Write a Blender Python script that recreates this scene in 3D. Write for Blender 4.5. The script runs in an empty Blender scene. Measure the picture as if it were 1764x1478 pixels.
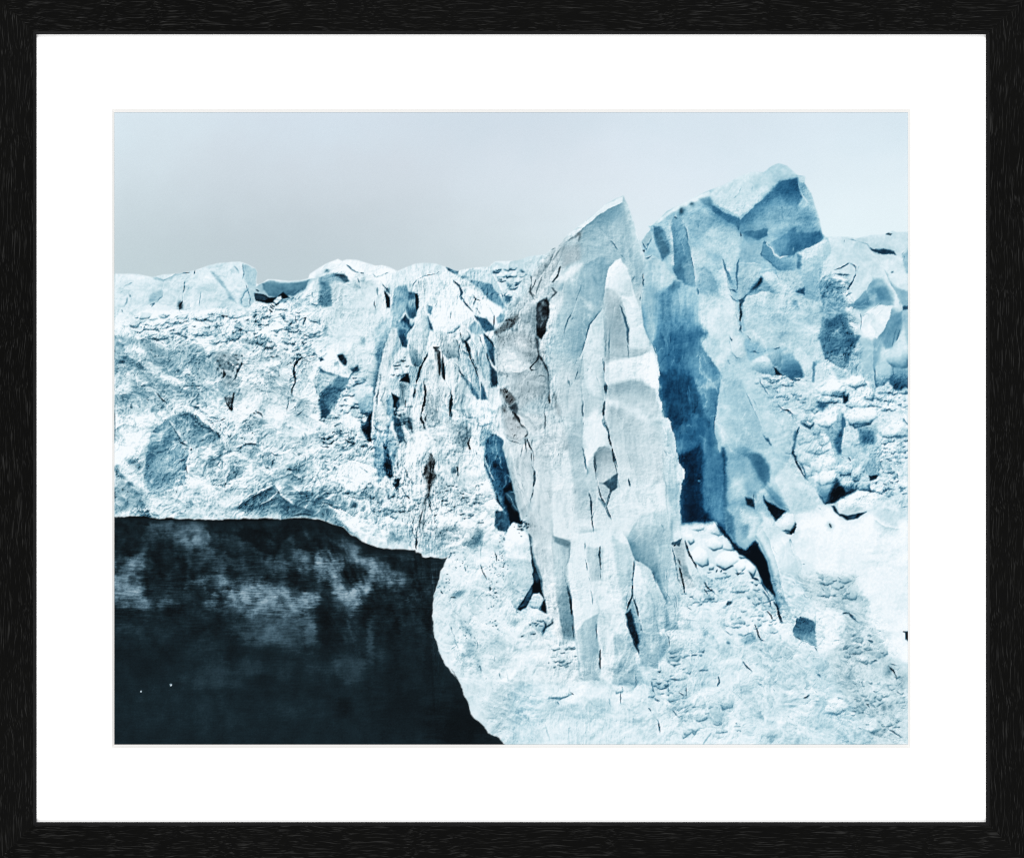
# A framed photographic print, seen head-on: black ash-grain frame, white mat with a
# bevelled window, and a flat photographic print of a glacier front.  The print is a real
# flat sheet; its ink (the glacier picture) is computed here and stored per vertex.
import numpy as np, math

S = 0.75                                # ink samples per photograph pixel
X0, Y0, X1, Y1 = 197.0, 194.0, 1564.5, 1282.0
W = int(round((X1 - X0) * S)) + 1
H = int(round((Y1 - Y0) * S)) + 1
f32 = np.float32
gx, gy = np.meshgrid(X0 + np.arange(W) / S, Y0 + np.arange(H) / S)
gx = gx.astype(f32); gy = gy.astype(f32)

# ---------------------------------------------------------------- noise
def perlin(x, y, seed):
    r = np.random.RandomState(seed)
    a = r.rand(256, 256) * 2 * np.pi
    gxx, gyy = np.cos(a).astype(f32), np.sin(a).astype(f32)
    xi = np.floor(x).astype(np.int32); yi = np.floor(y).astype(np.int32)
    fx = (x - xi).astype(f32); fy = (y - yi).astype(f32)
    u = fx * fx * fx * (fx * (fx * 6 - 15) + 10); v = fy * fy * fy * (fy * (fy * 6 - 15) + 10)
    def g(dx, dy):
        i, j = (yi + dy) & 255, (xi + dx) & 255
        return gxx[i, j] * (fx - dx) + gyy[i, j] * (fy - dy)
    a0 = g(0, 0); a0 = a0 + u * (g(1, 0) - a0)
    a1 = g(0, 1); a1 = a1 + u * (g(1, 1) - a1)
    return (a0 + v * (a1 - a0)) * 1.5

def fbm(x, y, lam, oct=5, seed=0, gain=.5, ridge=False):
    s = 0; amp = 1.0; t = 0
    for o in range(oct):
        n = perlin(x / lam, y / lam, seed + o * 17)
        if ridge: n = 1 - 2 * np.abs(n)
        s = s + amp * n; t += amp; amp *= gain; lam *= .5
    return (s / t).astype(f32)

def blur(a, r):                         # three box passes
    k = max(1, int(r * S))
    for _ in range(2):
        for ax in (0, 1):
            p = [(0, 0), (0, 0)]; p[ax] = (k + 1, k)
            c = np.cumsum(np.pad(a, p, mode='edge').astype(np.float64), axis=ax)
            n = 2 * k + 1
            a = ((c[n:] - c[:-n]) if ax == 0 else (c[:, n:] - c[:, :-n])) / n
    return a.astype(f32)

def worley(x, y, lam, seed):
    r = np.random.RandomState(seed); N = 256
    jx, jy, rv = r.rand(N, N).astype(f32), r.rand(N, N).astype(f32), r.rand(N, N).astype(f32)
    x = x / lam; y = y / lam
    xi = np.floor(x).astype(np.int32); yi = np.floor(y).astype(np.int32)
    f1 = np.full(x.shape, 9, f32); f2 = f1.copy(); dx1 = np.zeros_like(f1); dy1 = dx1.copy(); id1 = dx1.copy()
    for dy in (-1, 0, 1):
        for dx in (-1, 0, 1):
            i, j = (yi + dy) & 255, (xi + dx) & 255
            ex = x - (xi + dx + jx[i, j]); ey = y - (yi + dy + jy[i, j])
            d = np.sqrt(ex * ex + ey * ey)
            m = d < f1
            f2 = np.where(m, f1, np.minimum(f2, d))
            dx1 = np.where(m, ex, dx1); dy1 = np.where(m, ey, dy1); id1 = np.where(m, rv[i, j], id1)
            f1 = np.minimum(f1, d)
    return f1, f2, dx1, dy1, id1

# wobble that roughens every traced outline a little
wx = 2.2 * fbm(gx, gy, 34, 4, 101, .6); wy = 2.2 * fbm(gx, gy, 34, 4, 202, .6)
wx = wx * 1.5; wy = wy * 1.5

# ---------------------------------------------------------------- ink layers
Lm = np.full((H, W), .86, f32)          # tone
Tm = np.zeros((H, W), f32)              # hue: -1 warm grey grit, +1 glacier blue
ch = {k: np.zeros((H, W), f32) for k in 'nvdrfc'}   # texture amounts

TILES = dict(A=(197, 430), B=(197, 650), C=(550, 430), D=(550, 690), E=(850, 330), F=(850, 600), G=(740, 880),
             H=(1093, 270), I=(1093, 540), J=(1260, 390), K=(1260, 640), L=(1050, 800), M=(1260, 990), N=(930, 1000), Q=(544, 434), X=(850, 327), Y=(1210, 500), Z=(850, 560), U=(197, 560), V=(1090, 780))
ZOOM = dict(Q=.2041, X=.2707, Y=.2707, Z=.635, U=.418, V=.5)
def pts(t, s):
    q = np.array([[float(v) for v in p.split(',')] for p in s.split()], f32)
    if t == 'T': return q
    if t == 'W': return q * f32(.4002) + np.array([197, 870], f32)
    return q * f32(ZOOM.get(t, .20025)) + np.array(TILES[t], f32)

def box(q, m):
    j0 = int((q[:, 0].min() - m - X0) * S); j1 = int((q[:, 0].max() + m - X0) * S) + 2
    i0 = int((q[:, 1].min() - m - Y0) * S); i1 = int((q[:, 1].max() + m - Y0) * S) + 2
    j0, i0, j1, i1 = max(j0, 0), max(i0, 0), min(j1, W), min(i1, H)
    return None if j0 >= j1 or i0 >= i1 else (slice(i0, i1), slice(j0, j1))

def seg_dist(q, x, y, closed):
    """distance to polyline, side sign (+ right of travel), fraction along it"""
    n = len(q); best = np.full(x.shape, 1e9, f32); side = np.zeros_like(best); par = np.zeros_like(best)
    m = n if closed else n - 1
    ln = [float(np.hypot(*(q[(k + 1) % n] - q[k]))) + 1e-6 for k in range(m)]
    tot = sum(ln); acc = 0
    for k in range(m):
        a = q[k]; b = q[(k + 1) % n]; d = b - a
        t = np.clip(((x - a[0]) * d[0] + (y - a[1]) * d[1]) / (ln[k] ** 2), 0, 1)
        ex = x - a[0] - t * d[0]; ey = y - a[1] - t * d[1]
        dd = ex * ex + ey * ey
        c = d[0] * (y - a[1]) - d[1] * (x - a[0])
        mm = dd < best
        best = np.where(mm, dd, best); side = np.where(mm, c, side); par = np.where(mm, (acc + t * ln[k]) / tot, par)
        acc += ln[k]
    return np.sqrt(best), np.sign(side), par

def inside(q, x, y):
    c = np.zeros(x.shape, bool); n = len(q)
    for k in range(n):
        a, b = q[k], q[(k + 1) % n]
        if a[1] == b[1]: continue
        c ^= ((a[1] > y) != (b[1] > y)) & (x < (b[0] - a[0]) * (y - a[1]) / (b[1] - a[1]) + a[0])
    return c

def mask_poly(q, s, wob):
    b = box(q, s * 2.5 + 6)
    if b is None: return None, None
    x = gx[b] + wx[b] * wob; y = gy[b] + wy[b] * wob
    d, _, _ = seg_dist(q, x, y, True)
    sd = np.where(inside(q, x, y), d, -d)
    return b, np.clip(.5 + sd / (2 * s), 0, 1)

def put(b, m, L=None, T=None):
    if L is not None: Lm[b] = Lm[b] * (1 - m) + L * m
    if T is not None: Tm[b] = Tm[b] * (1 - m) + T * m

def P(t, s_, L=None, T=None, s=1.6, a=1, w=1, g=None):
    """filled area; g='x0,y0 x1,y1', L=(L0,L1) gives a ramp along that line"""
    q = pts(t, s_); b, m = mask_poly(q, s, w)
    if b is None: return
    m = m * m * (3 - 2 * m) * a
    if g is not None:
        p = pts(t, g); d = p[1] - p[0]
        u = np.clip(((gx[b] - p[0, 0]) * d[0] + (gy[b] - p[0, 1]) * d[1]) / float(d @ d), 0, 1)
        u = u * u * (3 - 2 * u)
        L = L[0] + (L[1] - L[0]) * u
    put(b, m, L, T)

def E(t, s_, d, L, a=.8, side=1, T=None, w=1, p=1.0, sf=1.2):
    """shade that starts crisply on a line and fades over d pixels to one side (+1 = right of travel)"""
    q = pts(t, s_); b = box(q, d * 3 + 6 + sf)
    if b is None: return
    x = gx[b] + wx[b] * w; y = gy[b] + wy[b] * w
    dd, sg, u = seg_dist(q, x, y, False)
    sd = dd * sg * side
    m = np.where(sd >= 0, np.exp(-(dd / d) ** p), np.clip(1 - dd / sf, 0, 1) ** 1.5)
    m = m * np.clip(np.minimum(u, 1 - u) * 8, 0, 1) * a
    put(b, m, L, T)

LATE = []
def K(t, s_, wd, L=.15, a=.95, T=None, w=1, soft=.8, tap=1, late=0):
    """a crack or line of width wd with tapering ends; drawn again over the surface texture"""
    if not late and LATE is not None: LATE.append((t, s_, wd * .5, max(L, .15), a * .8, T, w * 1.3, min(soft, .9) * .8, tap))
    if t in 'MNG': wd *= .72; L = max(L, .27)
    q = pts(t, s_); b = box(q, wd * 2 + soft * 3 + 6)
    if b is None: return
    x = gx[b] + wx[b] * w; y = gy[b] + wy[b] * w
    dd, sg, u = seg_dist(q, x, y, False)
    brk = np.clip(1.0 + .5 * wx[b] + .35 * wy[b], .25, 1.15)
    prof = (np.clip(4 * u * (1 - u), 0, 1) ** .6 if tap else 1) * np.clip(1 + .9 * wy[b], .2, 1.7)
    half = np.maximum(wd * (.36 if late else .3) * prof, .05)
    if late:                            # the lit lip beside the crack
        lip = np.exp(-((dd - half - 1.1) / .9) ** 2) * (sg < 0) * np.clip(4 * u * (1 - u), 0, 1) * .3 * np.clip((Lm[b] - .55) * 5, 0, 1) * (L < .45); put(b, lip, .95)
    m = np.clip((half - dd) / (2 * soft) + .5, 0, 1) * a * np.clip(half * 1.5, 0, 1)
    if tap: m = m * np.minimum(brk, 1)
    put(b, m, L, T)

def B(t, x, y, rx, ry, L, a=.7, ang=0, T=None):
    """soft oval tone; radii in photo pixels"""
    c = pts(t, f'{x},{y}')[0]; b = box(c[None], max(rx, ry) * 2.6)
    if b is None: return
    ca, sa = math.cos(math.radians(ang)), math.sin(math.radians(ang))
    ex = gx[b] + 2 * wx[b] - c[0]; ey = gy[b] + 2 * wy[b] - c[1]
    m = np.exp(-(((ex * ca + ey * sa) / rx) ** 2 + ((ey * ca - ex * sa) / ry) ** 2)) * a
    put(b, m, L, T)

def C(t, s_, L=.93, dark=.5, d=5, T=None, crev=.25, cw=1.6):
    """a lump of ice: bright above, shaded below, thin crevice along its underside; outline traced clockwise from its left end over the top"""
    q = pts(t, s_); b, m = mask_poly(q, 1.2, 1)
    if b is None: return
    cx, cy = q.mean(0); hy = max(float(np.ptp(q[:, 1])), 3); hx = max(float(np.ptp(q[:, 0])), 3)
    v = np.clip((gy[b] - (cy - hy / 2)) / hy + .25 * (gx[b] - cx) / hx, 0, 1.2)
    x = gx[b] + wx[b]; y = gy[b] + wy[b]
    dd, _, _ = seg_dist(q, x, y, True)
    low = np.clip((gy[b] - cy) / hy * 2 + .4 * (gx[b] - cx) / hx, 0, 1)
    LL = L - .10 * v ** 2 - (L - dark) * low * np.exp(-dd / d)
    put(b, m, LL, T)
    k = np.exp(-(dd / cw) ** 2) * np.clip(low * 1.4 - .2, 0, 1) * .85
    put(b, k, crev)

def TX(k, t, s_, amt, s=14):
    q = pts(t, s_); b, m = mask_poly(q, s, 2)
    if b is None: return
    m = m * m * (3 - 2 * m)
    ch[k][b] = ch[k][b] * (1 - m) + amt * m

rs = np.random.RandomState(21)
def lumps(t, cx, cy, sx, sy, n, r0, r1, L0=.93, T=.4, crev=.42, dk=.6):
    for _ in range(n):
        x, y = cx + (rs.rand() * 2 - 1) * sx, cy + (rs.rand() * 2 - 1) * sy; r = r0 + (r1 - r0) * rs.rand() ** 2
        m = 5 + rs.randint(3); th = (np.arange(m) + .7 * rs.rand(m)) / m * 6.28; rr = r * (.6 + .75 * rs.rand(m))
        s_ = ' '.join(f'{x + q * math.cos(u) * 1.25:.0f},{y + q * math.sin(u) * .85:.0f}' for q, u in zip(rr, th))
        C(t, s_, L0 - .1 * rs.rand(), dk, max(2, r * .05), T, crev, 1.1)
def ledges(cx, cy, sx, sy, n, ang, spread, l0, l1, d, L, a=.55, T=None, lit=1):
    """broken ledges: crisp on one side, shade fading below, a lit lip above"""
    for _ in range(n):
        x, y = cx + (rs.rand() * 2 - 1) * sx, cy + (rs.rand() * 2 - 1) * sy
        th = math.radians(ang + spread * rs.randn()); ln = l0 + (l1 - l0) * rs.rand() ** 1.6; q = []
        for k in range(5):
            u = k / 4 - .5; o = ln * .10 * rs.randn()
            q.append(f'{x + ln * u * math.cos(th) - o * math.sin(th):.1f},{y + ln * u * math.sin(th) + o * math.cos(th) - ln * .15 * (1 - 4 * u * u):.1f}')
        s_ = ' '.join(q); dd = d * (.5 + .9 * rs.rand()); sd = 1 if abs(ang) < 60 or rs.rand() < .5 else -1
        E('T', s_, dd, L + .14 * rs.rand(), a * (.5 + .6 * rs.rand()), sd, T, 1.2, .9)
        if lit: E('T', s_, dd * .55, .95, a * .6, -sd, None, 1.2, .9)
# ================================================================ the picture, back to front
# ---- outlines of ice against sky and against water (photo pixels, from the tiles)
def J_(*a): return np.concatenate([pts(t, s) for t, s in a])
SKYLINE = J_(('A', '-60,212 0,210 130,208 220,215 330,238 420,215 580,203 690,180 800,140 880,118 1010,108 1080,105 1150,130 1215,165 1228,190 1222,290 1240,300 1275,285 1320,255 1400,260 1500,272 1600,264 1665,250 1680,210'),
  ('C', '0,155 60,120 160,80 200,98 240,84 320,90 400,115 480,140 540,135 600,150 672,186 740,155 820,125 900,115 1000,120 1095,150 1190,185 1260,165 1400,150 1460,150 1480,125 1510,105'),
  ('E', '0,602 100,600 210,595 300,560 400,545 450,540 490,500 540,485 575,455 610,410 650,365 700,322 760,275 870,195 960,115 1040,65 1115,35 1125,42 1140,85 1155,115 1170,160 1192,212 1215,290 1230,360 1242,395 1264,432'),
  ('H', '60,720 95,670 135,625 112,600 118,590 135,600 150,590 200,540 280,470 400,410 500,355 620,300 750,250 880,185 980,140 1050,133 1110,135 1180,80 1240,58 1310,78 1370,135 1400,160 1440,162 1470,170 1465,230 1525,320 1545,390 1560,440 1590,520 1600,590 1620,670'),
  ('J', '800,72 830,92 920,90 1000,92 1080,105 1200,75 1320,70 1350,48 1390,40 1420,52 1517,48 1560,48'))
WATERLINE = J_(('B', '-60,1195 0,1195 130,1195 310,1202 380,1215 600,1216 760,1218 1000,1222 1300,1218 1500,1207'),
  ('D', '0,1030 60,1035 130,1066 210,1100 270,1150 340,1195 400,1222 470,1245 540,1262 600,1275 720,1285 820,1290 835,1308 878,1312 885,1340 915,1345 960,1338 1000,1352 1085,1362'),
  ('G', '150,400 120,480 95,520 75,600 50,660 35,760 24,820 25,900 35,960 25,990 45,1080 70,1130 75,1200 110,1260 130,1320 170,1370 190,1400 240,1430'),
  ('W', '1450,705 1480,750 1500,800 1520,850 1535,895 1560,920 1590,945 1610,975 1650,1000 1685,1040'))
ICE = np.concatenate([SKYLINE, np.array([[1600, 1320], [880, 1320]], f32), WATERLINE[::-1]])

# ---- broad masses -------------------------------------------------------------------
P('T', '150,300 900,300 900,1290 150,1290', .88, 0)
P('T', '880,250 1600,250 1600,1290 880,1290', .85, .35, s=20)
# upper left block
P('A', '0,210 330,238 580,203 690,180 690,560 300,520 0,620', .87, .2, s=6)
P('A', '560,200 880,118 1080,105 1110,250 1150,320 1165,490 1000,540 700,560 600,540', .86, .25, s=4)
P('A', '1100,128 1215,165 1226,200 1220,310 1200,440 1165,490 1150,320 1105,250', .76, .4)
P('A', '830,180 900,230 1000,380 1050,470 990,430 940,330 870,260', .72, .3, s=3)
P('A', '720,320 900,300 960,380 960,480 760,480', .83, .2, s=10)
P('A', '290,400 420,330 418,400 370,450 310,470', .77, .3, s=3)
E('A', '330,238 420,262 520,215 580,205', 3, .62, .7, 1, .4)
P('A', '1085,490 1100,410 1165,335 1165,490 1120,500', .78, .4, s=1)
E('A', '1090,490 1092,430 1120,375 1165,335', 3, .45, .8, -1, .5)
K('A', '1100,128 1108,200 1102,255 1140,310 1160,370 1165,490', 2.5, .28, T=.5)
K('A', '605,265 598,340 588,400 590,440 570,480 560,530 575,552', 2.6, .08, T=-.6)
B('A', 575, 490, 4, 9, .3, .8, 0, -1)
K('A', '430,262 408,330 420,370 410,410 370,450', 1.6, .4); K('A', '305,480 350,465 320,500', 2, .45)
K('A', '640,300 635,380 610,440', 1, .62); K('A', '745,360 735,440 740,490', 1.6, .5); K('A', '690,180 684,215', 2, .2); K('A', '585,208 650,200', 1.4, .3)
K('A', '60,340 100,305 160,288', 2, .62); K('A', '110,410 95,490', 1.6, .6); K('A', '1020,140 1060,180 1080,220', 2, .6)
K('A', '20,380 80,350', 2, .7); K('A', '70,520 66,545', 1.5, .45); K('A', '130,385 135,415', 1.2, .4); K('A', '900,270 930,310 980,350', 3, .68, soft=1.5)
# slab in the notch
P('A', '1210,330 1275,285 1330,255 1500,272 1670,252 1760,250 1760,470 1300,470 1200,430', .72, .3)
P('A', '1275,290 1330,262 1420,280 1500,288 1600,280 1670,262 1640,335 1550,400 1480,392 1400,412 1330,400 1285,350', .52, .2, s=2)
E('A', '1275,285 1330,255 1500,272 1670,252', 3.4, .9, .95, 1)
B('A', 1540, 330, 14, 6, .62, .6); B('A', 1310, 340, 8, 8, .6, .5)
P('A', '1210,375 1260,385 1340,412 1400,412 1450,365 1512,418 1440,430 1380,462 1320,468 1215,440', .13, -.1)
P('A', '1205,380 1260,390 1330,420 1300,450 1210,440', .3, 0)
K('A', '1215,340 1250,365', 2, .2)
C('A', '1370,450 1400,410 1430,400 1440,430 1400,480', .93, .7, 3)
P('A', '1500,430 1640,350 1763,200 1763,560 1500,520', .87, .15, s=4)
P('A', '1520,500 1600,420 1680,410 1680,450 1560,520', .74, .2, s=2); K('A', '1700,370 1710,415', 1.8, .3)
# ---- peak and saddle
P('C', '0,155 160,80 200,98 240,84 400,115 540,135 672,186 640,300 480,300 260,240 120,200 0,240', .93, 0, s=3)
P('C', '0,240 100,205 200,212 258,268 215,290 125,300 105,400 100,480 30,490 0,470', .7, .3, s=3)
P('C', '175,215 225,225 262,268 205,288 190,250', .36, .1, s=2.5)
B('C', 60, 350, 9, 9, .55, .6); B('C', 30, 300, 6, 5, .45, .6); B('C', 70, 180, 4, 3, .5, .8); B('C', 70, 470, 8, 4, .5, .5)
P('C', '100,300 330,290 480,260 520,330 500,560 240,640 100,560', .84, 0, s=10)
P('C', '270,290 330,300 345,350 300,330', .74, 0, s=3); P('C', '350,260 400,245 395,300 360,300', .78, 0, s=3)
K('C', '225,120 290,180 345,212', 3.2, .5, T=.5); K('C', '160,140 205,98', 3, .58, T=.4)
K('C', '455,212 490,236 605,195', 1.5, .3); K('C', '325,235 345,290 350,345', 2.2, .32); K('C', '345,200 380,215', 2, .3)
K('C', '520,260 560,320 610,385', 3, .4, T=.2); B('C', 590, 365, 5, 4, .5, .7)
K('C', '500,320 505,400', 4, .55, soft=1.5); K('C', '468,420 470,480 485,520', 1.5, .35)
# second dome
P('C', '600,280 672,186 820,125 1000,120 1190,188 1230,300 1140,260 1010,430 940,590 830,500 760,420 640,400', .9, .1, s=3)
P('C', '780,240 950,200 830,260 760,380 700,420 690,330', .84, .1, s=6)
P('C', '840,270 960,240 930,330 900,450 830,390', .82, -.2, s=6)
K('C', '850,258 905,225 985,212 1045,188', 2.4, .28); K('C', '905,205 915,225', 1.5, .3); K('C', '945,205 955,222', 1.5, .3)
K('C', '780,345 850,262', 1.3, .4); K('C', '895,310 900,360', 2.4, .2); K('C', '1150,255 1190,310 1215,330', 1.6, .3)
P('C', '1095,150 1195,185 1185,215 1140,200 1105,180', .5, .4)
P('C', '1190,230 1300,168 1470,180 1570,330 1625,490 1590,560 1480,440 1290,280', .8, .3, s=2)
P('C', '1290,270 1380,280 1480,305 1540,390 1605,500 1580,500 1510,455 1420,395 1375,335', .6, .5, s=2)
P('C', '1210,235 1260,215 1290,240 1230,255', .64, .3)
K('C', '1475,185 1560,330 1610,480', 2, .93); K('C', '1290,275 1370,330 1420,395 1530,470', 1.5, .93)
# far blocks at the right of the dome
P('C', '1462,150 1510,105 1600,130 1763,85 1763,400 1640,470 1600,440 1570,330 1490,180', .82, .25, s=2)
for s_ in ('1490,160 1530,130 1565,165 1545,205 1505,195', '1590,200 1620,160 1655,180 1645,230 1610,240', '1660,180 1690,130 1710,170 1695,230 1670,240', '1525,215 1560,195 1600,220 1570,250 1535,245', '1590,310 1640,290 1690,340 1650,350 1600,340', '1600,380 1640,360 1670,390 1640,410 1610,410', '1680,270 1720,250 1720,300 1690,310'):
    C('C', s_, .9, .5, 4, .3, .3)
for x, y, r in ((1505, 195, 3), (1620, 310, 5), (1690, 300, 4), (1620, 430, 6), (1745, 195, 4), (1660, 230, 3), (1600, 395, 3)): B('C', x, y, r, r, .3, .8, 0, .4)
K('C', '1745,195 1763,185', 2, .2)
# ---- left face: snowy shelf, then rough grey-blue wall
P('A', '0,610 300,520 600,560 1000,540 1763,560 1763,900 1200,860 600,790 0,760', .92, .1, s=10)
P('A', '0,770 250,750 500,800 700,800 900,860 1100,900 1100,1100 1200,1300 800,1300 500,1340 200,1478 0,1478', .76, 0, s=14)
P('A', '1100,900 1763,820 1763,1478 1000,1478', .86, -.15, s=14)
P('A', '0,750 150,770 210,830 180,860 100,900 0,890', .74, .1, s=4)
for s_ in ('150,600 200,550 280,525 350,560 370,600 300,610 200,640', '180,690 220,640 290,610 345,625 340,680 260,692', '345,690 350,620 400,575 500,560 560,590 640,580 640,620 540,640 450,680', '690,590 740,530 850,510 960,515 985,550 940,580 800,605 700,610', '230,720 300,690 420,685 510,690 520,750 420,778 290,770', '520,720 560,650 640,640 760,660 790,700 770,740 620,760', '810,800 860,720 930,720 970,790 890,810', '920,700 970,670 1060,680 1090,740 1030,790 960,760', '1010,580 1080,530 1190,500 1280,520 1250,545 1130,560 1060,600', '1130,650 1150,590 1250,560 1380,580 1385,620 1300,650 1190,700 1150,690', '1060,680 1080,640 1110,650 1120,690 1080,700', '1330,660 1370,620 1430,680 1400,710 1340,690', '1180,740 1250,700 1360,710 1340,760 1270,820 1210,800', '1500,880 1560,830 1640,840 1640,900 1590,950 1530,930', '1640,840 1720,830 1763,860 1763,920 1690,900', '1610,720 1640,660 1700,630 1763,650 1763,750 1680,752', '1640,560 1700,540 1763,560 1763,640 1690,620', '1420,560 1470,480 1520,490 1530,560 1480,600', '1390,520 1430,460 1480,470 1470,520', '780,880 830,840 850,900 820,920'):
    C('A', s_, .94, .7, 4, .1, .42, 1.3)
K('A', '925,580 950,570 985,580', 3.5, .3, T=.4); K('A', '735,695 790,700', 3, .12); K('A', '915,700 945,760 968,805', 2, .2)
P('A', '1225,645 1250,630 1300,600 1345,625 1320,650 1280,645 1240,665', .42, .2)
P('A', '1110,660 1128,690 1090,700 1060,680 1090,690', .3, .3)
for s_ in ('1340,490 1370,520', '1350,480 1385,500', '1330,520 1360,545', '1600,600 1650,590 1625,660', '1560,560 1570,640', '1440,660 1500,665', '1440,690 1475,705', '1620,730 1700,760', '1620,820 1660,800', '430,535 435,555 380,575'): K('A', s_, 2, .28)
E('A', '1690,450 1740,470 1763,465', 3, .4, .8, 1)
# wall details
for x, y, rx, ry, L, a, an in ((370, 930, 22, 13, .5, .8, 30), (150, 960, 34, 7, .48, .8, 28), (640, 860, 16, 10, .56, .8, 20), (530, 900, 12, 5, .55, .6, 50), (720, 930, 20, 8, .62, .7, 20), (80, 1060, 20, 12, .68, .6, 0), (350, 1130, 14, 5, .6, .7, 35), (560, 1200, 30, 8, .66, .7, 25), (420, 1180, 20, 8, .7, .6, 30), (270, 1280, 22, 10, .62, .8, 20), (380, 1290, 12, 6, .64, .6, 0), (640, 1240, 14, 8, .62, .7, 0), (90, 1280, 14, 8, .66, .6, 0), (60, 1130, 10, 5, .6, .6, 30), (540, 1040, 8, 6, .3, .8, 30), (1300, 1080, 12, 6, .6, .7, 10), (1400, 1110, 14, 5, .68, .6, 30), (1600, 1310, 24, 8, .64, .7, 0), (1640, 1380, 12, 9, .66, .6, -40), (250, 830, 12, 8, .6, .6, 0)):
    B('A', x, y, rx, ry, L, a, an)
for x, y, rx, ry in ((250, 900, 20, 4), (120, 900, 18, 3), (430, 830, 8, 4), (200, 1130, 12, 4), (450, 1110, 16, 4), (110, 1200, 10, 3), (330, 990, 14, 3)): B('A', x, y, rx, ry, .92, .8, 25)
P('A', '870,920 950,880 1040,880 1100,890 1115,1000 1080,1080 1040,1160 1000,1190 960,1180 930,1080 880,1010', .6, -.8, s=9, a=.5)
C('A', '980,980 1000,965 1025,975 1020,995 990,1000', .9, .5, 2, -.3)
K('A', '1095,970 1070,1030 1040,1100 1000,1170', 4, .2, T=-.1); K('A', '940,1030 945,1080 935,1110', 4, .15, T=-.8)
for x, y in ((890, 960), (900, 1000), (1050, 900), (960, 920), (1090, 910), (1100, 1000), (920, 1060), (1060, 950), (880, 1020), (1010, 1050)): B('A', x, y, 2.0, 1.6, .25, .8, 0, -.6)
K('A', '950,1260 965,1330 1003,1385 1015,1310 1035,1205', 3, .12, T=-.6); P('A', '950,1265 1020,1280 1003,1375 970,1340', .58, -.8, s=3)
B('A', 1000, 1372, 2.5, 3, .05, .9)
K('A', '1640,918 1580,960 1550,1000 1545,1080 1552,1140 1528,1200 1530,1262', 3.6, .16, T=.2); K('A', '1655,965 1648,1090', 2, .15); K('A', '1692,1080 1640,1180 1615,1240', 1.6, .25)
K('A', '1500,1280 1480,1410', 1.4, .35); P('A', '1560,1000 1640,960 1640,1100 1600,1230 1560,1210', .82, 0, s=3)
K('A', '280,1160 350,1220 405,1285 452,1335', 2.6, .12); E('A', '280,1150 350,1205 405,1260', 6, .55, .6, -1)
K('A', '205,840 140,880 125,905', 2.2, .15); B('A', 147, 1340, 2.4, 5, .1, .95, -20); K('A', '345,1300 352,1330', 1.6, .15)
K('A', '800,1190 810,1250 830,1290', 1.8, .4); K('A', '705,1290 705,1340', 1, .4)
P('A', '1270,830 1320,790 1370,800 1400,840 1370,870 1300,860', .45, -.3, s=2, a=.8); C('A', '1300,830 1320,800 1360,805 1360,845 1320,850', .9, .6, 3); C('A', '1365,850 1380,830 1400,840 1395,870 1370,872', .88, .6, 3)
K('A', '1330,930 1390,925', 3, .3); K('A', '1520,1390 1555,1355 1560,1400', 1.6, .3)
for x, y, rx, ry in ((1180, 800, 14, 6), (1130, 790, 8, 4), (1400, 900, 16, 8)): B('A', x, y, rx, ry, .6, .6, 0, -.4)
# ---- lower left face
P('B', '0,560 0,330 250,330 450,285 600,268 520,320 470,345 420,400 310,450 265,600 200,690 90,720 0,770', .94, 0, s=6)
P('B', '330,440 470,350 500,450 580,580 640,640 632,700 625,900 520,940 420,990 310,1010 262,930 250,800 275,640 300,520', .66, .25, s=4)
P('B', '480,350 560,310 650,300 800,400 910,520 860,560 700,610 635,590 560,500 485,430', .7, .1, s=3)
for x, y, rx, ry, L, a, an in ((470, 560, 16, 6, .4, .8, -20), (360, 640, 16, 9, .45, .7, -30), (300, 700, 8, 14, .5, .6, 0), (520, 400, 12, 14, .42, .75, -30), (420, 870, 22, 10, .55, .6, 0), (350, 900, 10, 16, .58, .5, 0), (560, 620, 8, 10, .6, .4, 0), (690, 420, 16, 5, .5, .7, 40), (600, 350, 10, 4, .48, .7, 20), (280, 780, 6, 14, .5, .6, 0)):
    B('B', x, y, rx, ry, L, a, an, .2)
for x, y, rx, ry in ((520, 540, 10, 3), (470, 700, 18, 4), (400, 560, 8, 3), (560, 740, 14, 5)): B('B', x, y, rx, ry, .82, .6, -20)
for s_, w_ in (('640,310 720,400 840,450 915,525', 5), ('640,245 740,270 790,330 860,430 920,510', 4), ('560,340 600,320 640,330', 3)): K('B', s_, w_, .34, soft=1.6)
K('B', '860,440 920,525', 2.5, .1)
K('B', '480,400 530,470 560,530 590,570 640,592', 3.4, .22, soft=1.2); E('B', '480,400 530,470 560,530 590,570', 7, .9, .8, 1)
K('B', '630,670 612,740 628,830 622,905', 2.6, .2); K('B', '495,952 540,930 580,912 615,930', 2.2, .25); K('B', '395,1045 440,1022', 2, .25)
for s_, w_, L in (('1050,620 1080,590 1140,573 1245,582', 3.4, .3), ('1055,770 1060,820 1030,870 970,885', 3.4, .3), ('1120,945 1220,932 1305,915', 1.8, .15), ('1300,895 1305,830 1345,800', 1.6, .3), ('805,690 880,700 960,740', 2.6, .45), ('930,680 925,780 900,800', 1.5, .4), ('830,740 920,800', 1.5, .5), ('960,490 985,525 1000,490', 1.8, .2), ('910,390 960,350', 1.5, .25), ('650,625 670,615', 2.5, .15), ('710,680 780,655', 1.6, .3), ('1330,650 1380,665 1480,660', 2, .35), ('1370,710 1360,760', 1.8, .3), ('1310,770 1350,800', 1.6, .2), ('1500,630 1580,680', 1.4, .4), ('1210,290 1250,310 1280,345', 2.6, .2), ('1620,290 1560,330', 2.4, .4), ('1690,680 1763,620', 1.8, .25), ('700,200 708,250', 1, .4)): K('B', s_, w_, L)
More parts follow.
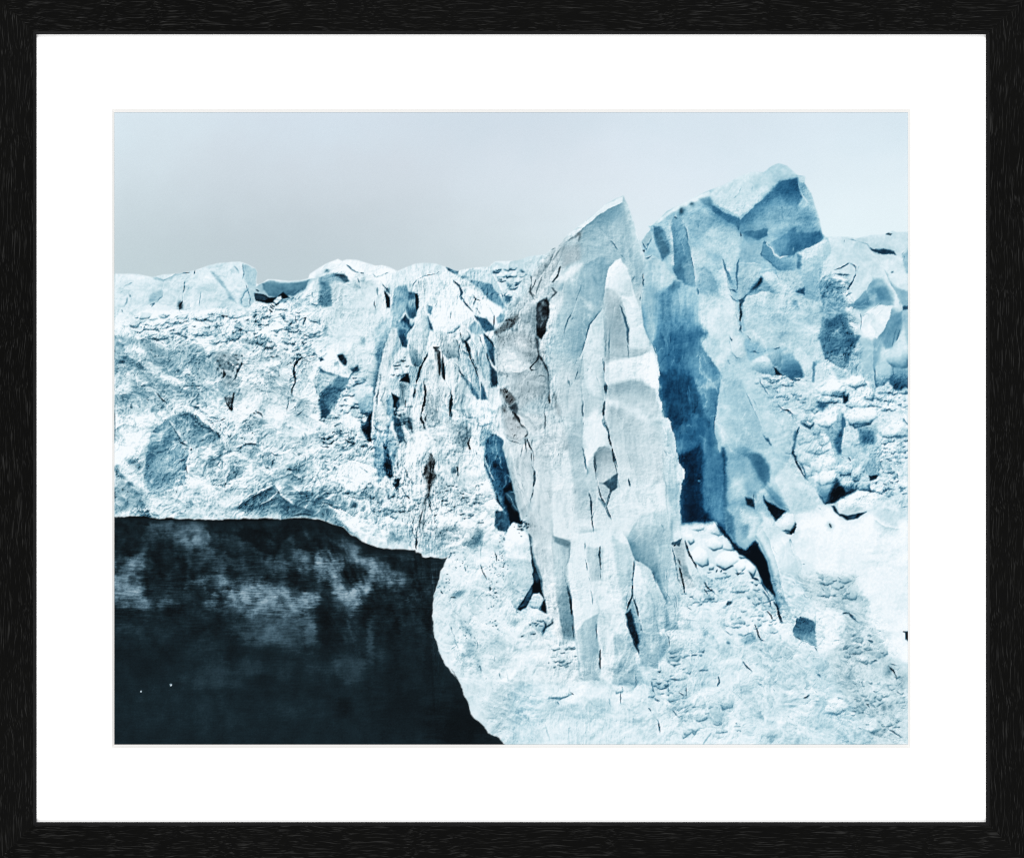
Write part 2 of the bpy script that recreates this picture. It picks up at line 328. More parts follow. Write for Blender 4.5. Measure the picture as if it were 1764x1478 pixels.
P('B', '1050,1110 1130,1040 1250,960 1365,922 1420,985 1600,990 1700,985 1763,1020 1763,1205 1500,1195 1380,1150 1200,1140', .62, 0, s=5, a=.85)
for x, y, rx, ry, L, a, an in ((1100, 1090, 14, 4, .4, .8, -25), (1280, 990, 20, 7, .4, .7, -30), (1480, 1040, 16, 10, .4, .7, 20), (1620, 1040, 24, 10, .36, .7, 10), (1720, 1080, 10, 14, .36, .7, 0), (1540, 1120, 20, 8, .42, .7, 10), (1700, 1170, 14, 6, .4, .7, 0), (1330, 1080, 16, 4, .45, .6, -25), (1340, 750, 12, 6, .5, .7, 10), (1580, 790, 18, 8, .42, .7, 10), (1420, 840, 16, 6, .5, .7, 0), (1240, 850, 14, 8, .62, .6, 0), (1080, 800, 6, 8, .55, .6, 30), (1600, 900, 16, 6, .6, .6, 10), (1000, 960, 16, 6, .68, .6, -30)):
    B('B', x, y, rx, ry, L, a, an)
for s_, w_ in (('1060,1112 1150,1040 1260,970 1365,928', 3), ('1190,1130 1300,1080 1410,1035', 3.4), ('1405,1035 1440,1110 1510,1170', 2.4), ('1410,990 1500,1010 1600,1000 1690,1020', 3), ('1480,800 1560,790 1630,750', 3), ('1600,1080 1700,1060 1750,1130', 3), ('1510,1195 1600,1180 1763,1190', 3)): K('B', s_, w_, .26, soft=1.2)
for s_ in ('1365,935 1400,990 1340,1050 1240,1100', '1420,1010 1500,1040 1540,1090', '1450,985 1560,975 1640,960'): K('B', s_, 5, .9, a=.7, soft=2)
P('B', '0,790 60,820 130,890 290,960 300,1090 200,1130 0,1160', .76, -.05, s=5)
for x, y, rx, ry in ((20, 800, 6, 5), (60, 840, 8, 3), (150, 740, 10, 5), (210, 770, 5, 8), (130, 930, 12, 4), (200, 1010, 12, 4), (90, 1060, 10, 4), (240, 1080, 10, 4)): B('B', x, y, rx, ry, .45, .7, 20, .1)
P('B', '200,1160 250,1140 295,1130 310,1195 230,1190', .35, .1, s=2)
# ---- slope left of the fluted wall
P('C', '0,640 100,560 240,600 480,560 490,690 500,900 430,1130 290,1070 200,1010 0,950', .86, .05, s=8)
P('C', '0,1000 120,1030 220,1040 292,1068 250,1130 180,1200 120,1300 60,1420 20,1450 0,1380', .5, .3, s=3)
P('C', '0,850 80,850 180,930 292,1062 230,1045 150,1080 80,1040 0,960', .91, .1, s=2)
for x, y, rx, ry, L in ((195, 945, 7, 9, .32), (310, 1035, 6, 6, .3), (20, 945, 6, 5, .45), (60, 680, 4, 10, .55), (370, 800, 5, 8, .6)): B('C', x, y, rx, ry, L, .85, 10, .2)
P('C', '140,930 190,920 232,940 236,990 200,960', .3, .2, s=2)
P('C', '180,1220 280,1130 400,1090 470,1180 465,1478 60,1478 100,1400 180,1290', .84, .1, s=4)
for s_ in ('170,1210 230,1170 290,1200 280,1250 200,1260', '300,1200 370,1140 440,1180 460,1230 400,1250 320,1250', '360,1290 400,1270 460,1290 455,1390 400,1410 370,1370', '210,1310 270,1270 320,1300 300,1360 230,1360', '250,1120 310,1090 390,1100 370,1150 290,1160'): C('C', s_, .9, .55, 4, .2, .25)
P('C', '355,1400 400,1412 462,1400 462,1478 360,1478', .12, .3, s=2)
P('D', '340,100 400,115 462,105 455,230 445,362 410,345 385,280 350,200', .13, .3, s=2); P('D', '365,130 420,170 440,260 400,240', .28, .3, s=4)
# blue snow behind the pinnacle
P('C', '480,690 560,620 640,600 700,640 740,720 745,820 700,830 600,880 560,860 520,990 500,930', .7, .4, s=5)
P('C', '560,360 610,420 612,500 580,480', .1, .3); P('C', '620,520 650,330 690,308 755,312 755,400 735,520 700,610 650,600 615,570', .76, .4, s=2)
P('C', '650,380 700,360 740,420 690,500', .68, .5, s=4)
P('C', '700,610 740,560 790,640 800,670 760,720 750,840 705,830 690,740 740,720 690,650', .3, .5, s=2)
P('C', '760,360 825,360 850,500 810,590 770,600 735,500', .5, .4, s=3); P('C', '822,372 850,370 866,460 845,545 832,470', .1, .3, s=1.2)
P('C', '775,590 800,580 815,600 805,660 770,650', .55, .4)
P('C', '930,475 1012,490 960,560 935,545', .6, .5, s=2); P('C', '925,575 970,640 985,702 945,680', .42, .5, s=2)
# snow table and plates with cracks
P('C', '945,600 1010,430 1140,250 1200,330 1220,430 1330,560 1210,640 1130,720 990,700', .95, .05, s=2)
P('C', '1205,360 1215,320 1310,330 1420,420 1590,520 1540,600 1450,590 1340,550 1250,460', .93, .05, s=2)
K('C', '1160,270 1215,330 1228,370 1215,405 1255,470 1335,548', 4.4, .38, T=.5); K('C', '1310,360 1345,430 1338,490', 1.7, .25); K('C', '1345,432 1400,442 1410,395', 1.8, .25); K('C', '1445,430 1480,520 1505,560 1500,685', 2, .22)
K('C', '1350,500 1390,560', 1.4, .35); K('C', '1135,510 1128,605', 1.7, .25); K('C', '990,520 1020,440', 1.4, .3); K('C', '1090,470 1105,510', 1.2, .45)
P('C', '1335,570 1440,605 1500,690 1440,695 1400,640', .46, .4, s=2); P('C', '1520,590 1560,550 1600,560 1590,620 1540,640', .66, .5, s=2)
P('C', '1300,660 1340,620 1420,690 1400,720 1310,700', .66, .4, s=3)
E('C', '1100,722 1160,712 1220,650', 4, .4, .8, -1, .3)
# dome-shaped column head
P('C', '980,800 1060,740 1200,720 1215,830 1200,920 1100,920 1040,860', .84, -.2, s=3)
P('C', '1040,800 1090,755 1160,765 1185,820 1170,900 1110,915 1060,860', .68, -.35, s=3); P('C', '1160,780 1190,790 1185,840 1168,830', .4, -.4)
# fluted wall base tone
P('C', '900,900 1200,900 1540,980 1530,1300 1400,1478 700,1478 760,1100', .83, -.2, s=8)
P('D', '660,0 1180,0 1180,300 1000,400 700,260', .84, -.2, s=10)
# tall thin pinnacle
P('C', '612,690 630,668 660,672 672,720 705,850 640,960 600,1070 590,1250 560,1478 458,1478 470,1200 520,1000 570,860', .82, -.25, s=1.6)
E('C', '630,668 570,860 520,1000 470,1200 458,1478', 5, .45, .8, 1, .2); P('C', '640,700 668,720 700,850 640,950', .72, .2, s=3)
K('C', '575,900 545,1000 520,1120', 2, .55); K('C', '515,1130 500,1300 480,1478', 2.4, .4); K('C', '600,1080 560,1200 540,1400', 2, .6)
P('C', '590,1240 640,1260 650,1400 630,1478 560,1478', .66, .5, s=3)
# column with a rounded foot
P('C', '760,720 790,675 810,670 855,565 905,580 950,690 925,800 890,950 850,1015 800,980 770,850 752,760', .85, 0, s=1.6)
P('C', '790,850 860,810 910,850 890,950 850,1010 805,975', .64, -.2, s=5)
P('C', '780,1020 860,1010 850,1110 800,1180 790,1280 760,1300 770,1130', .72, .2, s=4)
for s_, w_, L, T_ in (('950,800 930,880 885,985 850,1100 822,1180 825,1290', 4, .13, 0), ('985,840 1030,880 1045,1000 1035,1090', 5, .2, -1), ('1060,910 1065,1080 1108,1180 1145,1265 1130,1380 1122,1478', 4.4, .1, 0), ('905,1150 912,1230 900,1340 880,1478', 5.5, .1, -.4), ('1210,700 1230,770 1270,800 1300,880 1340,970 1370,1060', 3.4, .18, 0), ('1220,850 1195,960', 2, .25, 0), ('1350,800 1340,880 1370,930', 2, .4, 0), ('860,1110 830,1270', 2.4, .5, .3), ('940,1130 960,1250 1010,1290', 1.4, .4, -.4), ('960,1320 950,1420', 1.6, .3, -.3), ('1010,1280 1010,1400 985,1478', 1.4, .5, 0), ('750,1290 740,1360', 3, .2, -.8), ('1200,1080 1240,1110 1330,1180', 2, .4, 0)): K('C', s_, w_, L, T=T_)
P('C', '975,840 1030,835 1015,890 1000,880', .08, -.6)
for s_, L, T_ in (('740,1060 775,1080 772,1150 700,1115', .07, 0), ('650,1100 720,1060 740,1100 700,1120', .55, .2), ('640,1250 715,1290 700,1385 655,1430 665,1340', .09, .2), ('1110,1140 1150,1180 1145,1300 1120,1220', .5, 0), ('1400,700 1460,760 1520,840 1545,920 1535,1000 1490,960 1460,880', .42, .4), ('1480,1000 1535,1050 1510,1190 1480,1090', .25, .3), ('1220,1060 1300,1110 1390,1210 1390,1285 1330,1240', .68, .3), ('1390,1140 1420,1190 1445,1280 1398,1275', .48, .3), ('1250,940 1320,930 1340,980 1300,1050 1270,1020', .8, .3)): P('C', s_, L, T_, s=1.8)
P('C', '1215,700 1260,640 1300,680 1295,730 1250,780', .82, -.5, s=2); K('C', '1215,680 1225,760', 4, .15, T=-.3); K('C', '1275,690 1300,740', 3, .2)
K('C', '1400,700 1480,800 1540,910 1538,1000', 3, .15, T=.2); E('C', '1400,760 1450,870 1500,980', 4, .9, .6, 1)
for x0, y0, x1, y1 in ((1300, 760, 1390, 1000), (1360, 720, 1420, 900), (1400, 850, 1480, 1150), (1230, 870, 1290, 920), (1290, 930, 1380, 1230), (1430, 1000, 1490, 1200), (1150, 980, 1230, 1060), (1090, 940, 1080, 1060)):
    E('C', f'{x0},{y0} {(x0+x1)//2+6},{(y0+y1)//2} {x1},{y1}', 5, .56, .7, 1, .1); K('C', f'{x0},{y0} {(x0+x1)//2+6},{(y0+y1)//2} {x1},{y1}', 1.6, .3)
for s_ in ('1090,1000 1100,1180 1200,1400', '920,1100 930,1300', '1040,1300 1050,1478', '980,1050 1000,1250'): E('C', s_, 5, .7, .7, 1, -.3)
P('C', '1060,1340 1100,1300 1120,1330 1110,1420 1070,1440', .66, .2, s=3)
# snow lump at the foot of the big spire
P('C', '1170,1380 1240,1330 1330,1290 1440,1300 1510,1350 1525,1478 1180,1478', .93, .05, s=4)
P('D', '1150,130 1250,60 1400,20 1520,60 1510,180 1420,215 1330,200 1200,190', .91, .1, s=4)
K('D', '1180,190 1260,180 1330,205 1400,222 1500,190', 5, .5, T=.6, soft=2); B('D', 1440, 80, 16, 4, .72, .6, 20, .5); B('D', 1380, 140, 20, 4, .75, .5, 0, .4)
P('D', '1150,240 1180,200 1290,210 1320,250 1260,440 1200,440 1160,340', .66, -.2, s=4); E('D', '1300,230 1270,330 1240,440', 5, .4, .7, 1)
# ---- wall below: columns, stains, cave
P('D', '0,130 340,140 400,340 440,460 470,640 500,760 860,1020 1110,1100 1110,1330 600,1260 200,1080 0,1020', .9, 0, s=10)
P('D', '500,230 700,160 1160,260 1400,640 1530,900 1500,1130 1110,1300 860,1200 500,760', .88, -.2, s=14)
P('D', '462,300 480,200 560,0 640,0 640,110 600,240 660,330 668,420 620,640 560,650 500,720 470,500', .62, .5, s=3)
P('D', '480,250 560,120 620,130 560,240 500,330', .86, .1, s=4); K('D', '480,0 460,180 455,300', 5, .9, soft=2)
P('D', '545,350 590,420 625,560 640,650 600,672 560,610 560,470', .2, .4, s=2.5); P('D', '600,240 655,330 665,410 620,520 590,360', .72, .3, s=2)
P('D', '640,20 700,60 672,110 640,110', .1, .2); P('D', '625,130 700,160 742,350 700,372 650,260', .36, .3, s=2.5); P('D', '665,90 700,100 790,170 805,275 720,200', .5, -.1, s=2.5); K('D', '700,190 770,190 805,275', 1.6, .2)
C('D', '665,105 690,80 730,90 735,120 690,130', .92, .7, 3)
P('D', '650,672 695,672 690,740 668,782 630,720', .1, .3, s=2); C('D', '580,760 620,710 660,760 640,830 590,840', .9, .65, 4, .2)
P('D', '940,440 965,470 1002,520 990,620 965,740 945,830 908,832 925,700 905,610 925,540', .45, -1, s=3)
K('D', '960,540 955,680 935,835', 5, .06, T=-.6); K('D', '990,520 980,620', 4, .15, T=-.8); K('D', '915,570 910,640', 4, .2, T=-.8); B('D', 925, 825, 5, 4, .05, .9, 0, -.6)
K('D', '925,835 900,900 870,1000 842,1100 830,1290', 4.5, .3, T=-.9, soft=1.4); K('D', '945,845 965,950', 3, .1, T=-.6); B('D', 910, 885, 4, 3, .12, .9, 0, -.8); B('D', 890, 930, 10, 16, .6, .5, 20, -.9)
P('D', '880,940 940,880 950,960 900,1100 860,1290 840,1290 850,1100', .84, -.4, s=3)
for s_, w_, L, T_ in (('905,-20 885,120 895,250', 6, .1, -.5), ('1132,-20 1122,120 1114,262', 3.4, .08, 0), ('925,110 915,190', 3, .1, -.3), ('880,330 880,390', 2, .3, 0), ('715,560 760,650 820,712', 3, .15, 0), ('715,740 740,800 790,860 845,925', 3, .15, 0), ('1190,560 1190,690', 3, .25, -1), ('1300,310 1290,370 1305,430', 4, .3, -1), ('985,760 990,785', 4, .15, 0), ('1000,880 1020,880', 3, .25, 0), ('720,330 780,400', 2, .35, 0), ('990,1010 985,1050', 3, .4, .3), ('965,1120 950,1190', 3, .4, .3), ('785,1040 800,1140 830,1180', 2.4, .35, 0), ('340,570 460,640', 1.6, .3, 0), ('200,330 300,385', 2.4, .2, 0), ('830,1180 832,1290', 2.4, .2, -.4), ('1030,900 1060,990', 1.6, .4, 0), ('390,1020 440,960 560,900', 3, .5, .3)): K('D', s_, w_, L, T=T_)
for x, y, rx, ry, L, a, an in ((690, 1190, 16, 9, .6, .7, -20), (640, 1160, 10, 5, .5, .7, -30), (400, 1000, 5, 5, .3, .8, 0), (470, 1010, 10, 4, .55, .7, -30), (520, 960, 14, 5, .62, .6, -40), (1080, 1160, 12, 16, .66, .6, 0), (1160, 1080, 7, 10, .55, .7, 0), (1340, 1200, 10, 12, .55, .6, 30), (1380, 1170, 6, 14, .5, .6, 20), (240, 790, 5, 4, .25, .8, 0), (290, 900, 5, 6, .35, .8, 0), (140, 280, 14, 6, .55, .6, 40), (60, 310, 10, 6, .6, .6, 30), (1150, 930, 12, 12, .75, .6, 0), (1100, 1040, 10, 10, .62, .5, 0), (200, 420, 6, 4, .4, .6, 0), (180, 270, 4, 8, .35, .7, 0), (1160, 610, 4, 6, .3, .8, 0)):
    B('D', x, y, rx, ry, L, a, an)
P('D', '0,860 60,880 140,960 230,1080 340,1185 210,1095 60,1030 0,1020', .62, -.1, s=5); B('D', 20, 930, 8, 14, .32, .8, -20)
P('D', '500,1010 600,960 760,1030 800,1090 640,1130 520,1120', .94, 0, s=4)
for k in range(9): E('D', f'{900+k*24},{1130+k*6} {895+k*24},{1230+k*4} {900+k*24},{1335+k*3}', 3, .66, .6, 1, .2)
# cave between wall and spire
P('D', '1370,240 1440,240 1500,290 1480,380 1420,480 1400,430', .7, .4, s=3)
P('D', '1440,330 1500,280 1585,335 1600,480 1625,570 1665,690 1700,790 1735,930 1745,1060 1680,1050 1640,1080 1590,930 1530,860 1500,740 1440,610 1415,500', T=.6, L=(.45, .05), g='1480,300 1640,950', s=2)
P('D', '1420,470 1480,520 1540,640 1590,800 1585,900 1520,840 1440,620', .42, .6, s=4, a=.8); P('D', '1590,800 1640,780 1700,790 1720,860 1640,870', .26, .2, s=3); P('D', '1640,860 1720,850 1735,950 1680,1000', .14, .1, s=3)
K('D', '1400,440 1460,600 1520,720', 4, .72, T=.3); K('D', '1640,790 1700,785 1715,830', 2, .5)
P('D', '1530,940 1590,950 1640,1040 1612,1135 1540,1110 1510,1040', .38, .2, s=2.5); E('D', '1410,640 1500,760 1590,920 1640,1040', 4, .75, .5, -1, .2)
# left shelf and wall: small lumps, broken snow
rs2 = rs = np.random.RandomState(33)
lumps('A', 700, 650, 640, 110, 60, 10, 46, .95, .12, .5, .72); lumps('A', 1350, 620, 250, 130, 40, 10, 42, .95, .12, .42, .68); lumps('A', 1600, 800, 140, 120, 20, 14, 50, .94, .1, .42, .66)
lumps('C', 300, 1260, 150, 160, 40, 10, 40, .92, .2, .3, .6); lumps('C', 680, 1000, 80, 100, 16, 10, 34, .9, 0, .3, .6); lumps('C', 1640, 280, 110, 130, 20, 14, 44, .9, .3, .35, .55); lumps('C', 720, 1300, 60, 120, 18, 8, 30, .88, -.1, .2, .5)
lumps('D', 200, 250, 200, 140, 40, 8, 34, .93, .05, .35, .65); lumps('D', 650, 900, 200, 90, 26, 8, 30, .93, .1, .35, .65); lumps('D', 1200, 900, 220, 200, 50, 8, 30, .92, -.15, .4, .7)
# ---- fluted wall again, at closer range
P('Q', '60,300 100,280 132,300 130,450 60,465 20,430', .6, .25, s=3); P('Q', '150,190 245,185 280,240 240,262 215,230', .42, -.1, s=3); P('Q', '140,250 240,260 230,420 150,440', .8, -.1, s=6)
P('Q', '640,520 700,470 720,540 660,610 560,860 528,980 505,900 500,700 560,630', L=(.8, .5), T=.4, g='560,640 540,960', s=5)
P('Q', '655,420 700,290 770,280 772,400 745,500 705,575 660,600 645,520', .72, .4, s=3); E('Q', '770,285 772,400 745,500 700,575', 7, .58, .7, 1, .5); P('Q', '670,400 720,370 740,420 690,470', .62, .5, s=4)
P('Q', '776,410 832,400 862,480 850,545 800,560 780,520', L=(.66, .36), T=.4, g='810,420 800,550', s=2.5); P('Q', '838,348 858,345 876,470 862,500 846,440', .1, .3); P('Q', '590,380 625,410 620,470 600,470', .08, .2)
P('Q', '690,590 735,590 790,645 770,720 768,805 728,800 700,730', L=(.6, .26), T=.5, g='720,600 745,780', s=2.5); C('Q', '785,600 790,560 830,565 825,610 800,640', .82, .5, 3, .3)
P('Q', '612,720 640,640 682,640 692,700 722,800 690,870 640,960 605,1060 598,1200 590,1436 480,1436 498,1150 535,1000 560,880', .82, -.25, s=1.4); P('Q', '690,710 722,800 650,900 612,1000 640,840', .7, .25, s=3); E('Q', '640,640 600,730 555,880 530,1000 498,1150 480,1436', 5, .5, .8, 1, .3); K('Q', '560,960 540,1080 520,1200', 2, .5); K('Q', '530,1100 515,1300', 3, .4); K('Q', '600,1080 570,1200 555,1400', 2.4, .55)
P('Q', '770,725 800,650 850,560 900,530 940,580 962,660 935,780 912,900 870,972 820,952 790,850', L=(.9, .58), T=-.05, g='870,600 860,960', s=1.6); E('Q', '905,530 942,580 962,660 935,780 912,900', 7, .6, .6, 1, .2); E('Q', '912,900 870,972 820,952', 4, .35, .8, 1, 0); P('Q', '830,830 870,780 900,820 880,900', .7, -.3, s=5)
P('Q', '795,965 880,975 835,1150 822,1250 790,1280 768,1200', L=(.7, .82), T=.15, g='830,970 800,1200', s=2); P('Q', '862,1110 918,985 932,1100 905,1240 862,1250', .74, .1, s=2); P('Q', '600,1080 690,1050 740,1060 790,1150 780,1280 720,1350 640,1200', .78, .1, s=5)
P('Q', '930,970 1020,955 1062,1080 1132,1180 1132,1436 1000,1436 930,1400 918,1200', .77, -.4, s=2); P('Q', '948,985 1020,1000 1035,1200 1000,1252 940,1180', .85, -.3, s=3); P('Q', '1060,1300 1110,1280 1120,1400 1070,1436', .68, .2, s=3); P('Q', '1020,810 1050,900 1030,960 1005,880', .5, -.9, s=3)
P('Q', '1045,770 1100,720 1180,728 1212,800 1200,900 1110,892 1060,850', L=(.8, .6), T=-.3, g='1120,740 1130,890', s=2.5); E('Q', '1180,728 1212,800 1200,900', 5, .45, .6, 1, -.3)
P('Q', '1090,920 1200,900 1240,1060 1330,1200 1360,1240 1200,1330 1150,1300 1130,1180 1070,1060', .84, -.2, s=4)
P('Q', '1200,930 1262,880 1325,935 1372,1040 1385,1190 1330,1150 1245,1040', .86, .1, s=1.6); E('Q', '1262,880 1325,935 1372,1040 1385,1190', 6, .56, .8, 1, .2); P('Q', '1290,740 1350,700 1372,780 1352,905 1330,900 1300,850', .88, 0, s=1.6); E('Q', '1350,700 1372,780 1352,905', 4, .5, .7, 1, .1)
P('Q', '1380,760 1440,775 1452,880 1485,1000 1500,1110 1440,1100 1400,1000 1382,880', .82, .15, s=1.8); E('Q', '1440,775 1452,880 1485,1000 1500,1110', 5, .46, .8, 1, .2); E('Q', '1382,780 1382,880 1402,1000 1440,1100', 5, .55, .6, -1, .2)
P('Q', '1230,1050 1330,1160 1388,1232 1375,1245 1318,1195', .48, .4, s=2); P('Q', '1395,1100 1440,1190 1452,1245 1402,1245', .48, .4, s=2); P('Q', '1410,700 1470,760 1530,880 1546,962 1500,950 1458,880', L=(.5, .3), T=.4, g='1430,720 1520,940', s=2); P('Q', '1472,960 1520,1010 1545,1120 1490,1135', .28, .2, s=2.5)
P('Q', '1290,640 1340,590 1400,640 1425,690 1330,700', .66, .4, s=2.5); P('Q', '1340,540 1440,580 1505,640 1500,660 1430,680 1390,620', .45, .4, s=2); C('Q', '1210,700 1225,640 1265,610 1300,660 1300,720 1250,770', .9, .55, 4, -.3, .15)
for s_, w_, L, T_ in (('955,780 935,880 885,975 850,1090 825,1250', 5, .12, 0), ('1255,740 1300,870 1340,960 1372,1060', 5, .15, 0), ('1065,830 1075,960 1080,1060 1130,1160 1150,1220 1140,1436', 6, .1, 0), ('1015,800 1035,880 1045,960 1048,1050', 5, .2, -.9), ('915,1080 920,1200 905,1320 890,1436', 6, .1, -.4), ('1440,860 1500,1020 1530,1150', 4, .25, .2), ('1220,760 1195,920', 3, .2, 0), ('1210,1000 1250,1060', 3, .3, 0), ('985,805 1030,800', 4, .1, -.5)): K('Q', s_, w_, L, T=T_)
P('Q', '738,1050 778,1050 792,1105 700,1092', .07, 0); P('Q', '640,1190 705,1235 722,1290 690,1335 660,1290', .1, .2); P('Q', '700,1110 760,1130 760,1280 720,1300', .5, -.3, s=4)
P('Q', '330,1135 420,1095 482,1150 484,1340 420,1372 370,1340 330,1225', L=(.9, .66), T=.3, g='400,1110 420,1360', s=1.8); E('Q', '484,1340 420,1372 370,1340', 4, .35, .7, 1, .3); P('Q', '400,1210 470,1190 475,1330 410,1340', .72, .4, s=4)
P('Q', '50,1180 130,1100 200,1045 300,1045 268,1120 205,1195 180,1260 92,1402 50,1402 40,1300', L=(.6, .36), T=.3, g='200,1060 80,1380', s=2.5); P('Q', '0,815 80,820 180,880 312,1012 280,1062 200,1045 100,1020 0,950', .93, .1, s=2); P('Q', '178,872 230,860 262,925 250,952 210,930', .28, .2, s=2); P('Q', '300,985 350,960 356,1010 322,1022', .35, .2, s=2); P('Q', '25,900 50,885 72,915 40,925', .35, .3, s=2)
P('Q', '0,1000 120,1040 190,1050 120,1110 50,1180 0,1200', .84, .1, s=3)
# ---- left wall: ledges and chevrons in the broken face
rs = np.random.RandomState(71)
P('U', '150,80 225,105 245,170 160,172', .62, 0, s=6, a=.8); P('U', '0,55 70,58 96,95 60,122 0,132', .74, .05, s=3); E('U', '60,130 110,160 170,200', 5, .9, .7, -1, 0)
ledges(270, 640, 75, 55, 34, 32, 12, 18, 70, 7, .52, .6); ledges(300, 700, 90, 30, 22, 30, 12, 14, 50, 6, .56, .55); ledges(480, 660, 110, 70, 46, -38, 25, 10, 44, 5, .54, .55); ledges(420, 620, 60, 60, 24, 40, 25, 8, 30, 4, .45, .6)
ledges(330, 800, 120, 60, 50, -28, 14, 14, 70, 6, .56, .55); ledges(430, 790, 120, 50, 46, -30, 16, 14, 60, 6, .52, .6); ledges(500, 850, 80, 35, 44, -28, 18, 14, 66, 7, .42, .7); ledges(260, 860, 70, 30, 30, 25, 20, 8, 34, 5, .5, .6); ledges(620, 850, 70, 60, 36, -40, 25, 8, 36, 5, .5, .55); ledges(600, 700, 50, 40, 14, -50, 20, 10, 34, 5, .55, .5)
E('U', '505,748 560,712 605,688 656,658', 10, .42, .85, 1, 0, p=.9); E('U', '656,658 690,702 745,745 840,772', 11, .42, .8, -1 if 0 else 1, 0, p=.9); E('U', '540,765 620,732 690,706', 8, .45, .8, 1, 0); E('U', '600,590 660,640 730,615 790,640', 9, .5, .7, 1, 0); E('U', '700,650 760,690 835,690', 8, .45, .7, 1, 0); E('U', '656,656 690,700 740,742', 5, .94, .7, -1, 0); E('U', '500,748 600,686 655,655', 5, .95, .7, -1, 0)
E('U', '225,385 262,452 300,495', 9, .5, .8, 1, .2); E('U', '225,383 262,450 302,492', 6, .86, .6, -1, .1); E('U', '280,360 340,372 400,425 440,470', 10, .5, .7, 1, 0); E('U', '302,540 296,600 298,655', 5, .95, .6, -1, 0); E('U', '300,540 292,600 296,655', 8, .55, .6, 1, .2); E('U', '120,600 150,440 225,382', 5, .94, .6, -1, 0); E('U', '490,560 505,620 460,642', 6, .5, .7, 1, 0)
E('U', '500,512 540,488 598,496', 6, .45, .8, 1, .1)
# fluted wall and the slope under it
ledges(760, 680, 70, 90, 46, 84, 7, 20, 90, 5, .56, .5, -.2); ledges(700, 760, 60, 60, 24, 80, 12, 12, 50, 5, .55, .5); ledges(760, 860, 80, 80, 50, -35, 30, 8, 32, 5, .56, .55, -.1); ledges(690, 880, 60, 50, 34, -35, 25, 8, 34, 5, .5, .6); ledges(700, 930, 50, 16, 20, 85, 10, 10, 30, 4, .55, .6); ledges(850, 820, 30, 70, 16, 75, 12, 12, 40, 4, .6, .5); ledges(800, 900, 40, 50, 20, -50, 30, 8, 28, 4, .58, .5)
ledges(640, 540, 60, 50, 18, 80, 14, 10, 44, 4, .62, .45); ledges(600, 620, 50, 50, 16, -30, 25, 10, 40, 5, .62, .45); ledges(800, 500, 50, 40, 14, 40, 20, 10, 40, 3, .6, .4)
# ---- right-hand tower
TW = '60,720 135,625 112,600 150,590 280,470 400,410 620,300 880,185 1050,133 1110,135 1240,58 1310,78 1400,160 1470,170 1465,230 1525,320 1560,440 1600,590 1620,670 1665,700 1690,790 1675,880 1620,960 1580,1060 1590,1250 1620,1310 1610,1500 1590,1560 1640,1640 1660,1770 1400,1900 1300,2200 900,2400 700,2800 500,2900 200,2900 430,2800 325,2450 225,2200 205,1800 60,1400 50,1200 90,1000'
P('H', TW, .74, .75, s=1.5)
P('H', '560,620 700,560 900,620 920,700 900,790 890,900 830,1000 740,850 600,780', .85, .45, s=6); P('H', '450,520 560,460 700,500 780,570 640,620 540,700 470,640', .7, .55, s=5); P('H', '480,780 600,780 640,900 520,960 500,880', .8, .45, s=5)
P('H', '640,330 760,248 880,185 980,140 1110,135 1240,58 1310,78 1385,150 1400,195 1300,205 1200,265 1100,375 1020,430 950,490 900,515 850,490 760,440 680,395', L=(.8, .88), T=.45, g='1250,180 800,350', s=2.5)
P('H', '1110,140 1240,65 1330,100 1390,180 1290,200 1190,270', .78, .5, s=5, a=.8); P('H', '380,420 500,358 640,300 660,340 540,380 420,440 300,500 180,570 220,520', .87, .3, s=2)
for s_ in ('920,245 905,300 880,340', '1010,250 1000,310', '850,370 880,330', '870,440 900,470'): K('H', s_, 1.6, .5, T=.6)
P('H', '1400,185 1412,260 1440,350 1400,420 1250,440 1080,430 1000,470 1060,410 1110,370 1180,270 1260,215 1330,190', L=(.38, .62), T=.9, g='1300,200 1200,440', s=3); B('H', 1180, 320, 20, 6, .4, .7, -40, .9); B('H', 1340, 240, 16, 9, .36, .6, 0, .9)
P('H', '655,400 700,430 790,490 880,530 915,560 905,620 850,590 780,540 720,500 670,470', .45, .7, s=2.5); P('H', '550,370 640,350 680,390 660,430 600,420', .58, .6, s=4)
P('H', '920,520 1000,470 1100,430 1250,440 1400,430 1560,470 1600,590 1610,690 1560,760 1400,720 1200,700 1140,620 930,640', .66, .75, s=4)
for x, y, rx, ry, L, a, an in ((1050, 560, 20, 10, .74, .6, 0), (1280, 500, 20, 8, .6, .5, 0), (1480, 560, 18, 12, .58, .6, -20), (1400, 580, 20, 5, .78, .7, -10), (1270, 600, 20, 4, .8, .6, -20), (1180, 500, 14, 6, .72, .5, 0), (1540, 640, 10, 10, .6, .5, 0)): B('H', x, y, rx, ry, L, a, an, .7)
P('H', '920,650 1000,635 1145,615 1145,690 1060,712 960,690', L=(.55, .3), T=.8, g='950,650 1120,680', s=2.5)
P('H', '1175,740 1290,660 1390,612 1380,660 1600,640 1625,690 1560,745 1400,812 1340,862 1260,872 1215,820', L=(.6, .38), T=.9, g='1250,650 1450,780', s=3); B('H', 1290, 760, 16, 16, .6, .6, 0, .8); B('H', 1480, 740, 20, 6, .4, .7, -20, .9)
P('H', '1330,640 1390,612 1360,670 1280,700', .5, .9, s=3)
K('H', '895,520 888,570 905,640', 3.4, .3, T=.6); K('H', '915,650 918,695', 3, .25, T=.6); K('H', '1270,430 1275,510 1290,550', 2.6, .45, T=.7)
P('H', '1412,230 1465,232 1525,320 1555,440 1500,400 1450,340', .64, .6, s=1.6); P('H', '1400,165 1470,172 1466,230 1420,220', .8, .4, s=1.6); K('H', '1408,240 1440,340 1500,410', 2.6, .86, T=.3)
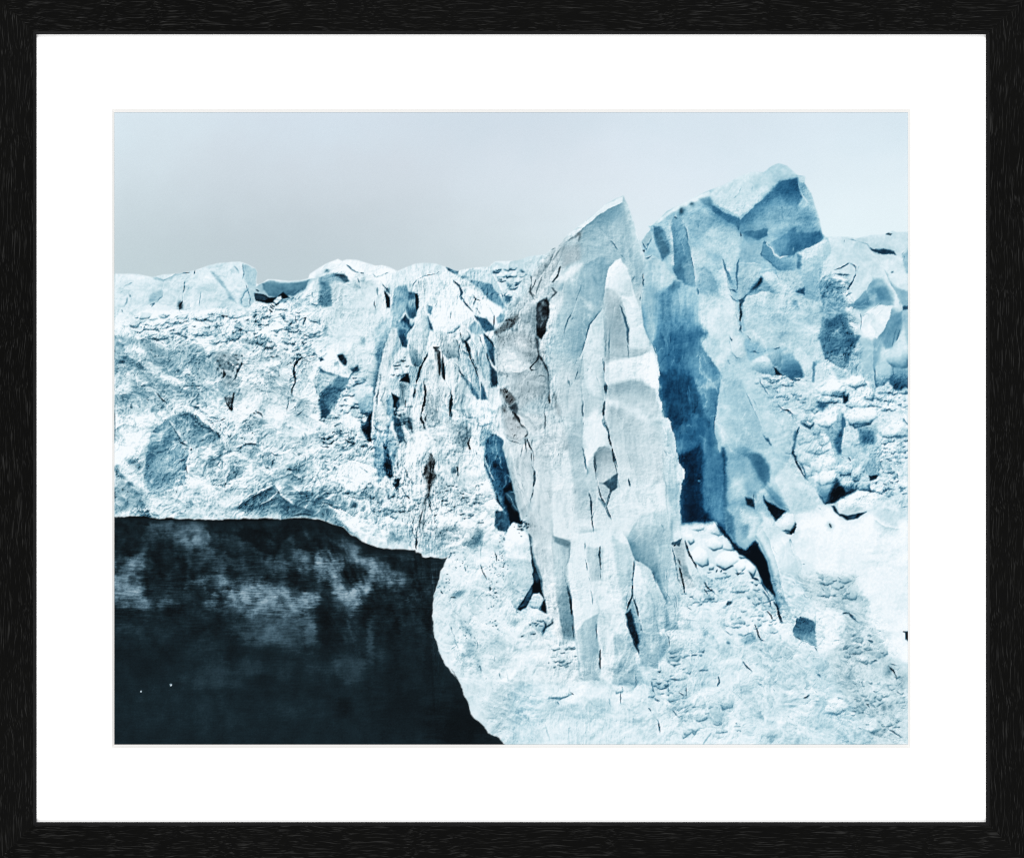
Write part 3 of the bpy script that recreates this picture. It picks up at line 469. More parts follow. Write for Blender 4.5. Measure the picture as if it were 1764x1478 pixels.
P('H', '1400,830 1540,765 1640,700 1690,780 1675,880 1620,960 1580,1060 1590,1240 1480,1235 1462,1180 1445,1000 1420,900', L=(.86, .7), T=.6, g='1450,850 1600,1050', s=2.5); P('H', '1395,835 1440,850 1430,970 1405,960', .5, .8, s=3); K('H', '1408,880 1410,965', 2.4, .35)
P('H', '1650,720 1690,790 1640,880 1560,870 1600,800', .78, .5, s=4)
P('H', '910,790 1000,740 1095,725 1085,915 960,915 905,890', .7, .6, s=2); P('H', '900,935 1085,925 1060,1030 1000,1110 950,1190 900,1262 890,1100', .78, .4, s=2); K('H', '910,915 1085,920', 2, .9, T=.2)
P('H', '1085,855 1095,760 1160,760 1190,810 1250,872 1360,855 1405,965 1230,968 1170,905', L=(.5, .72), T=.8, g='1120,880 1330,940', s=2); K('H', '1120,750 1180,790 1210,840 1250,875 1340,852', 2.4, .9, T=.3); K('H', '1100,745 1135,750', 6, .4, T=.8); K('H', '1105,760 1085,840 1110,880 1180,915 1225,970', 3, .3, T=.7)
P('H', '1085,1030 1105,1045 1100,1085 1050,1140 985,1172 1010,1130', .14, .4, s=2.5); P('H', '1100,1060 1150,1080 1180,1160 1090,1160', .68, .6, s=3); K('H', '985,1170 945,1220 900,1265', 3, .3, T=.5); K('H', '1075,980 1060,1030', 2.4, .35)
P('H', '1090,1010 1180,990 1260,1060 1400,1190 1290,1180 1200,1160', .84, .45, s=2.5); P('H', '1220,985 1400,980 1440,1040 1450,1110 1390,1160 1300,1120 1240,1050', .8, .4, s=2.5); P('H', '1388,1168 1455,1120 1465,1200 1430,1185', .28, .6, s=2); K('H', '1215,990 1250,1060', 1.8, .5)
K('H', '1374,780 1370,890', 2.6, .88, T=.2)
P('H', '930,1270 985,1185 1100,1165 1230,1170 1400,1195 1590,1250 1625,1320 1600,1500 1640,1640 1660,1770 1500,1750 1300,1640 1100,1640 950,1500', .82, .4, s=2.5)
for x, y, rx, ry, L, a, an in ((1220, 1185, 8, 5, .66, .7, 0), (1380, 1280, 5, 8, .5, .8, -30), (1300, 1400, 30, 14, .76, .5, 0), (1100, 1330, 30, 16, .87, .5, 0), (1480, 1330, 14, 14, .72, .5, 0), (1580, 1380, 6, 20, .68, .5, 0), (1140, 1200, 10, 4, .74, .5, 0), (1420, 1450, 20, 10, .84, .5, 0)): B('H', x, y, rx, ry, L, a, an, .5)
P('H', '1355,1235 1400,1250 1410,1310 1375,1310', .56, .7, s=2)
# slit and black crack
P('H', '765,900 790,935 825,1030 870,1140 885,1165 810,1140 785,1060', L=(.36, .66), T=.7, g='780,1000 870,1090', s=1.6); K('H', '742,845 765,905 800,1080 835,1200', 2, .35, T=.5); K('H', '905,800 902,900 885,1000 888,1150', 3, .36, T=.6); K('H', '810,1145 885,1165', 3.4, .35, T=.6)
K('H', '815,1190 850,1225 890,1250', 4, .42, T=.6); K('H', '905,1262 915,1340 905,1440 915,1500', 7, .09, T=0); K('H', '860,1320 885,1400 895,1478', 3, .45, T=.5); P('H', '890,1230 930,1220 945,1240 920,1290 905,1270', .2, .2)
# left flutes of the tower
P('H', '80,860 150,850 240,900 320,1000 390,1060 250,1110 150,1200 60,1300 60,1100', .82, .35, s=4); P('H', '160,600 220,590 290,700 312,830 270,870 240,900 205,800 170,700', L=(.5, .4), T=.6, g='200,620 280,850', s=2.5); P('H', '195,690 240,690 300,830 250,850', .32, .3, s=3)
P('H', '300,560 330,520 400,520 440,620 480,770 510,950 520,1110 430,1100 385,1060 340,960 335,820 315,680', L=(.66, .48), T=.7, g='350,560 430,1000', s=2.5); P('H', '290,550 320,530 330,800 345,960 310,900 315,700', .84, .4, s=3)
P('H', '330,930 390,1060 370,1060', .4, .6, s=2); K('H', '385,510 430,590 465,720 490,860 515,1000 525,1110', 2.4, .3, T=.5); E('H', '385,510 430,590 465,720 490,860 515,1000', 5, .86, .6, -1, .3)
P('H', '415,920 480,850 510,960 520,1110 430,1090', .58, .6, s=2.5); P('H', '520,970 600,950 660,990 700,1080 720,1180 560,1180 530,1100', .7, .6, s=4); P('H', '280,1130 340,1080 400,1090 390,1130 300,1180', .5, .6, s=3); B('H', 330, 1130, 3, 8, .3, .8, 20, .5)
K('H', '60,730 100,800 150,690', 3, .3); K('H', '95,880 150,852', 2.4, .2); K('H', '75,800 85,820', 5, .15); K('H', '75,1010 75,1090', 4, .25, T=.2); K('H', '70,1090 55,1160', 3, .4); K('H', '145,600 150,650', 2.4, .3)
B('H', 412, 470, 4, 6, .25, .8, 0, -.5); B('H', 490, 415, 5, 4, .35, .8, 0, -.4); K('H', '345,520 380,530', 3, .35, T=.4); K('H', '540,570 545,620', 2.4, .35); K('H', '500,545 540,565 575,535', 1.8, .5)
P('H', '60,735 130,640 150,690 100,790', .7, .2, s=2)
P('H', '560,1190 700,1180 720,1190 790,1050 860,1260 890,1478 560,1478', .87, .35, s=7); K('H', '540,1130 560,1190', 4, .4, T=.6); P('H', '800,1180 850,1230 890,1300 895,1478 860,1478 830,1300', .86, .3, s=2)
# ---- blue crevasse between spire and tower
P('I', '-100,-100 200,-60 520,-60 545,60 640,178 600,230 590,330 640,400 720,450 740,520 720,640 700,740 690,950 720,1150 760,1478 800,1800 430,1900 430,1478 380,1200 325,1100 245,910 225,830 240,680 205,450', T=1, L=(.56, .26), g='350,-50 400,520', s=16)
P('I', '60,-260 190,-260 190,150 150,290 120,280', .7, .5, s=7); P('I', '200,-160 330,-200 300,250 280,330 230,170', .52, .9, s=12); P('I', '150,290 230,160 290,330 290,460 210,480 200,440', .42, .9, s=4)
P('I', '330,180 420,130 520,150 640,178 570,200 520,270 430,240 330,400 300,460 300,330', .32, 1, s=11); P('I', '230,150 265,220 300,420 270,330', .28, 1, s=2)
P('I', '410,480 440,330 520,280 600,330 640,400 720,460 730,560 640,650 560,640 510,600', .46, .95, s=10); P('I', '560,620 640,600 740,540 720,620 640,670', .66, .6, s=4)
P('I', '205,470 310,480 400,500 500,570 515,620 485,760 470,950 330,1010 250,900 225,830 240,680', L=(.2, .12), T=1, g='300,480 300,800', s=5)
P('I', '250,690 300,550 400,505 480,550 512,605 480,760 465,940 330,1000 250,900', .15, 1, s=8)
P('I', '560,650 640,640 690,660 690,760 700,920 660,960 610,830 570,720', .38, .95, s=6); P('I', '500,640 550,620 600,840 665,965 620,965 560,870 490,860', .17, .9, s=3)
P('I', '420,1010 560,870 620,960 690,960 700,1180 600,1220 430,1160', .24, 1, s=10); P('I', '600,1210 700,1150 750,1478 780,1700 640,1700 620,1400', .32, .95, s=8); P('I', '390,1190 560,1140 600,1260 625,1478 640,1900 420,1900 430,1478', .115, 1, s=8)
for s_, L, w_ in (('160,140 130,300', .6, 2.4), ('310,470 345,370 390,300', .55, 2.2), ('205,340 230,305 265,310', .55, 1.6), ('300,180 300,330', .5, 1.6), ('400,440 415,330', .4, 2), ('240,60 290,330', .5, 2), ('470,620 480,800', .3, 3), ('540,560 545,650', .22, 3), ('690,740 695,1100', .2, 4), ('250,720 245,820', .3, 2), ('420,1250 450,1245', .4, 1.5), ('545,1445 585,1435', .75, 2)): K('I', s_, w_, L, T=.9, soft=1.4)
B('I', 580, 1300, 4, 8, .36, .7, 0, .8); B('I', 430, 1010, 8, 6, .34, .5, 0, .8); B('I', 440, 1040, 6, 8, .3, .5, 0, .8); B('I', 470, 980, 1.6, 2.4, .6, .7); B('I', 620, 810, 5, 10, .5, .6, 0, .8)
# white slope right of the crevasse
P('I', '640,180 760,60 900,150 960,340 1060,540 1200,720 1300,840 1420,950 1425,1000 1365,1190 1200,1478 800,1478 720,1200 700,960 705,740 760,560 700,440 600,330 570,240', .8, .5, s=3)
P('I', '560,-60 800,-60 850,150 820,260 830,340 760,430 700,420 620,330 640,180 570,100', .88, .35, s=5); P('I', '620,200 720,230 740,330 690,420 620,340', .78, .5, s=5)
P('I', '750,560 900,570 950,640 940,720 860,900 880,1000 760,960 700,940 705,760', .73, .5, s=4); P('I', '1000,560 1070,560 1200,730 1300,850 1420,955 1360,1190 1250,1190 1180,1120 1090,900 960,640', .82, .45, s=3); P('I', '1240,960 1400,930 1425,1000 1365,1190 1330,1100', .92, .2, s=5)
P('I', '870,850 960,730 1010,830 1100,1000 1170,1120 1040,1180 900,1090', .76, .5, s=4); K('I', '860,910 910,790 940,740', 1.6, .9); K('I', '900,950 980,830', 1.4, .88)
K('I', '930,620 965,690 1010,790 1060,890 1110,1005', 1.9, .38, T=.5); K('I', '1010,720 1060,820 1110,940', 1.4, .6, T=.5); P('I', '1112,1035 1150,1070 1182,1135 1140,1095', .2, .6, s=1.5)
P('I', '720,1150 860,1090 950,1130 1050,1220 1150,1330 1160,1478 800,1700 750,1478', .66, .6, s=5); P('I', '1000,1215 1080,1230 1140,1330 1160,1440 1110,1440 1050,1350', .38, .6, s=3); P('I', '860,1150 960,1160 1060,1290 1000,1360 900,1260', .52, .7, s=6); P('I', '755,1170 785,1180 800,1300 850,1478 850,1700 760,1600', .2, .9, s=3); P('I', '690,900 725,1000 760,1200 740,1478 715,1300', .66, .6, s=4)
for x, y, rx, ry, L in ((930, 1390, 14, 10, .72), (1050, 1400, 10, 8, .78), (900, 1050, 20, 10, .72), (980, 1455, 4, 4, .2), (1060, 1300, 8, 8, .3), (850, 1330, 8, 14, .7), (1100, 1460, 8, 5, .4)): B('I', x, y, rx, ry, L, .7, 20, .5)
P('I', '1210,1400 1350,1212 1400,1300 1490,1440 1500,1700 1330,1900 1200,1700', .86, .3, s=2); E('I', '1200,1420 1260,1360 1350,1212', 4, .66, .6, -1, .4)
K('I', '1290,1198 1360,1205', 2.4, .5, T=.5)
# shelf folds under the tower
P('I', '820,190 930,200 960,340 920,390 860,370 825,300', .88, .2, s=3)
for s_, w_, L, T_ in (('815,190 828,300 850,345 885,378 930,388', 3, .5, .7), ('820,205 845,245', 3.4, .3, .6), ('955,290 990,325 1060,338 1140,318', 3.6, .2, .2), ('1190,305 1260,295', 2.6, .35, .3), ('905,-20 912,80 905,140 930,185', 6, .1, 0), ('955,185 1005,232', 3, .35, .2), ('800,400 830,450', 2.4, .6, .5), ('870,0 890,120', 2, .5, .4), ('1290,170 1285,190', 2, .3, .4)): K('I', s_, w_, L, T=T_)
P('I', '940,160 1000,130 1090,190 1120,240 1000,250', .89, .3, s=2); E('I', '935,190 1000,240 1100,260', 4, .7, .6, -1, .4)
# ---- right cliff
P('J', '836,98 1000,94 1080,108 1200,76 1320,70 1400,52 1600,48 1600,700 1500,900 1240,1478 1100,1300 820,1160 760,960 790,700 750,470 800,320 858,220', .86, .35, s=2)
P('J', '1075,108 1200,78 1320,70 1400,55 1600,48 1600,300 1460,260 1240,236 1170,160', .84, .3, s=3); P('J', '1230,236 1340,240 1450,260 1500,400 1600,560 1440,530 1360,440 1290,340', .88, .25, s=2.5)
P('J', '1200,186 1300,192 1400,216 1418,246 1330,236 1215,210', .25, .4, s=1.5); P('J', '1330,70 1355,55 1380,66 1370,78', .25, .2); K('J', '1460,245 1480,210 1517,185', 2.4, .3); P('J', '1470,240 1520,200 1600,190 1600,420 1510,400 1470,300', .72, .5, s=2.5); K('J', '1470,300 1490,250', 2.4, .3)
K('J', '1080,130 1170,160 1240,235 1290,335 1350,440 1410,560 1450,680 1470,740', 2.2, .6, T=.4); P('J', '1350,460 1440,540 1600,580 1600,700 1470,690', .68, .5, s=3); P('J', '1470,690 1530,690 1530,720 1475,722', .22, .5)
K('J', '1080,130 1000,105', 2, .6); K('J', '972,115 974,135', 2, .4); B('J', 1378, 398, 2, 1.5, .25, .8)
P('J', '750,470 780,440 850,425 930,470 970,580 1000,760 1000,910 900,830 790,790 790,700 752,620', .68, .55, s=4)
P('J', '785,790 860,770 960,850 1010,930 1110,945 1060,1040 1010,1150 990,1225 900,1180 820,1150 770,1020 760,940 790,860', L=(.42, .56), T=.6, g='850,800 900,1150', s=3); P('J', '830,800 940,850 1000,930 960,1060 860,960', .36, .7, s=6); P('J', '1000,920 1040,900 1110,945 1060,1000 1020,1060', .3, .5, s=4)
P('J', '810,1090 900,1100 1000,1170 990,1225 900,1190 830,1150', .66, .4, s=3)
for s_, w_, L in (('885,375 950,355 1015,318', 3.4, .3), ('880,400 940,425 1045,412', 3, .35), ('1015,318 1070,350 1085,385', 2.4, .4), ('1080,340 1070,420 1040,480 998,555', 4, .25), ('1100,340 1085,400', 1.6, .5), ('880,350 905,300', 2.4, .5), ('980,600 1040,575', 2.4, .45), ('1040,720 1080,680 1110,680', 2.4, .35), ('1120,780 1200,730 1250,690 1290,665', 2.4, .4), ('1110,750 1113,900', 2.4, .3), ('1030,815 1060,780 1110,830', 2, .45), ('1020,900 1080,935 1115,930', 3, .4), ('1040,1065 1070,1000 1115,945', 4, .3), ('1250,770 1300,720', 2, .5), ('1170,760 1220,735', 2, .5), ('1240,1080 1310,900', 3, .7)): K('J', s_, w_, L, T=.5)
P('J', '1020,690 1100,600 1190,540 1220,445 1300,455 1400,575 1390,685 1300,665 1200,690 1110,720', .66, .55, s=4); P('J', '1220,530 1330,520 1390,640 1280,640', .54, .6, s=3); P('J', '1030,680 1180,600 1200,680 1100,710', .5, .6, s=4); B('J', 1260, 500, 10, 6, .74, .7, 0, .4); P('J', '1180,600 1250,580 1230,650 1190,640', .74, .4, s=2)
P('J', '1110,790 1200,720 1290,672 1395,690 1340,830 1280,900 1210,985 1140,930 1115,890', .91, .2, s=2); P('J', '1020,780 1100,760 1115,890 1060,930 1010,870', .86, .3, s=2)
P('J', '1340,840 1400,760 1470,740 1480,850 1440,960 1380,1050 1330,1060 1300,1000', .64, .55, s=3); P('J', '1210,985 1340,840 1310,1000 1250,1200 1240,1430 1220,1200', .7, .5, s=4); P('J', '1110,960 1200,985 1220,1200 1240,1420 1150,1330 1130,1280 1010,1230 1040,1080', .74, .5, s=4); P('J', '1000,1170 1100,1130 1170,1200 1180,1330 1120,1280 1000,1250', .68, .6, s=4)
for s_ in ('1380,830 1340,930 1350,1050', '1430,850 1400,980 1380,1050', '1460,880 1420,1000'): K('J', s_, 2, .4, T=.5)
C('J', '1310,1110 1380,1040 1450,985 1500,1010 1515,1100 1515,1210 1450,1230 1380,1200', .8, .55, 8, .5); C('J', '1245,1380 1240,1240 1270,1180 1330,1150 1385,1220 1380,1290 1330,1330 1310,1380', .78, .55, 6, .5); P('J', '1380,1200 1450,1235 1600,1240 1600,1400 1420,1410 1350,1330', L=(.68, .36), T=.6, g='1450,1220 1420,1400', s=2.5); P('J', '1470,720 1600,730 1600,1000 1510,1040 1490,900', .72, .5, s=3)
K('J', '1240,1170 1235,1300 1240,1400', 3, .4, T=.6); K('J', '1390,1200 1395,1280 1360,1320', 3, .35, T=.6)
# ---- tumbled blocks at the foot of the tower
P('I', '1000,420 1160,340 1763,480 1763,1800 1700,1800 1490,1440 1400,1300 1360,1200 1420,1010 1300,860 1200,720 1060,540', .87, .3, s=3)
P('I', '1010,410 1080,375 1150,372 1190,440 1215,520 1120,530 1010,490', L=(.9, .55), T=.5, g='1090,400 1110,525', s=1.8)
P('I', '1140,365 1250,350 1275,390 1270,510 1200,455', .66, .55, s=2); P('I', '1195,455 1265,505 1275,525 1215,520', .13, .5, s=1.5)
P('I', '1265,385 1330,320 1400,265 1500,370 1560,425 1548,580 1430,550 1380,560 1290,520', .84, .4, s=2); P('I', '1270,400 1340,400 1400,450 1445,545 1380,560 1290,520', L=(.66, .34), T=.7, g='1320,400 1370,550', s=3); P('I', '1400,265 1480,320 1560,425 1480,400', .8, .4, s=2.5)
P('I', '1535,420 1565,445 1550,585 1525,575', .5, .7, s=2); P('I', '1562,450 1600,420 1680,430 1763,470 1763,570 1600,592 1555,580', .87, .35, s=2); K('I', '1290,535 1400,570', 3, .25, T=.5); K('I', '1470,570 1550,582', 3, .2, T=.5); K('I', '1210,470 1250,440', 1.5, .8)
P('J', '720,1210 800,1170 990,1230 990,1290 930,1340 880,1310 800,1330 720,1340', .84, .4, s=2); P('J', '880,1250 990,1240 980,1300 930,1335 880,1310', .74, .5, s=3)
for s_ in ('710,1400 760,1350 870,1310 960,1350 990,1400 930,1440 800,1450', '970,1440 990,1330 1030,1282 1100,1285 1140,1340 1130,1400 1050,1430', '1040,1470 1080,1400 1150,1360 1220,1420 1240,1478', '1235,1400 1290,1375 1340,1390 1390,1420 1320,1440 1240,1420', '1440,1410 1500,1390 1530,1410 1500,1440', '270,1320 310,1290 390,1290 400,1320 350,1345'): C('J', s_, .93, .58, 6, .4, .45, 1.3)
for s_ in ('700,220 760,180 870,200 890,220 800,232', '960,260 1000,200 1100,210 1200,260 1180,310 1040,325', '760,430 790,370 900,360 910,400 860,460 800,490', '960,380 1010,330 1160,320 1230,380 1200,450 1060,490', '730,150 780,90 870,70 940,110 970,150 900,190 800,190', '1250,480 1340,430 1460,420 1520,480 1510,560 1400,580 1290,540', '1390,110 1440,150 1500,150 1517,190 1440,190'): C('K', s_, .92, .55, 7, .4, .42, 1.4)
P('K', '960,180 1040,175 1000,260 960,262', .2, .5, s=2.5); P('K', '720,260 760,230 830,240 760,320', .45, .6, s=3); P('K', '600,440 690,470 700,440 740,420 690,500 640,480', .25, .5, s=3)
K('K', '370,235 395,290 440,325 500,350 545,385', 5, .06, T=.3); K('K', '240,50 250,110 290,170 340,220', 3, .4, T=.5); K('K', '370,230 395,210', 3, .25); E('K', '240,40 260,120 340,220 400,310', 6, .93, .6, 1, .2)
# knobbly columns
P('K', '590,500 650,480 760,550 830,540 850,650 880,740 910,880 900,980 870,1080 800,1125 740,1040 700,970 640,920 560,780 545,680', .85, .35, s=2); P('K', '700,960 760,990 850,960 905,950 890,1020 850,1090 800,1125 750,1080', L=(.7, .42), T=.6, g='800,950 800,1110', s=3)
for s_ in ('590,560 640,490 720,540 700,600 630,620', '620,640 700,590 800,560 840,640 760,680 650,680', '560,690 620,640 650,700 600,750', '640,730 740,670 850,690 870,760 760,790 680,800', '580,790 650,760 720,800 680,850 620,860', '690,860 760,790 880,810 900,880 800,900', '680,930 760,880 890,890 900,950 800,960'): C('K', s_, .9, .66, 5, .35, .5, 1.1)
P('K', '590,500 620,540 570,640 560,720 600,800 660,880 665,945 620,890 560,780 525,705 545,600', .2, .5, s=3)
K('K', '590,510 550,590 525,700 560,790 620,890 665,942', 6, .1, T=.4)
P('K', '790,520 880,470 960,420 960,520 940,640 940,710 890,700 850,640 830,540', .68, .5, s=3); P('K', '880,640 900,580 945,560 940,640 960,700 930,715 890,695', .45, .65, s=3); K('K', '960,350 970,470 965,560 935,640 950,700 985,730', 6, .42, T=.6, soft=2)
P('K', '970,480 1060,560 1130,640 1150,760 1080,800 1000,740 945,660', .78, .4, s=3); P('K', '880,710 960,700 1040,760 1140,760 1140,880 1060,960 1000,1010 960,900 900,880', .76, .45, s=4)
for s_ in ('1040,780 1100,740 1150,790 1130,880 1060,870', '960,790 1010,770 1040,860 1000,900', '1080,960 1130,870 1190,920 1190,1020 1110,1020'): C('K', s_, .84, .56, 6, .45, .4)
P('K', '1090,490 1200,480 1250,640 1270,800 1260,900 1200,910 1140,850 1150,700 1100,600', .72, .45, s=4); P('K', '1090,490 1170,500 1180,640 1110,620', .54, .55, s=5); P('K', '1140,820 1200,780 1270,810 1260,900 1210,920', .66, .5, s=3); K('K', '1270,620 1280,800 1310,870', 3, .6, T=.4)
P('K', '890,940 960,860 1000,1000 1070,960 1060,1020 980,1020 900,1030', .45, .5, s=4); P('K', '740,1050 800,1120 850,1090 890,1030 1000,1010 1060,1015 960,1060 880,1120 800,1135', .12, .2, s=2.5); P('K', '1190,900 1260,890 1250,925 1195,930', .2, .4, s=2); P('K', '1060,950 1090,930 1090,1010 1060,1000', .5, .5, s=2.5)
for s_, w_, L in (('930,720 970,750', 4, .4), ('1000,740 1025,775', 5, .35), ('1390,860 1420,900', 2, .4), ('1200,1000 1240,1030', 2, .35), ('1280,680 1320,690', 2, .4), ('1370,300 1395,290', 2, .3), ('1470,400 1517,460', 4, .5), ('1270,430 1310,445', 2.4, .35), ('1320,970 1340,980', 3, .4), ('1450,1020 1480,1020', 4, .45), ('1450,1170 1517,1160', 3, .5), ('1190,940 1260,950', 2, .4)): K('K', s_, w_, L, T=.5)
for x, y, rx, ry, L in ((1330, 1200, 30, 20, .84), (1440, 1250, 8, 14, .76), (1300, 1100, 16, 6, .82), (1400, 640, 30, 20, .9), (1480, 740, 20, 20, .88), (1300, 780, 14, 10, .8)): B('K', x, y, rx, ry, L, .6, 0, .35)
P('K', '560,740 500,790 400,880 380,960 460,1130 580,1200 740,1110 700,970 640,920', .87, .3, s=2); P('K', '390,900 520,750 460,860', .8, .4, s=3)
P('K', '560,1160 760,1150 1000,1260 1200,1220 1600,1300 1600,2000 700,1900 560,1400', .93, .1, s=8)
# boulder
P('K', '880,1150 940,1080 1000,1040 1130,1040 1250,1045 1270,1130 1160,1210 1060,1225 980,1240 920,1220', L=(.95, .87), T=.15, g='1050,1040 1050,1230', s=1.8); P('K', '858,1150 880,1150 925,1220 1000,1240 1080,1222 1160,1205 1090,1262 1000,1278 930,1240 880,1195', .22, .4, s=2); P('K', '1000,1255 1080,1235 1050,1265', .5, .5, s=2)
P('K', '1230,1100 1350,1060 1450,1100 1440,1240 1430,1330 1260,1270 1200,1200', .84, .3, s=5); E('K', '1220,1270 1330,1340 1460,1350', 5, .72, .6, 1, .3)
B('K', 845, 1335, 5, 5, .6, .7, 0, -.1); K('K', '730,1150 770,1195', 1.6, .5); K('K', '840,1310 860,1350', 3, .35, T=-.1)
# pit with a snow lump
P('K', '0,940 110,1000 120,1120 190,1140 250,1060 380,950 470,1130 560,1200 480,1210 400,1240 240,1260 0,1150', .74, .5, s=4); P('K', '120,1060 180,1110 190,1210 170,1210 120,1140', .25, .3, s=2.5); P('K', '275,1075 330,1150 400,1200 462,1220 420,1290 380,1295 340,1220', .12, .6, s=2); P('K', '300,980 350,1000 420,1080 470,1150 400,1150 330,1090', .56, .6, s=3.5)
P('K', '110,900 200,880 215,1000 205,1100 180,1020 130,1010', .55, .6, s=4)
P('K', '420,1372 490,1382 545,1340 555,1290 565,1310 540,1390 490,1395', .06, .1, s=1.5); C('K', '378,1330 420,1260 470,1215 530,1225 552,1260 548,1315 500,1375 440,1372', .95, .72, 5, .1, .3); K('K', '520,1235 545,1250 552,1280', 2.6, .25); B('K', 760, 950, 10, 6, .4, .4, 0, .5)
# ---- dark channel and foreground
P('L', '560,480 900,470 1000,560 1300,420 1500,560 1763,700 1763,3000 400,3000 400,1400 560,1000', .89, .28, s=4)
P('L', '700,520 900,490 960,600 1080,740 1180,800 1260,860 1310,1000 1420,1170 1100,1200 700,1060 640,640', .86, .3, s=2)
P('L', '600,300 1000,200 1010,380 1000,520 1080,700 1180,690 1260,650 1320,760 1380,950 1410,1080 1418,1165 1370,1090 1310,1000 1290,950 1250,850 1180,810 1140,740 1075,740 1000,640 910,488 620,500', L=(.16, .1), T=.8, g='800,300 1200,800', s=2)
P('L', '620,0 800,0 760,200 800,470 620,500 600,300', .115, 1, s=8); P('L', '760,230 860,120 900,300 1000,380 960,470 910,480 800,470', .26, .9, s=8); P('L', '870,0 970,0 990,200 1000,390 940,330 880,200', .4, .9, s=6); P('L', '965,0 1010,60 1020,240 1000,380 985,200', .14, .8, s=3); B('L', 870, 430, 8, 6, .42, .6, 0, .7); B('L', 790, 240, 8, 10, .26, .6, 0, .9)
K('L', '760,152 800,145', 2, .7); P('L', '1010,60 1150,180 1170,330 1030,380 1005,300', .5, .75, s=6); P('L', '1030,20 1180,80 1200,180 1150,260 1060,150', .72, .5, s=7)
P('L', '1000,390 1060,345 1160,340 1230,410 1300,430 1320,500 1290,620 1190,690 1100,690 1040,620 990,500', .66, .55, s=3); P('L', '1100,400 1230,420 1300,440 1290,560 1220,640 1130,520', .8, .4, s=5); P('L', '1000,400 1090,420 1110,600 1090,690 1010,560', .42, .7, s=6); P('L', '1130,520 1190,530 1180,620 1130,600', .58, .6, s=4); K('L', '1120,415 1145,400', 4, .2); K('L', '1240,250 1230,340', 4, .3, T=0)
P('L', '1170,260 1230,300 1240,410 1220,410 1200,340', .14, .4, s=2.5)
P('L', '1275,560 1320,500 1400,520 1500,620 1600,800 1660,960 1600,1130 1500,1200 1480,1290 1420,1150 1390,950 1340,790', .86, .3, s=3); P('L', '1270,580 1300,640 1400,820 1460,1000 1490,1130 1430,1150 1400,960 1330,770', L=(.78, .6), T=.5, g='1290,640 1440,1100', s=3)
for s_, w_, L in (('1530,640 1580,760 1600,800', 3, .4), ('1405,700 1435,780', 2.4, .5), ('1640,840 1680,860', 2.4, .4), ('1600,920 1640,980', 2, .45), ('1670,1110 1700,1150', 2.6, .4), ('1580,1010 1600,1040', 2, .5), ('1540,640 1560,680', 4, .35)): K('L', s_, w_, L, T=.4)
B('L', 1600, 1110, 6, 10, .72, .6, 20, .4); P('L', '1570,640 1763,640 1763,850 1640,850 1590,760', .91, .15, s=4)
# blocks on the apron
for s_ in ('690,540 740,500 800,510 800,560 760,578', '830,540 860,490 920,495 970,600 940,615 880,590', '820,660 890,620 970,680 965,720 890,735 840,710', '910,800 970,750 1090,740 1130,800 1060,870 1000,905 930,860', '690,760 740,710 820,740 850,800 850,860 800,875 750,850', '970,620 1010,650 1070,740 1040,740 980,730', '1060,860 1150,800 1165,890 1100,945', '1080,745 1140,745 1170,800 1130,810', '1170,840 1230,825 1260,900 1240,960 1190,910', '860,850 900,850 890,900 860,900', '650,600 710,590 720,660 690,690'): C('L', s_, .92, .62, 5, .2, .4, 1.4)
for s_, w_, L in (('910,860 990,905 1060,865', 4, .32), ('1070,930 1100,950 1170,890', 3.4, .3), ('930,900 920,930', 4, .35), ('970,900 965,930', 4, .35), ('1200,920 1240,980 1300,1010', 4, .3), ('1300,980 1330,1060 1400,1160', 4, .35), ('1230,1170 1245,1205', 3, .3), ('1300,1180 1340,1220', 3, .2), ('1350,1260 1390,1300 1405,1340', 4.4, .25), ('1410,1180 1450,1230 1470,1330 1490,1375', 4.4, .2), ('670,1220 715,1255', 2.4, .2), ('1245,1380 1270,1420', 3.4, .3), ('760,1300 800,1330', 1.8, .4), ('1100,1010 1140,1020', 1.5, .6), ('840,1160 890,1190', 1.8, .6), ('930,1080 980,1100', 1.6, .62), ('980,1420 1060,1470', 2.4, .5), ('1240,1050 1290,1100', 3, .4), ('630,1330 760,1350', 2, .5), ('1065,1265 1070,1270', 2.6, .2), ('700,1130 740,1170', 2, .4), ('1300,1080 1340,1130', 3, .4)): K('L', s_, w_, L, T=.4)
P('L', '1005,1195 1020,1175 1045,1180 1058,1195 1040,1205 1015,1208', .04, 0, s=1.2); B('L', 1090, 1345, 5, 4, .6, .7, 0, .4)
P('L', '650,1080 850,1000 1100,1050 1300,1180 1400,1400 1300,1478 600,1478', .91, .2, s=10, a=.5)
# tile N / M: apron bottom
P('N', '0,560 250,540 640,880 900,930 1763,1000 1763,1500 0,1500', .92, .15, s=14, a=.8)
P('M', '1060,0 1517,-200 1600,-200 1600,700 1517,760 1350,700 1190,420 1110,200', .95, .1, s=5)
P('M', '480,0 1060,0 1130,230 1200,430 1350,690 1517,800 1517,1478 1250,1478 900,900 740,560 730,300', .85, -.05, s=10)
P('N', '800,0 815,110 850,290 890,450 1000,400 1020,700 910,750 850,640 830,560 760,420 745,320 770,200', .72, .4, s=2); P('N', '760,320 830,300 890,450 960,560 880,620 810,520', .6, .5, s=5)
P('N', '1000,440 1060,440 1110,500 1100,580 1030,700 1015,600', .68, .4, s=3); C('N', '1085,640 1150,560 1220,565 1225,640 1160,730 1110,690', .86, .62, 5, .3, .45)
P('N', '1080,360 1100,250 1160,300 1180,400 1090,430', .62, .4, s=3); P('N', '630,790 820,780 822,910 760,900 640,885', .76, .25, s=3); P('N', '830,760 880,780 895,880 830,890', .76, .3, s=2)
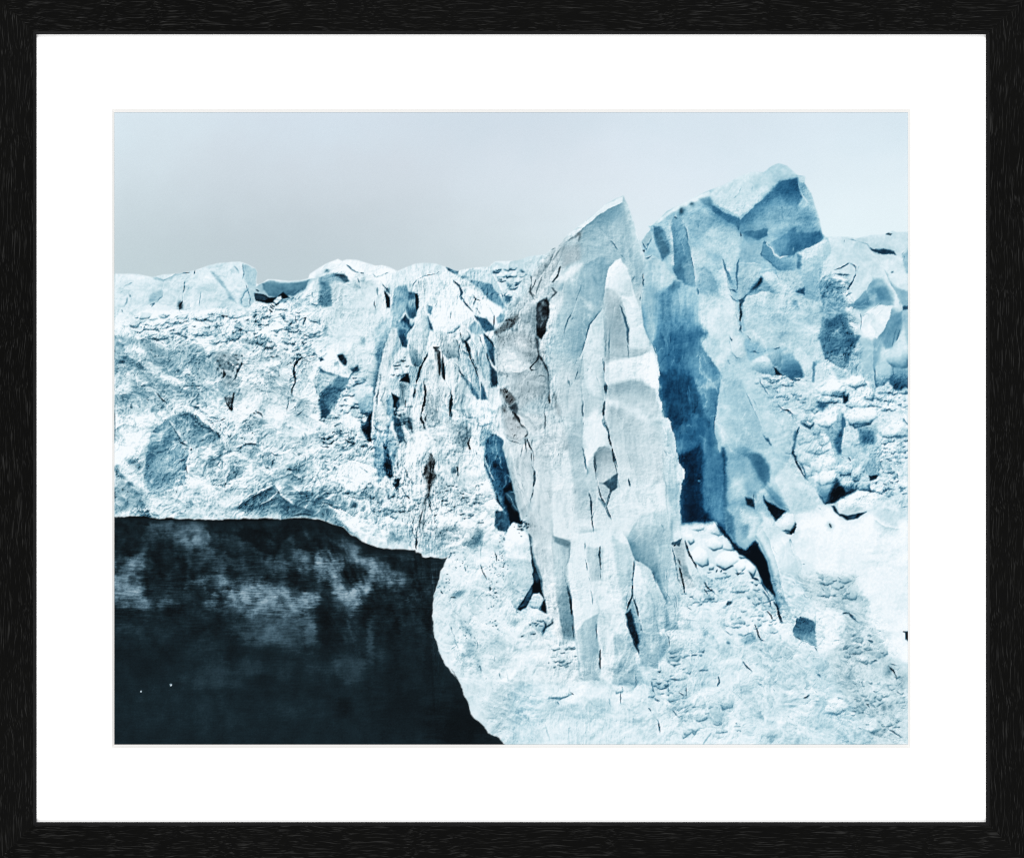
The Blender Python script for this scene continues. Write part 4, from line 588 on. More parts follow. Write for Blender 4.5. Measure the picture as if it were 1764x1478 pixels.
for s_, w_, L in (('800,0 803,90', 4, .22), ('820,110 828,200 850,290 880,400 890,455', 3.6, .22), ('765,150 745,250 750,300', 3, .25), ('742,310 750,390 790,480 830,560 848,630', 7, .1), ('803,590 818,690', 4, .25), ('825,780 820,920', 3, .25), ('1005,450 1010,540 1025,690', 2.4, .4), ('1070,430 1110,480 1115,560 1090,600', 2.4, .35), ('700,910 720,940', 3, .3), ('950,870 985,960 1020,1000', 3, .35), ('985,1020 1040,1045', 4, .25), ('1190,960 1250,1000', 4, .2), ('1262,880 1258,1000', 5, .1), ('1100,890 1110,960', 3.4, .35), ('1100,850 1240,860', 2.4, .35), ('1240,810 1260,880', 2.4, .4), ('1300,595 1325,625 1355,595', 2.4, .3), ('1310,680 1340,670', 2, .45), ('1530,820 1540,870 1525,910', 3.4, .3), ('1440,860 1442,900', 2, .4), ('1600,430 1640,465 1690,455', 2.4, .4), ('930,1090 990,1165', 3.4, .35), ('1005,1180 1020,1250 1040,1315', 3.4, .22), ('1130,1100 1190,1180 1220,1160', 2.4, .45), ('700,950 705,1070', 2, .4), ('150,1040 165,1080', 2, .35), ('290,880 310,905', 3, .25), ('250,950 295,985', 3, .3), ('90,1015 180,1020 250,985', 4, .55), ('190,1010 250,990', 4, .4), ('360,820 362,850', 2, .4), ('1690,1220 1692,1230', 3, .35), ('1720,650 1763,720', 3, .25), ('590,1010 610,1090', 2, .6), ('40,1200 80,1380', 3, .72), ('250,1250 255,1400', 3, .68), ('1480,1300 1400,1440', 3, .7)): K('N', s_, w_, L, T=.35)
C('N', '85,1010 150,930 250,900 300,890 330,930 270,980 190,1010', .94, .78, 4, .1, .5); C('N', '650,940 680,890 720,905 715,960 660,970', .94, .75, 4, .2, .5); C('N', '1100,940 1100,880 1200,860 1250,880 1255,980 1190,950', .9, .7, 4, .3, .4); C('N', '1140,850 1160,770 1220,760 1250,840 1200,855', .92, .7, 4, .3, .4); C('N', '1000,770 1020,735 1045,760 1030,795', .92, .6, 3, .2, .3)
for x, y, rx, ry, L in ((1390, 830, 26, 26, .8), (560, 1100, 14, 12, .7), (1090, 840, 12, 16, .66), (1540, 1130, 14, 10, .76), (1200, 1060, 12, 10, .78), (600, 1250, 40, 16, .86), (280, 1150, 30, 14, .86), (1250, 400, 14, 8, .68), (960, 990, 5, 14, .66), (920, 680, 10, 8, .52), (1420, 440, 5, 8, .6), (1635, 530, 3, 3, .25), (1690, 350, 5, 5, .5)): B('N', x, y, rx, ry, L, .6, 0, .35)
P('M', '528,500 545,415 600,362 660,380 716,412 718,540 732,620 640,560 560,540', L=(.5, .72), T=.35, g='570,380 660,540', s=2); K('M', '528,500 545,530 570,545 640,575 715,615 738,668', 4, .15, T=.2); E('M', '528,500 545,415 600,362 716,412', 4, .3, .8, 1, .3); K('M', '360,245 400,280 420,380 440,425', 4.4, .2); K('M', '300,310 340,350 352,390', 4.4, .22); K('M', '440,420 480,390 530,435', 2, .4)
P('M', '720,400 730,320 860,310 930,350 940,440 920,560 860,580 780,570 735,600', .92, .15, s=3); K('M', '720,320 722,500 740,680', 1.8, .62, T=.3)
for s_, w_, L, T_ in (('200,430 230,500 250,555 298,574', 4.4, .22, .3), ('260,465 320,510', 2.4, .3, .3), ('240,640 310,682', 2.6, .2, .3), ('70,705 110,770 180,830 205,890', 3, .25, .3), ('200,880 240,935 295,965', 4.4, .22, .3), ('360,975 380,1000', 2, .3, .3), ('630,1070 670,1035', 3.4, .25, 0), ('490,940 495,970', 2.6, .3, .2), ('945,335 1020,325', 4, .25, .3), ('1005,330 1040,380 1095,412', 6, .35, .4), ('860,570 930,560', 4, .4, .6), ('870,580 872,600', 4, .4, .6), ('1350,780 1390,830 1420,870 1415,910', 5, .15, -.2), ('1370,765 1430,780', 2.6, .35, -.1), ('1240,855 1310,910', 4.4, .4, .3), ('1150,880 1125,930 1140,970', 4, .45, .3), ('1170,1110 1200,1150', 3.4, .3, .1), ('1180,750 1260,745', 3, .4, 0), ('890,0 950,55', 3, .3, 0), ('1080,80 1100,170 1160,245', 2, .6, 0), ('780,120 795,140', 3.4, .3, .2), ('625,165 660,205', 3, .3, .3), ('970,160 1010,165', 3.4, .35, .2), ('810,20 830,10', 3, .35, 0), ('870,190 930,180', 3, .4, .2), ('1000,700 1012,745', 3.4, .35, .3), ('760,1200 740,1205', 2.6, .35, .3), ('420,1185 460,1220', 2, .35, .3), ('485,1215 525,1250', 2, .35, .3), ('840,1180 920,1215', 4, .55, .5), ('890,1055 960,1080', 2.4, .45, .3), ('1230,1210 1290,1270 1400,1360 1500,1420', 3.4, .42, .2), ('1090,1310 1150,1340', 3, .5, .3), ('1420,1000 1490,1060', 3, .45, .2), ('980,1240 1050,1290', 1.6, .5, .2), ('690,960 740,1020', 2.4, .45, .2), ('740,850 770,880', 3, .4, .3), ('1170,560 1210,590', 4, .42, .2), ('1470,490 1517,500', 4, .15, 0), ('40,1270 45,1285', 2.6, .3, .3), ('1210,630 1270,650', 3, .5, 0), ('900,960 1000,1060', 2, .55, .1), ('0,990 110,1080', 2, .62, .2), ('1360,640 1480,760', 1.5, .7, 0), ('1050,1080 1110,1090', 4, .5, .1)): K('M', s_, w_, L, T=T_)
P('M', '1495,490 1530,480 1530,580 1500,560', .25, .1); P('M', '70,560 180,480 220,570 140,610', .74, .4, s=3)
C('M', '800,1150 830,1080 900,1055 990,1110 985,1160 920,1210 840,1185', .95, .8, 5, .2, .6); C('M', '1120,1310 1150,1230 1190,1195 1240,1240 1290,1310 1220,1360 1150,1340', .94, .8, 5, .15, .6); C('M', '1190,1000 1220,920 1330,950 1280,1060 1200,1050', .9, .74, 5, .1, .6); C('M', '1100,690 1150,620 1220,640 1210,700 1140,740', .84, .7, 5, -.1, .6); P('M', '930,330 960,250 1030,320', .78, 0, s=2)
for x, y, rx, ry, L, T_ in ((1310, 1140, 4, 5, .28, -.3), (1380, 1130, 5, 4, .4, -.2), (1130, 1130, 4, 6, .4, 0), (1365, 965, 4, 4, .25, .1), (1080, 1070, 8, 5, .5, 0), (1250, 700, 14, 5, .62, -.1), (1160, 760, 20, 5, .68, 0), (900, 240, 12, 8, .74, 0), (830, 60, 12, 8, .74, -.1), (560, 120, 10, 12, .72, .2), (1250, 1100, 30, 8, .7, -.1), (1000, 930, 26, 12, .78, 0), (1480, 920, 10, 14, .66, -.1), (1040, 530, 16, 8, .74, -.1), (300, 620, 10, 5, .72, .3), (640, 660, 22, 8, .78, .2), (330, 1400, 16, 8, .8, .2), (130, 1000, 10, 18, .82, .2), (420, 960, 14, 20, .86, .2), (790, 800, 8, 12, .76, .2), (1350, 830, 6, 10, .5, -.2)): B('M', x, y, rx, ry, L, .6, 20, T_)
# tower: crisp undersides and ridges
E('H', '655,405 700,432 790,492 880,532 915,545 960,500 1060,412 1180,300 1260,222 1330,195 1395,190', 20, .40, .85, 1, .9)
E('H', '1190,290 1260,222 1330,195 1395,190', 34, .36, .7, 1, .9)
E('H', '920,660 1000,640 1140,618', 10, .36, .7, 1, .8); E('H', '1175,745 1290,665 1390,612', 14, .5, .7, 1, .9)
E('H', '1340,862 1400,815 1540,765 1640,700', 20, .34, .8, -1, .9); E('H', '1400,830 1540,768 1660,705', 9, .9, .7, 1, .4)
E('H', '1085,860 1110,880 1180,915 1225,970 1395,975', 9, .46, .7, -1, .8); E('H', '1090,1010 1180,990 1260,1060 1400,1190', 7, .92, .5, 1, .3)
E('H', '930,1275 985,1188 1100,1168 1230,1172', 8, .5, .6, -1, .6); E('H', '930,1290 985,1192 1100,1172 1230,1178 1400,1200', 9, .92, .6, 1, .2)
E('H', '300,560 328,700 335,820 345,960 390,1060', 16, .44, .75, -1, .7); E('H', '300,560 328,700 335,820 345,960', 7, .9, .7, 1, .3)
E('H', '165,640 200,740 250,880', 12, .38, .6, -1, .4); E('H', '480,760 505,920 525,1110', 12, .88, .6, -1, .3)
E('H', '742,850 770,930 800,1080 835,1200 890,1400', 12, .93, .7, 1, .2); E('H', '905,800 900,930 888,1150', 8, .62, .6, -1, .5)
E('H', '520,960 600,950 660,990 700,1080 720,1180', 14, .62, .6, 1, .6)
P('H', '700,250 900,180 1000,150 1080,190 960,300 860,400 760,380', .88, .35, s=8, a=.6); E('H', '640,300 880,185 980,140 1110,135', 6, .93, .6, 1, .2)
E('H', '1400,190 1412,262 1440,350 1500,412 1560,450', 10, .72, .6, -1, .7); E('H', '1470,235 1525,320 1560,440 1600,580 1620,670', 5, .8, .6, 1, .5)
E('I', '640,180 600,250 590,330 640,400 720,455', 12, .42, .5, 1, .8); E('I', '745,560 720,640 700,740 690,950 715,1150 755,1400', 9, .26, .6, 1, .9); E('I', '745,560 720,640 700,740 690,950', 8, .9, .6, -1, .3)
E('I', '1060,540 1200,725 1300,845 1420,955 1425,1000 1365,1190', 6, .94, .7, 1, .2)
E('J', '1175,165 1250,250 1350,440 1420,600 1460,720', 9, .93, .6, 1, .2); E('J', '1020,690 1150,560 1220,450', 9, .5, .6, 1, .7); E('J', '1390,690 1340,830 1220,985', 8, .55, .6, -1, .6); E('J', '1110,795 1290,675 1390,690', 6, .5, .6, -1, .6)
E('J', '780,440 750,480 790,700 780,800 760,940 800,1080 830,1160', 7, .5, .6, -1, .7)
# clutter of lumps on the slope below the cliff
rs = np.random.RandomState(21)
lumps('K', 460, 250, 150, 100, 26, 14, 46); lumps('K', 420, 90, 170, 50, 16, 12, 40); lumps('K', 1380, 250, 130, 80, 26, 14, 50); lumps('K', 1100, 150, 100, 80, 10, 20, 60)
lumps('K', 1400, 800, 110, 260, 26, 14, 50); lumps('K', 720, 380, 120, 100, 16, 16, 50); 
lumps('K', 1340, 980, 150, 60, 14, 14, 46)
lumps('L', 1050, 1000, 220, 90, 20, 12, 44, .92, .25, .5); lumps('L', 780, 1150, 140, 60, 16, 10, 34, .92, .15, .5); lumps('L', 1300, 1100, 90, 110, 16, 12, 36, .92, .3, .4); lumps('L', 1200, 1380, 220, 80, 18, 12, 44, .92, .3, .5)
lumps('N', 1250, 700, 160, 120, 14, 16, 56, .9, .35, .45); lumps('N', 1050, 900, 120, 120, 14, 14, 46, .9, .3, .4); lumps('N', 1450, 1150, 260, 180, 24, 14, 60, .92, .25, .6, .75)
lumps('M', 900, 100, 140, 90, 18, 14, 56, .88, .1, .5, .7); lumps('M', 1150, 620, 180, 120, 18, 16, 60, .88, 0, .5, .7); lumps('M', 1250, 1100, 240, 240, 34, 14, 60, .9, .05, .5, .72); lumps('M', 250, 300, 220, 200, 22, 12, 44, .92, .2, .5, .75)

# more of the tower's surface: faint flutes, ledges and hollows
for x0, y0, x1, y1, L in ((200, 1130, 190, 1470, .6), (250, 1150, 255, 1440, .46), (310, 1130, 320, 1420, .48), (370, 1120, 390, 1400, .46), (430, 1120, 450, 1380, .5), (490, 1140, 520, 1470, .56), (100, 900, 70, 1200, .66), (150, 880, 140, 1180, .68), (220, 930, 215, 1150, .7)):
    E('H', f'{x0},{y0} {(x0 + x1) // 2 + 6},{(y0 + y1) // 2} {x1},{y1}', 6, L, .45, 1, .7); E('H', f'{x0},{y0} {(x0 + x1) // 2 + 6},{(y0 + y1) // 2} {x1},{y1}', 4, min(L + .2, .9), .3, -1, .6)
for s_, L in (('560,640 640,690 760,700 880,660', .74), ('600,740 720,790 880,780', .76), ('620,860 700,900 740,1000', .78), ('960,560 1060,600 1180,570', .58), ('1080,480 1180,520 1300,500', .6), ('1300,560 1400,520 1520,540', .58), ('1440,900 1540,860 1640,870', .7), ('1460,1020 1540,980 1600,900', .68), ('960,1300 1080,1250 1200,1290', .76), ('1000,1400 1120,1360 1260,1420', .76), ('1240,1300 1340,1260 1420,1320', .74), ('1380,1420 1480,1380 1560,1440', .72), ('450,620 540,640 600,700', .66), ('470,540 520,560 560,540', .58)): E('H', s_, 9, L, .55, 1, .6)
for s_ in ('620,240 560,300', '1100,160 1060,260 980,340', '1240,80 1220,150 1180,210', '780,260 700,340', '850,220 800,330'): E('H', s_, 7, .78, .5, 1, .5)
for s_, L in (('760,600 780,760 740,900', .72), ('840,640 880,800 960,980', .74), ('1010,840 1080,960 1160,1080', .74), ('760,980 840,1080 960,1140', .68), ('1100,640 1180,780 1300,900', .76), ('880,1120 960,1200 1040,1330', .64)): E('I', s_, 10, L, .5, 1, .55)
# ---- blocks and knobbly columns under the cliff, at closer range
P('Y', '590,870 640,868 720,918 800,918 850,1090 855,1250 800,1345 740,1300 650,1150 585,1040', .83, .4, s=2); P('Y', '715,1250 850,1215 825,1335 772,1352', L=(.7, .5), T=.55, g='780,1230 780,1340', s=3)
for s_ in ('600,940 640,880 700,920 690,960 620,985', '640,1000 700,960 790,930 830,1000 760,1040 660,1040', '600,1080 650,1030 700,1060 680,1120 630,1110', '680,1090 760,1040 840,1070 850,1130 760,1160 690,1150', '700,1190 770,1140 850,1150 850,1220 760,1250', '640,1130 690,1120 700,1180 670,1190', '720,960 790,925 815,960 760,990'): C('Y', s_, .92, .66, 9, .35, .55, 1.2)
P('Y', '585,900 610,900 590,980 578,1040 600,1120 660,1200 650,1215 590,1120 570,1050', .2, .5, s=3); K('Y', '620,870 590,950 575,1040 600,1110 665,1212', 6, .1, T=.4)
P('Y', '760,880 830,800 885,750 892,900 872,1045 840,1045 820,950', .68, .5, s=4); P('Y', '838,970 872,890 905,880 882,1000 912,1052 862,1042', .44, .7, s=3); K('Y', '890,780 900,880 880,980 885,1030 910,1060', 6, .4, T=.7, soft=2)
P('Y', '900,870 965,900 1022,1000 1032,1095 980,1132 885,1040', L=(.84, .72), T=.45, g='950,880 980,1120', s=2.5); P('Y', '842,1045 900,1060 980,1110 1032,1100 1000,1222 920,1282 850,1200', .74, .5, s=3); P('Y', '850,1200 920,1275 1000,1262 960,1292 835,1345 790,1345', .22, .3, s=4)
for s_ in ('860,1120 900,1070 960,1110 940,1180 880,1180', '950,1160 990,1120 1030,1130 1010,1210 970,1220', '880,1210 930,1180 970,1230 930,1270'): C('Y', s_, .82, .5, 8, .5, .42)
P('Y', '1000,880 1110,865 1122,1000 1118,1180 1062,1202 1032,1100', .7, .5, s=4); P('Y', '1000,890 1092,900 1092,985 1022,965', .5, .6, s=5); E('Y', '1110,865 1122,1000 1118,1180', 5, .86, .6, 1, .3); P('Y', '1060,1180 1118,1180 1110,1200 1070,1205', .22, .3, s=2); C('Y', '990,1240 1010,1180 1050,1180 1066,1270 1000,1275', .82, .5, 6, .5, .35)
P('Y', '925,570 1000,545 1080,640 1085,745 920,745 905,660', .86, .4, s=4)
for s_ in ('918,600 930,555 970,540 1010,552 1035,605 980,625', '920,740 930,690 1000,670 1060,690 1085,735 1000,755', '1010,640 1050,610 1085,650 1085,700 1030,690', '715,620 790,568 870,580 915,640 880,682 760,672', '720,690 790,670 890,690 850,720 760,720', '740,830 790,790 855,785 850,830 800,880 750,870', '905,790 960,745 1090,745 1110,800 1060,850 940,860', '1110,640 1150,620 1200,640 1190,660 1120,655', '1120,880 1180,830 1260,830 1305,870 1290,930 1200,940 1130,920', '640,800 690,770 720,800 690,840'): C('Y', s_, .94, .56, 11, .4, .45, 1.5)
P('Y', '720,740 760,710 800,735 760,775', .5, .6, s=4); P('Y', '895,690 930,660 930,700 905,715', .2, .4, s=3); P('Y', '640,850 690,870 710,840 720,890 690,880 660,870', .25, .5, s=2.5); C('Y', '695,880 720,850 760,880 740,920 710,920', .84, .56, 5, .5, .4)
P('Y', '308,470 380,420 440,470 468,530 400,542 320,512', L=(.92, .58), T=.5, g='380,430 400,540', s=1.8); P('Y', '418,402 500,392 512,500 462,482', L=(.74, .54), T=.55, g='440,400 490,490', s=2); P('Y', '452,488 492,520 520,535 480,530', .12, .5, s=2)
P('Y', '503,402 600,338 650,395 722,460 716,578 620,545 560,562 510,510', .87, .4, s=1.8); P('Y', '505,405 555,400 615,455 642,548 560,562 500,512', L=(.72, .32), T=.7, g='520,410 590,560', s=3); P('Y', '704,455 726,462 716,580 700,572', .5, .7, s=2)
P('Y', '718,490 780,458 915,510 918,560 880,582 820,560 740,592 714,560', .88, .35, s=2); P('Y', '822,500 916,515 916,560 872,580', .74, .5, s=3); K('Y', '560,568 700,580', 4, .2, T=.5)
P('Y', '745,100 860,80 915,160 930,250 1000,290 950,380 940,440 850,470 790,440 740,300 765,200', L=(.66, .5), T=.55, g='830,100 860,300', s=4); P('Y', '780,190 880,170 960,290 900,420 790,380', .4, .6, s=9, a=.8); P('Y', '800,410 900,420 925,500 850,480', .64, .4, s=4)
P('Y', '1005,185 1060,120 1120,95 1212,105 1190,190 1110,310 1060,290 1010,250', .91, .2, s=2); E('Y', '1212,105 1190,190 1110,310', 7, .55, .8, -1, .6); P('Y', '1190,200 1270,140 1260,260 1200,360 1170,370 1150,330', .6, .6, s=4); P('Y', '930,430 1010,300 1080,320 1090,460 1095,630 1020,540 940,540', .74, .5, s=5); E('Y', '1080,320 1092,460 1098,640', 9, .56, .6, -1, .6)
C('Y', '1155,420 1220,360 1270,320 1305,370 1305,490 1240,500', .84, .55, 12, .5, .5); C('Y', '1100,600 1110,480 1160,445 1210,490 1200,560 1150,610', .8, .55, 10, .5, .5); P('Y', '1205,490 1310,500 1310,630 1230,640 1190,590', L=(.66, .4), T=.6, g='1250,500 1240,630', s=3)
E('Y', '180,60 200,150 240,240 300,310', 10, .92, .6, 1, .3); P('Y', '150,1030 280,1000 380,1050 425,1150 400,1230 330,1180 250,1220 160,1200', .6, .6, s=8, a=.8); P('Y', '260,1040 360,1040 420,1120 422,1210 380,1180 330,1120', .42, .6, s=5, a=.85); P('Y', '470,1190 575,1050 730,1290 720,1400 560,1420', .85, .3, s=3)
P('Y', '100,700 250,600 290,720 250,900 120,900', .76, .5, s=12, a=.7); P('Y', '390,560 480,680 600,800 620,860 570,1030 470,1010 380,860', .83, .4, s=10, a=.6); E('Y', '260,610 310,720 390,900', 9, .72, .5, 1, .5)
# ---- crevasse foot, dark channel and ridge, at closer range
rs = np.random.RandomState(72)
P('V', '248,0 312,0 322,180 318,260 240,190', L=(.3, .46), T=.95, g='270,0 290,240', s=4); P('V', '150,0 246,0 238,140 270,235 150,242', .11, 1, s=8); P('V', '306,-20 316,-20 328,178 318,185', .16, .8, s=3)
P('V', '328,30 400,15 470,70 462,112 405,150 392,182 322,180', .64, .6, s=6); P('V', '395,8 450,35 472,80 458,114 428,70', .4, .65, s=4); P('V', '340,90 380,80 390,150 340,165', .74, .5, s=6)
P('V', '384,150 410,160 417,206 396,192', .15, .3, s=2); P('V', '445,108 480,150 535,198 500,180', .5, .6, s=4); P('V', '449,155 480,176 527,202 502,226 480,216', .1, .6, s=2)
P('V', '319,192 390,178 442,214 432,290 392,332 350,322 322,262', .68, .55, s=2.5); P('V', '368,190 440,218 426,290 388,302', .83, .4, s=6); P('V', '319,192 346,222 352,312 326,270', .42, .7, s=4); P('V', '370,250 400,245 395,300 375,300', .6, .6, s=4)
C('V', '489,241 520,207 556,210 563,240 546,270 506,271', .96, .74, 7, .1, .2, 1.8); P('V', '506,272 540,277 562,250 566,256 546,282 515,280', .07, .1, s=1.4)
P('V', '428,280 440,240 482,238 540,288 562,340 560,420 620,520 562,572 516,592 490,500 480,430 455,350', .87, .3, s=2.5); P('V', '428,285 460,338 492,440 512,560 490,500 478,430 452,350', .6, .5, s=4); E('V', '440,242 470,300 505,420 540,560', 9, .68, .6, 1, .4); ledges(1350, 1000, 30, 60, 12, 70, 15, 14, 50, 5, .66, .5, .3)
P('V', '282,236 330,300 386,336 430,328 452,350 476,430 491,497 456,462 430,402 400,372 350,332', L=(.1, .2), T=.6, g='330,300 480,480', s=2)
K('V', '488,495 508,560 520,592', 3.4, .25, T=.4); K('V', '440,460 470,510 485,545', 2.6, .4, T=.4)
P('V', '552,605 565,572 596,566 629,590 633,662 600,646 560,637', L=(.46, .72), T=.35, g='575,570 615,650', s=1.8); P('V', '634,546 720,540 732,600 702,668 640,692', .93, .12, s=3)
ledges(1230, 1060, 80, 60, 40, 35, 25, 8, 30, 4, .62, .5, .25); ledges(1330, 1080, 30, 60, 22, 50, 20, 8, 26, 3.5, .5, .6, .3); ledges(1200, 1180, 110, 70, 50, 40, 30, 10, 40, 5, .66, .45, .2); ledges(1400, 1180, 90, 80, 56, 38, 18, 10, 50, 5, .64, .5, .05); ledges(1470, 1060, 30, 50, 24, 45, 20, 10, 36, 4, .62, .5, .05); ledges(1500, 1220, 60, 50, 30, 40, 15, 10, 44, 5, .6, .5, 0); ledges(1060, 1240, 120, 40, 26, 30, 40, 12, 50, 6, .74, .4, .15)
ledges(1190, 470, 70, 60, 14, 10, 40, 12, 44, 5, .62, .4, .6); ledges(1340, 570, 60, 40, 22, -20, 30, 10, 40, 5, .66, .45, .5); ledges(1470, 560, 40, 60, 20, -20, 30, 10, 36, 5, .58, .45, .5); ledges(1240, 700, 40, 110, 16, 62, 12, 16, 60, 6, .68, .4, .5)
ledges(1540, 760, 24, 100, 26, 10, 30, 8, 30, 5, .6, .55, .4); ledges(1400, 720, 60, 50, 26, 10, 35, 8, 30, 5, .58, .55, .4)
# ---- the big spire: whole body, then its planes
P('E', '490,500 540,485 610,410 760,275 960,115 1115,35 1155,115 1215,290 1242,395 1300,560 1300,640 1285,760 1265,960 1290,1170 1430,1478 1440,2200 1480,3600 600,3900 300,3000 160,2300 90,1900 30,1550 0,1400 0,1210 110,1090 130,960 300,860 340,700 450,570', .78, -.05, s=1.6)
P('E', '1115,45 1155,115 1215,290 1300,560 1300,640 1285,760 1210,900 1150,640 1060,590 990,650 950,820 940,980 860,1060 780,1290 730,1478 440,1478 480,1100 600,700 740,400 900,240', .72, .25, s=3)
P('E', '1115,38 960,118 870,198 760,278 650,368 600,440 640,430 740,340 870,240 1000,150 1110,90', .88, 0, s=1.2)
E('E', '1120,82 1000,150 880,232 800,290 720,360', 16, .55, .8, -1, .3)
B('E', 1040, 200, 28, 9, .6, .7, -25, .4); P('E', '1120,90 1160,130 1215,290 1240,400 1290,560 1200,500 1150,300', .8, .2, s=6, a=.6)
P('E', '600,480 740,450 745,600 640,640 585,660', .7, -.45, s=3); P('E', '560,740 660,650 760,620 720,690 620,770 560,790', .88, -.1, s=4)
P('E', '740,670 840,600 930,562 1010,630 965,780 950,900 900,985 760,905 720,800', .69, .35, s=3.5)
K('E', '935,570 942,660 925,760 910,815', 8, .58, T=.4, soft=4); P('E', '850,715 880,740 910,810 870,780', .58, .4, s=2.5); E('E', '740,670 840,600 930,562', 5, .62, .6, 1, .3)
P('E', '760,920 880,990 910,1010 860,1050 780,1000', .86, .1, s=5); P('E', '600,800 700,780 735,830 700,900 610,970 580,900', .7, .3, s=3)
P('E', '640,960 760,930 860,1060 800,1290 740,1400 600,1300', .74, .25, s=5, a=.8); P('E', '480,900 600,850 580,1000 500,1160 460,1250', .84, -.1, s=5)
K('E', '745,860 690,1000 640,1120 607,1215 612,1250 632,1300', 2.2, .3, T=.2); K('E', '765,785 735,890', 1.4, .5); K('E', '955,405 1010,430 1075,510', 1.8, .38); K('E', '1095,545 1140,600', 2.6, .5); K('E', '690,1080 670,1110', 2, .4); K('E', '760,1075 765,1100', 1.6, .4); K('E', '1190,745 1215,735 1190,770', 1.8, .5)
for s_, w_ in (('640,430 720,370 760,340', 6), ('690,400 740,370 735,440', 5)): K('E', s_, w_, .45, a=.6, T=-1, soft=2)
# dirty crest on the left of the spire
P('E', '610,410 650,370 600,480 560,620 500,760 440,880 350,960 300,870 340,700 450,570 490,500', .82, -.45, s=2)
for s_, w_, L, T_ in (('320,690 325,760 315,860 350,930 360,960', 5, .22, -.6), ('580,640 545,740 500,790', 4, .2, -.6), ('370,760 330,850', 3.4, .25, -.7), ('600,480 520,580 450,660', 2.4, .5, -.5), ('230,900 200,980', 2.4, .35, -.6), ('270,920 230,1000', 2, .45, -.5), ('430,720 380,860 360,900', 2.4, .4, -.6), ('500,500 545,480', 1.8, .3, -.3), ('300,700 330,670', 3, .25, -.5), ('500,830 540,870 480,930', 4, .35, -.8), ('300,865 360,900', 3, .3, -.8)): K('E', s_, w_, L, T=T_, soft=1.2)
P('E', '360,960 400,940 465,908 475,960 478,1050 462,1190 410,1270 365,1230', .12, -.5, s=2)
for x, y, r, L in ((420, 960, 4, .6), (395, 1000, 3, .5), (440, 1080, 3, .35), (470, 930, 3, .3)): B('E', x, y, r, r, L, .8, 0, -.6)
P('E', '350,1240 385,1260 395,1478 320,1478 340,1360', .2, -.4, s=3.5); P('E', '395,1270 430,1290 440,1478 395,1478', .84, -.5, s=3); K('E', '430,1300 425,1478', 1.6, .35, T=-.5); K('E', '470,1330 465,1470', 1.6, .55)
P('E', '110,1090 200,1010 300,870 355,960 365,1060 350,1250 220,1200 200,1080', .82, -.4, s=3); P('E', '240,1060 340,1040 350,1120 260,1160', .7, -.3, s=4)
P('E', '10,1210 110,1100 210,1050 225,1090 160,1170 100,1200 30,1240', .42, -1, s=2.5, a=.8)
P('E', '20,1230 200,1190 360,1250 350,1478 40,1478', .72, -.6, s=6)
for x, y, rx, ry, L, a in ((120, 1260, 14, 5, .45, .7), (60, 1300, 8, 8, .5, .6), (180, 1310, 10, 6, .6, .5), (290, 1400, 12, 14, .42, .7), (340, 1440, 5, 10, .15, .7), (130, 1150, 12, 4, .25, .7), (230, 1300, 8, 10, .85, .7), (120, 1430, 16, 8, .85, .7), (20, 1210, 3, 6, .15, .8)): B('E', x, y, rx, ry, L + .12, a * .6, -20, -.8)
# dirt body, tile F
P('F', '40,0 380,0 400,110 470,200 480,330 420,420 300,460 220,540 180,420 110,330 100,250 30,180', .75, -.5, s=5)
P('F', '40,40 180,20 320,80 300,170 220,210 60,200 30,180', .84, -.5, s=4)
for x, y, rx, ry, L, a, an in ((300, 50, 14, 10, .45, .7, 0), (380, 110, 12, 8, .28, .8, 30), (250, 380, 8, 10, .5, .7, 0), (160, 260, 12, 10, .6, .6, 0), (330, 360, 8, 5, .5, .6, 0), (200, 330, 10, 5, .58, .6, 20), (60, 225, 8, 3, .4, .7, 0), (280, 280, 12, 10, .66, .6, 0)): B('F', x, y, rx, ry, L + .1, a * .7, an, -.6)
K('F', '375,-20 385,60 380,100 320,170 330,190 390,180', 3.6, .12, T=-.4); K('F', '385,60 430,120 470,200 476,260 470,320', 6, .06, T=-.4); E('F', '430,110 490,180 500,260 478,330', 5, .5, .8, 1, -.3)
K('F', '390,260 400,235 440,240 465,270', 1.8, .3); K('F', '285,410 305,390', 1.8, .25); K('F', '290,400 290,500 330,600', 1.4, .5); K('F', '100,195 220,215', 2, .5, T=-.6)
K('F', '480,385 482,480', 4.5, .1, T=-1); K('F', '445,480 432,560 448,660 450,780', 2, .3, T=-.5); E('F', '410,480 420,400 465,365', 4, .6, .7, -1, -.3); P('F', '520,390 550,380 555,430 530,460', .5, -.7, s=2.5); P('F', '530,460 580,470 580,600 540,560', .66, -.6, s=4)
# grey rock-like lumps
P('F', '40,360 70,335 115,330 150,370 185,440 225,540 295,690 280,755 240,800 190,810 110,770 70,680 15,610 50,500 75,480', .74, -.5, s=1.8)
P('F', '60,360 110,335 150,375 185,450 140,490 100,460', .5, -1, s=2.5); P('F', '130,500 185,470 215,530 200,580', .36, -.5, s=2)
P('F', '70,500 110,500 170,580 240,660 280,700 270,760 200,800 120,740', .76, -.9, s=5)
for s_, w_ in (('85,470 120,510 180,560 215,610 240,660 290,695', 4.6), ('290,695 285,740 262,770', 4), ('100,760 150,795 240,828', 2)): K('F', s_, w_, .12, T=-.6)
B('F', 90, 520, 4, 6, .4, .7, 0, -1); B('F', 190, 610, 4, 3, .3, .7, 30, -1)
P('F', '20,600 60,520 90,700 70,760', .86, -.3, s=3)
K('F', '265,780 275,850 285,910', 2.6, .25, T=-.6); K('F', '280,770 310,860 340,890 352,960 356,1120 345,1210 320,1335', 3.4, .12, T=-.3)
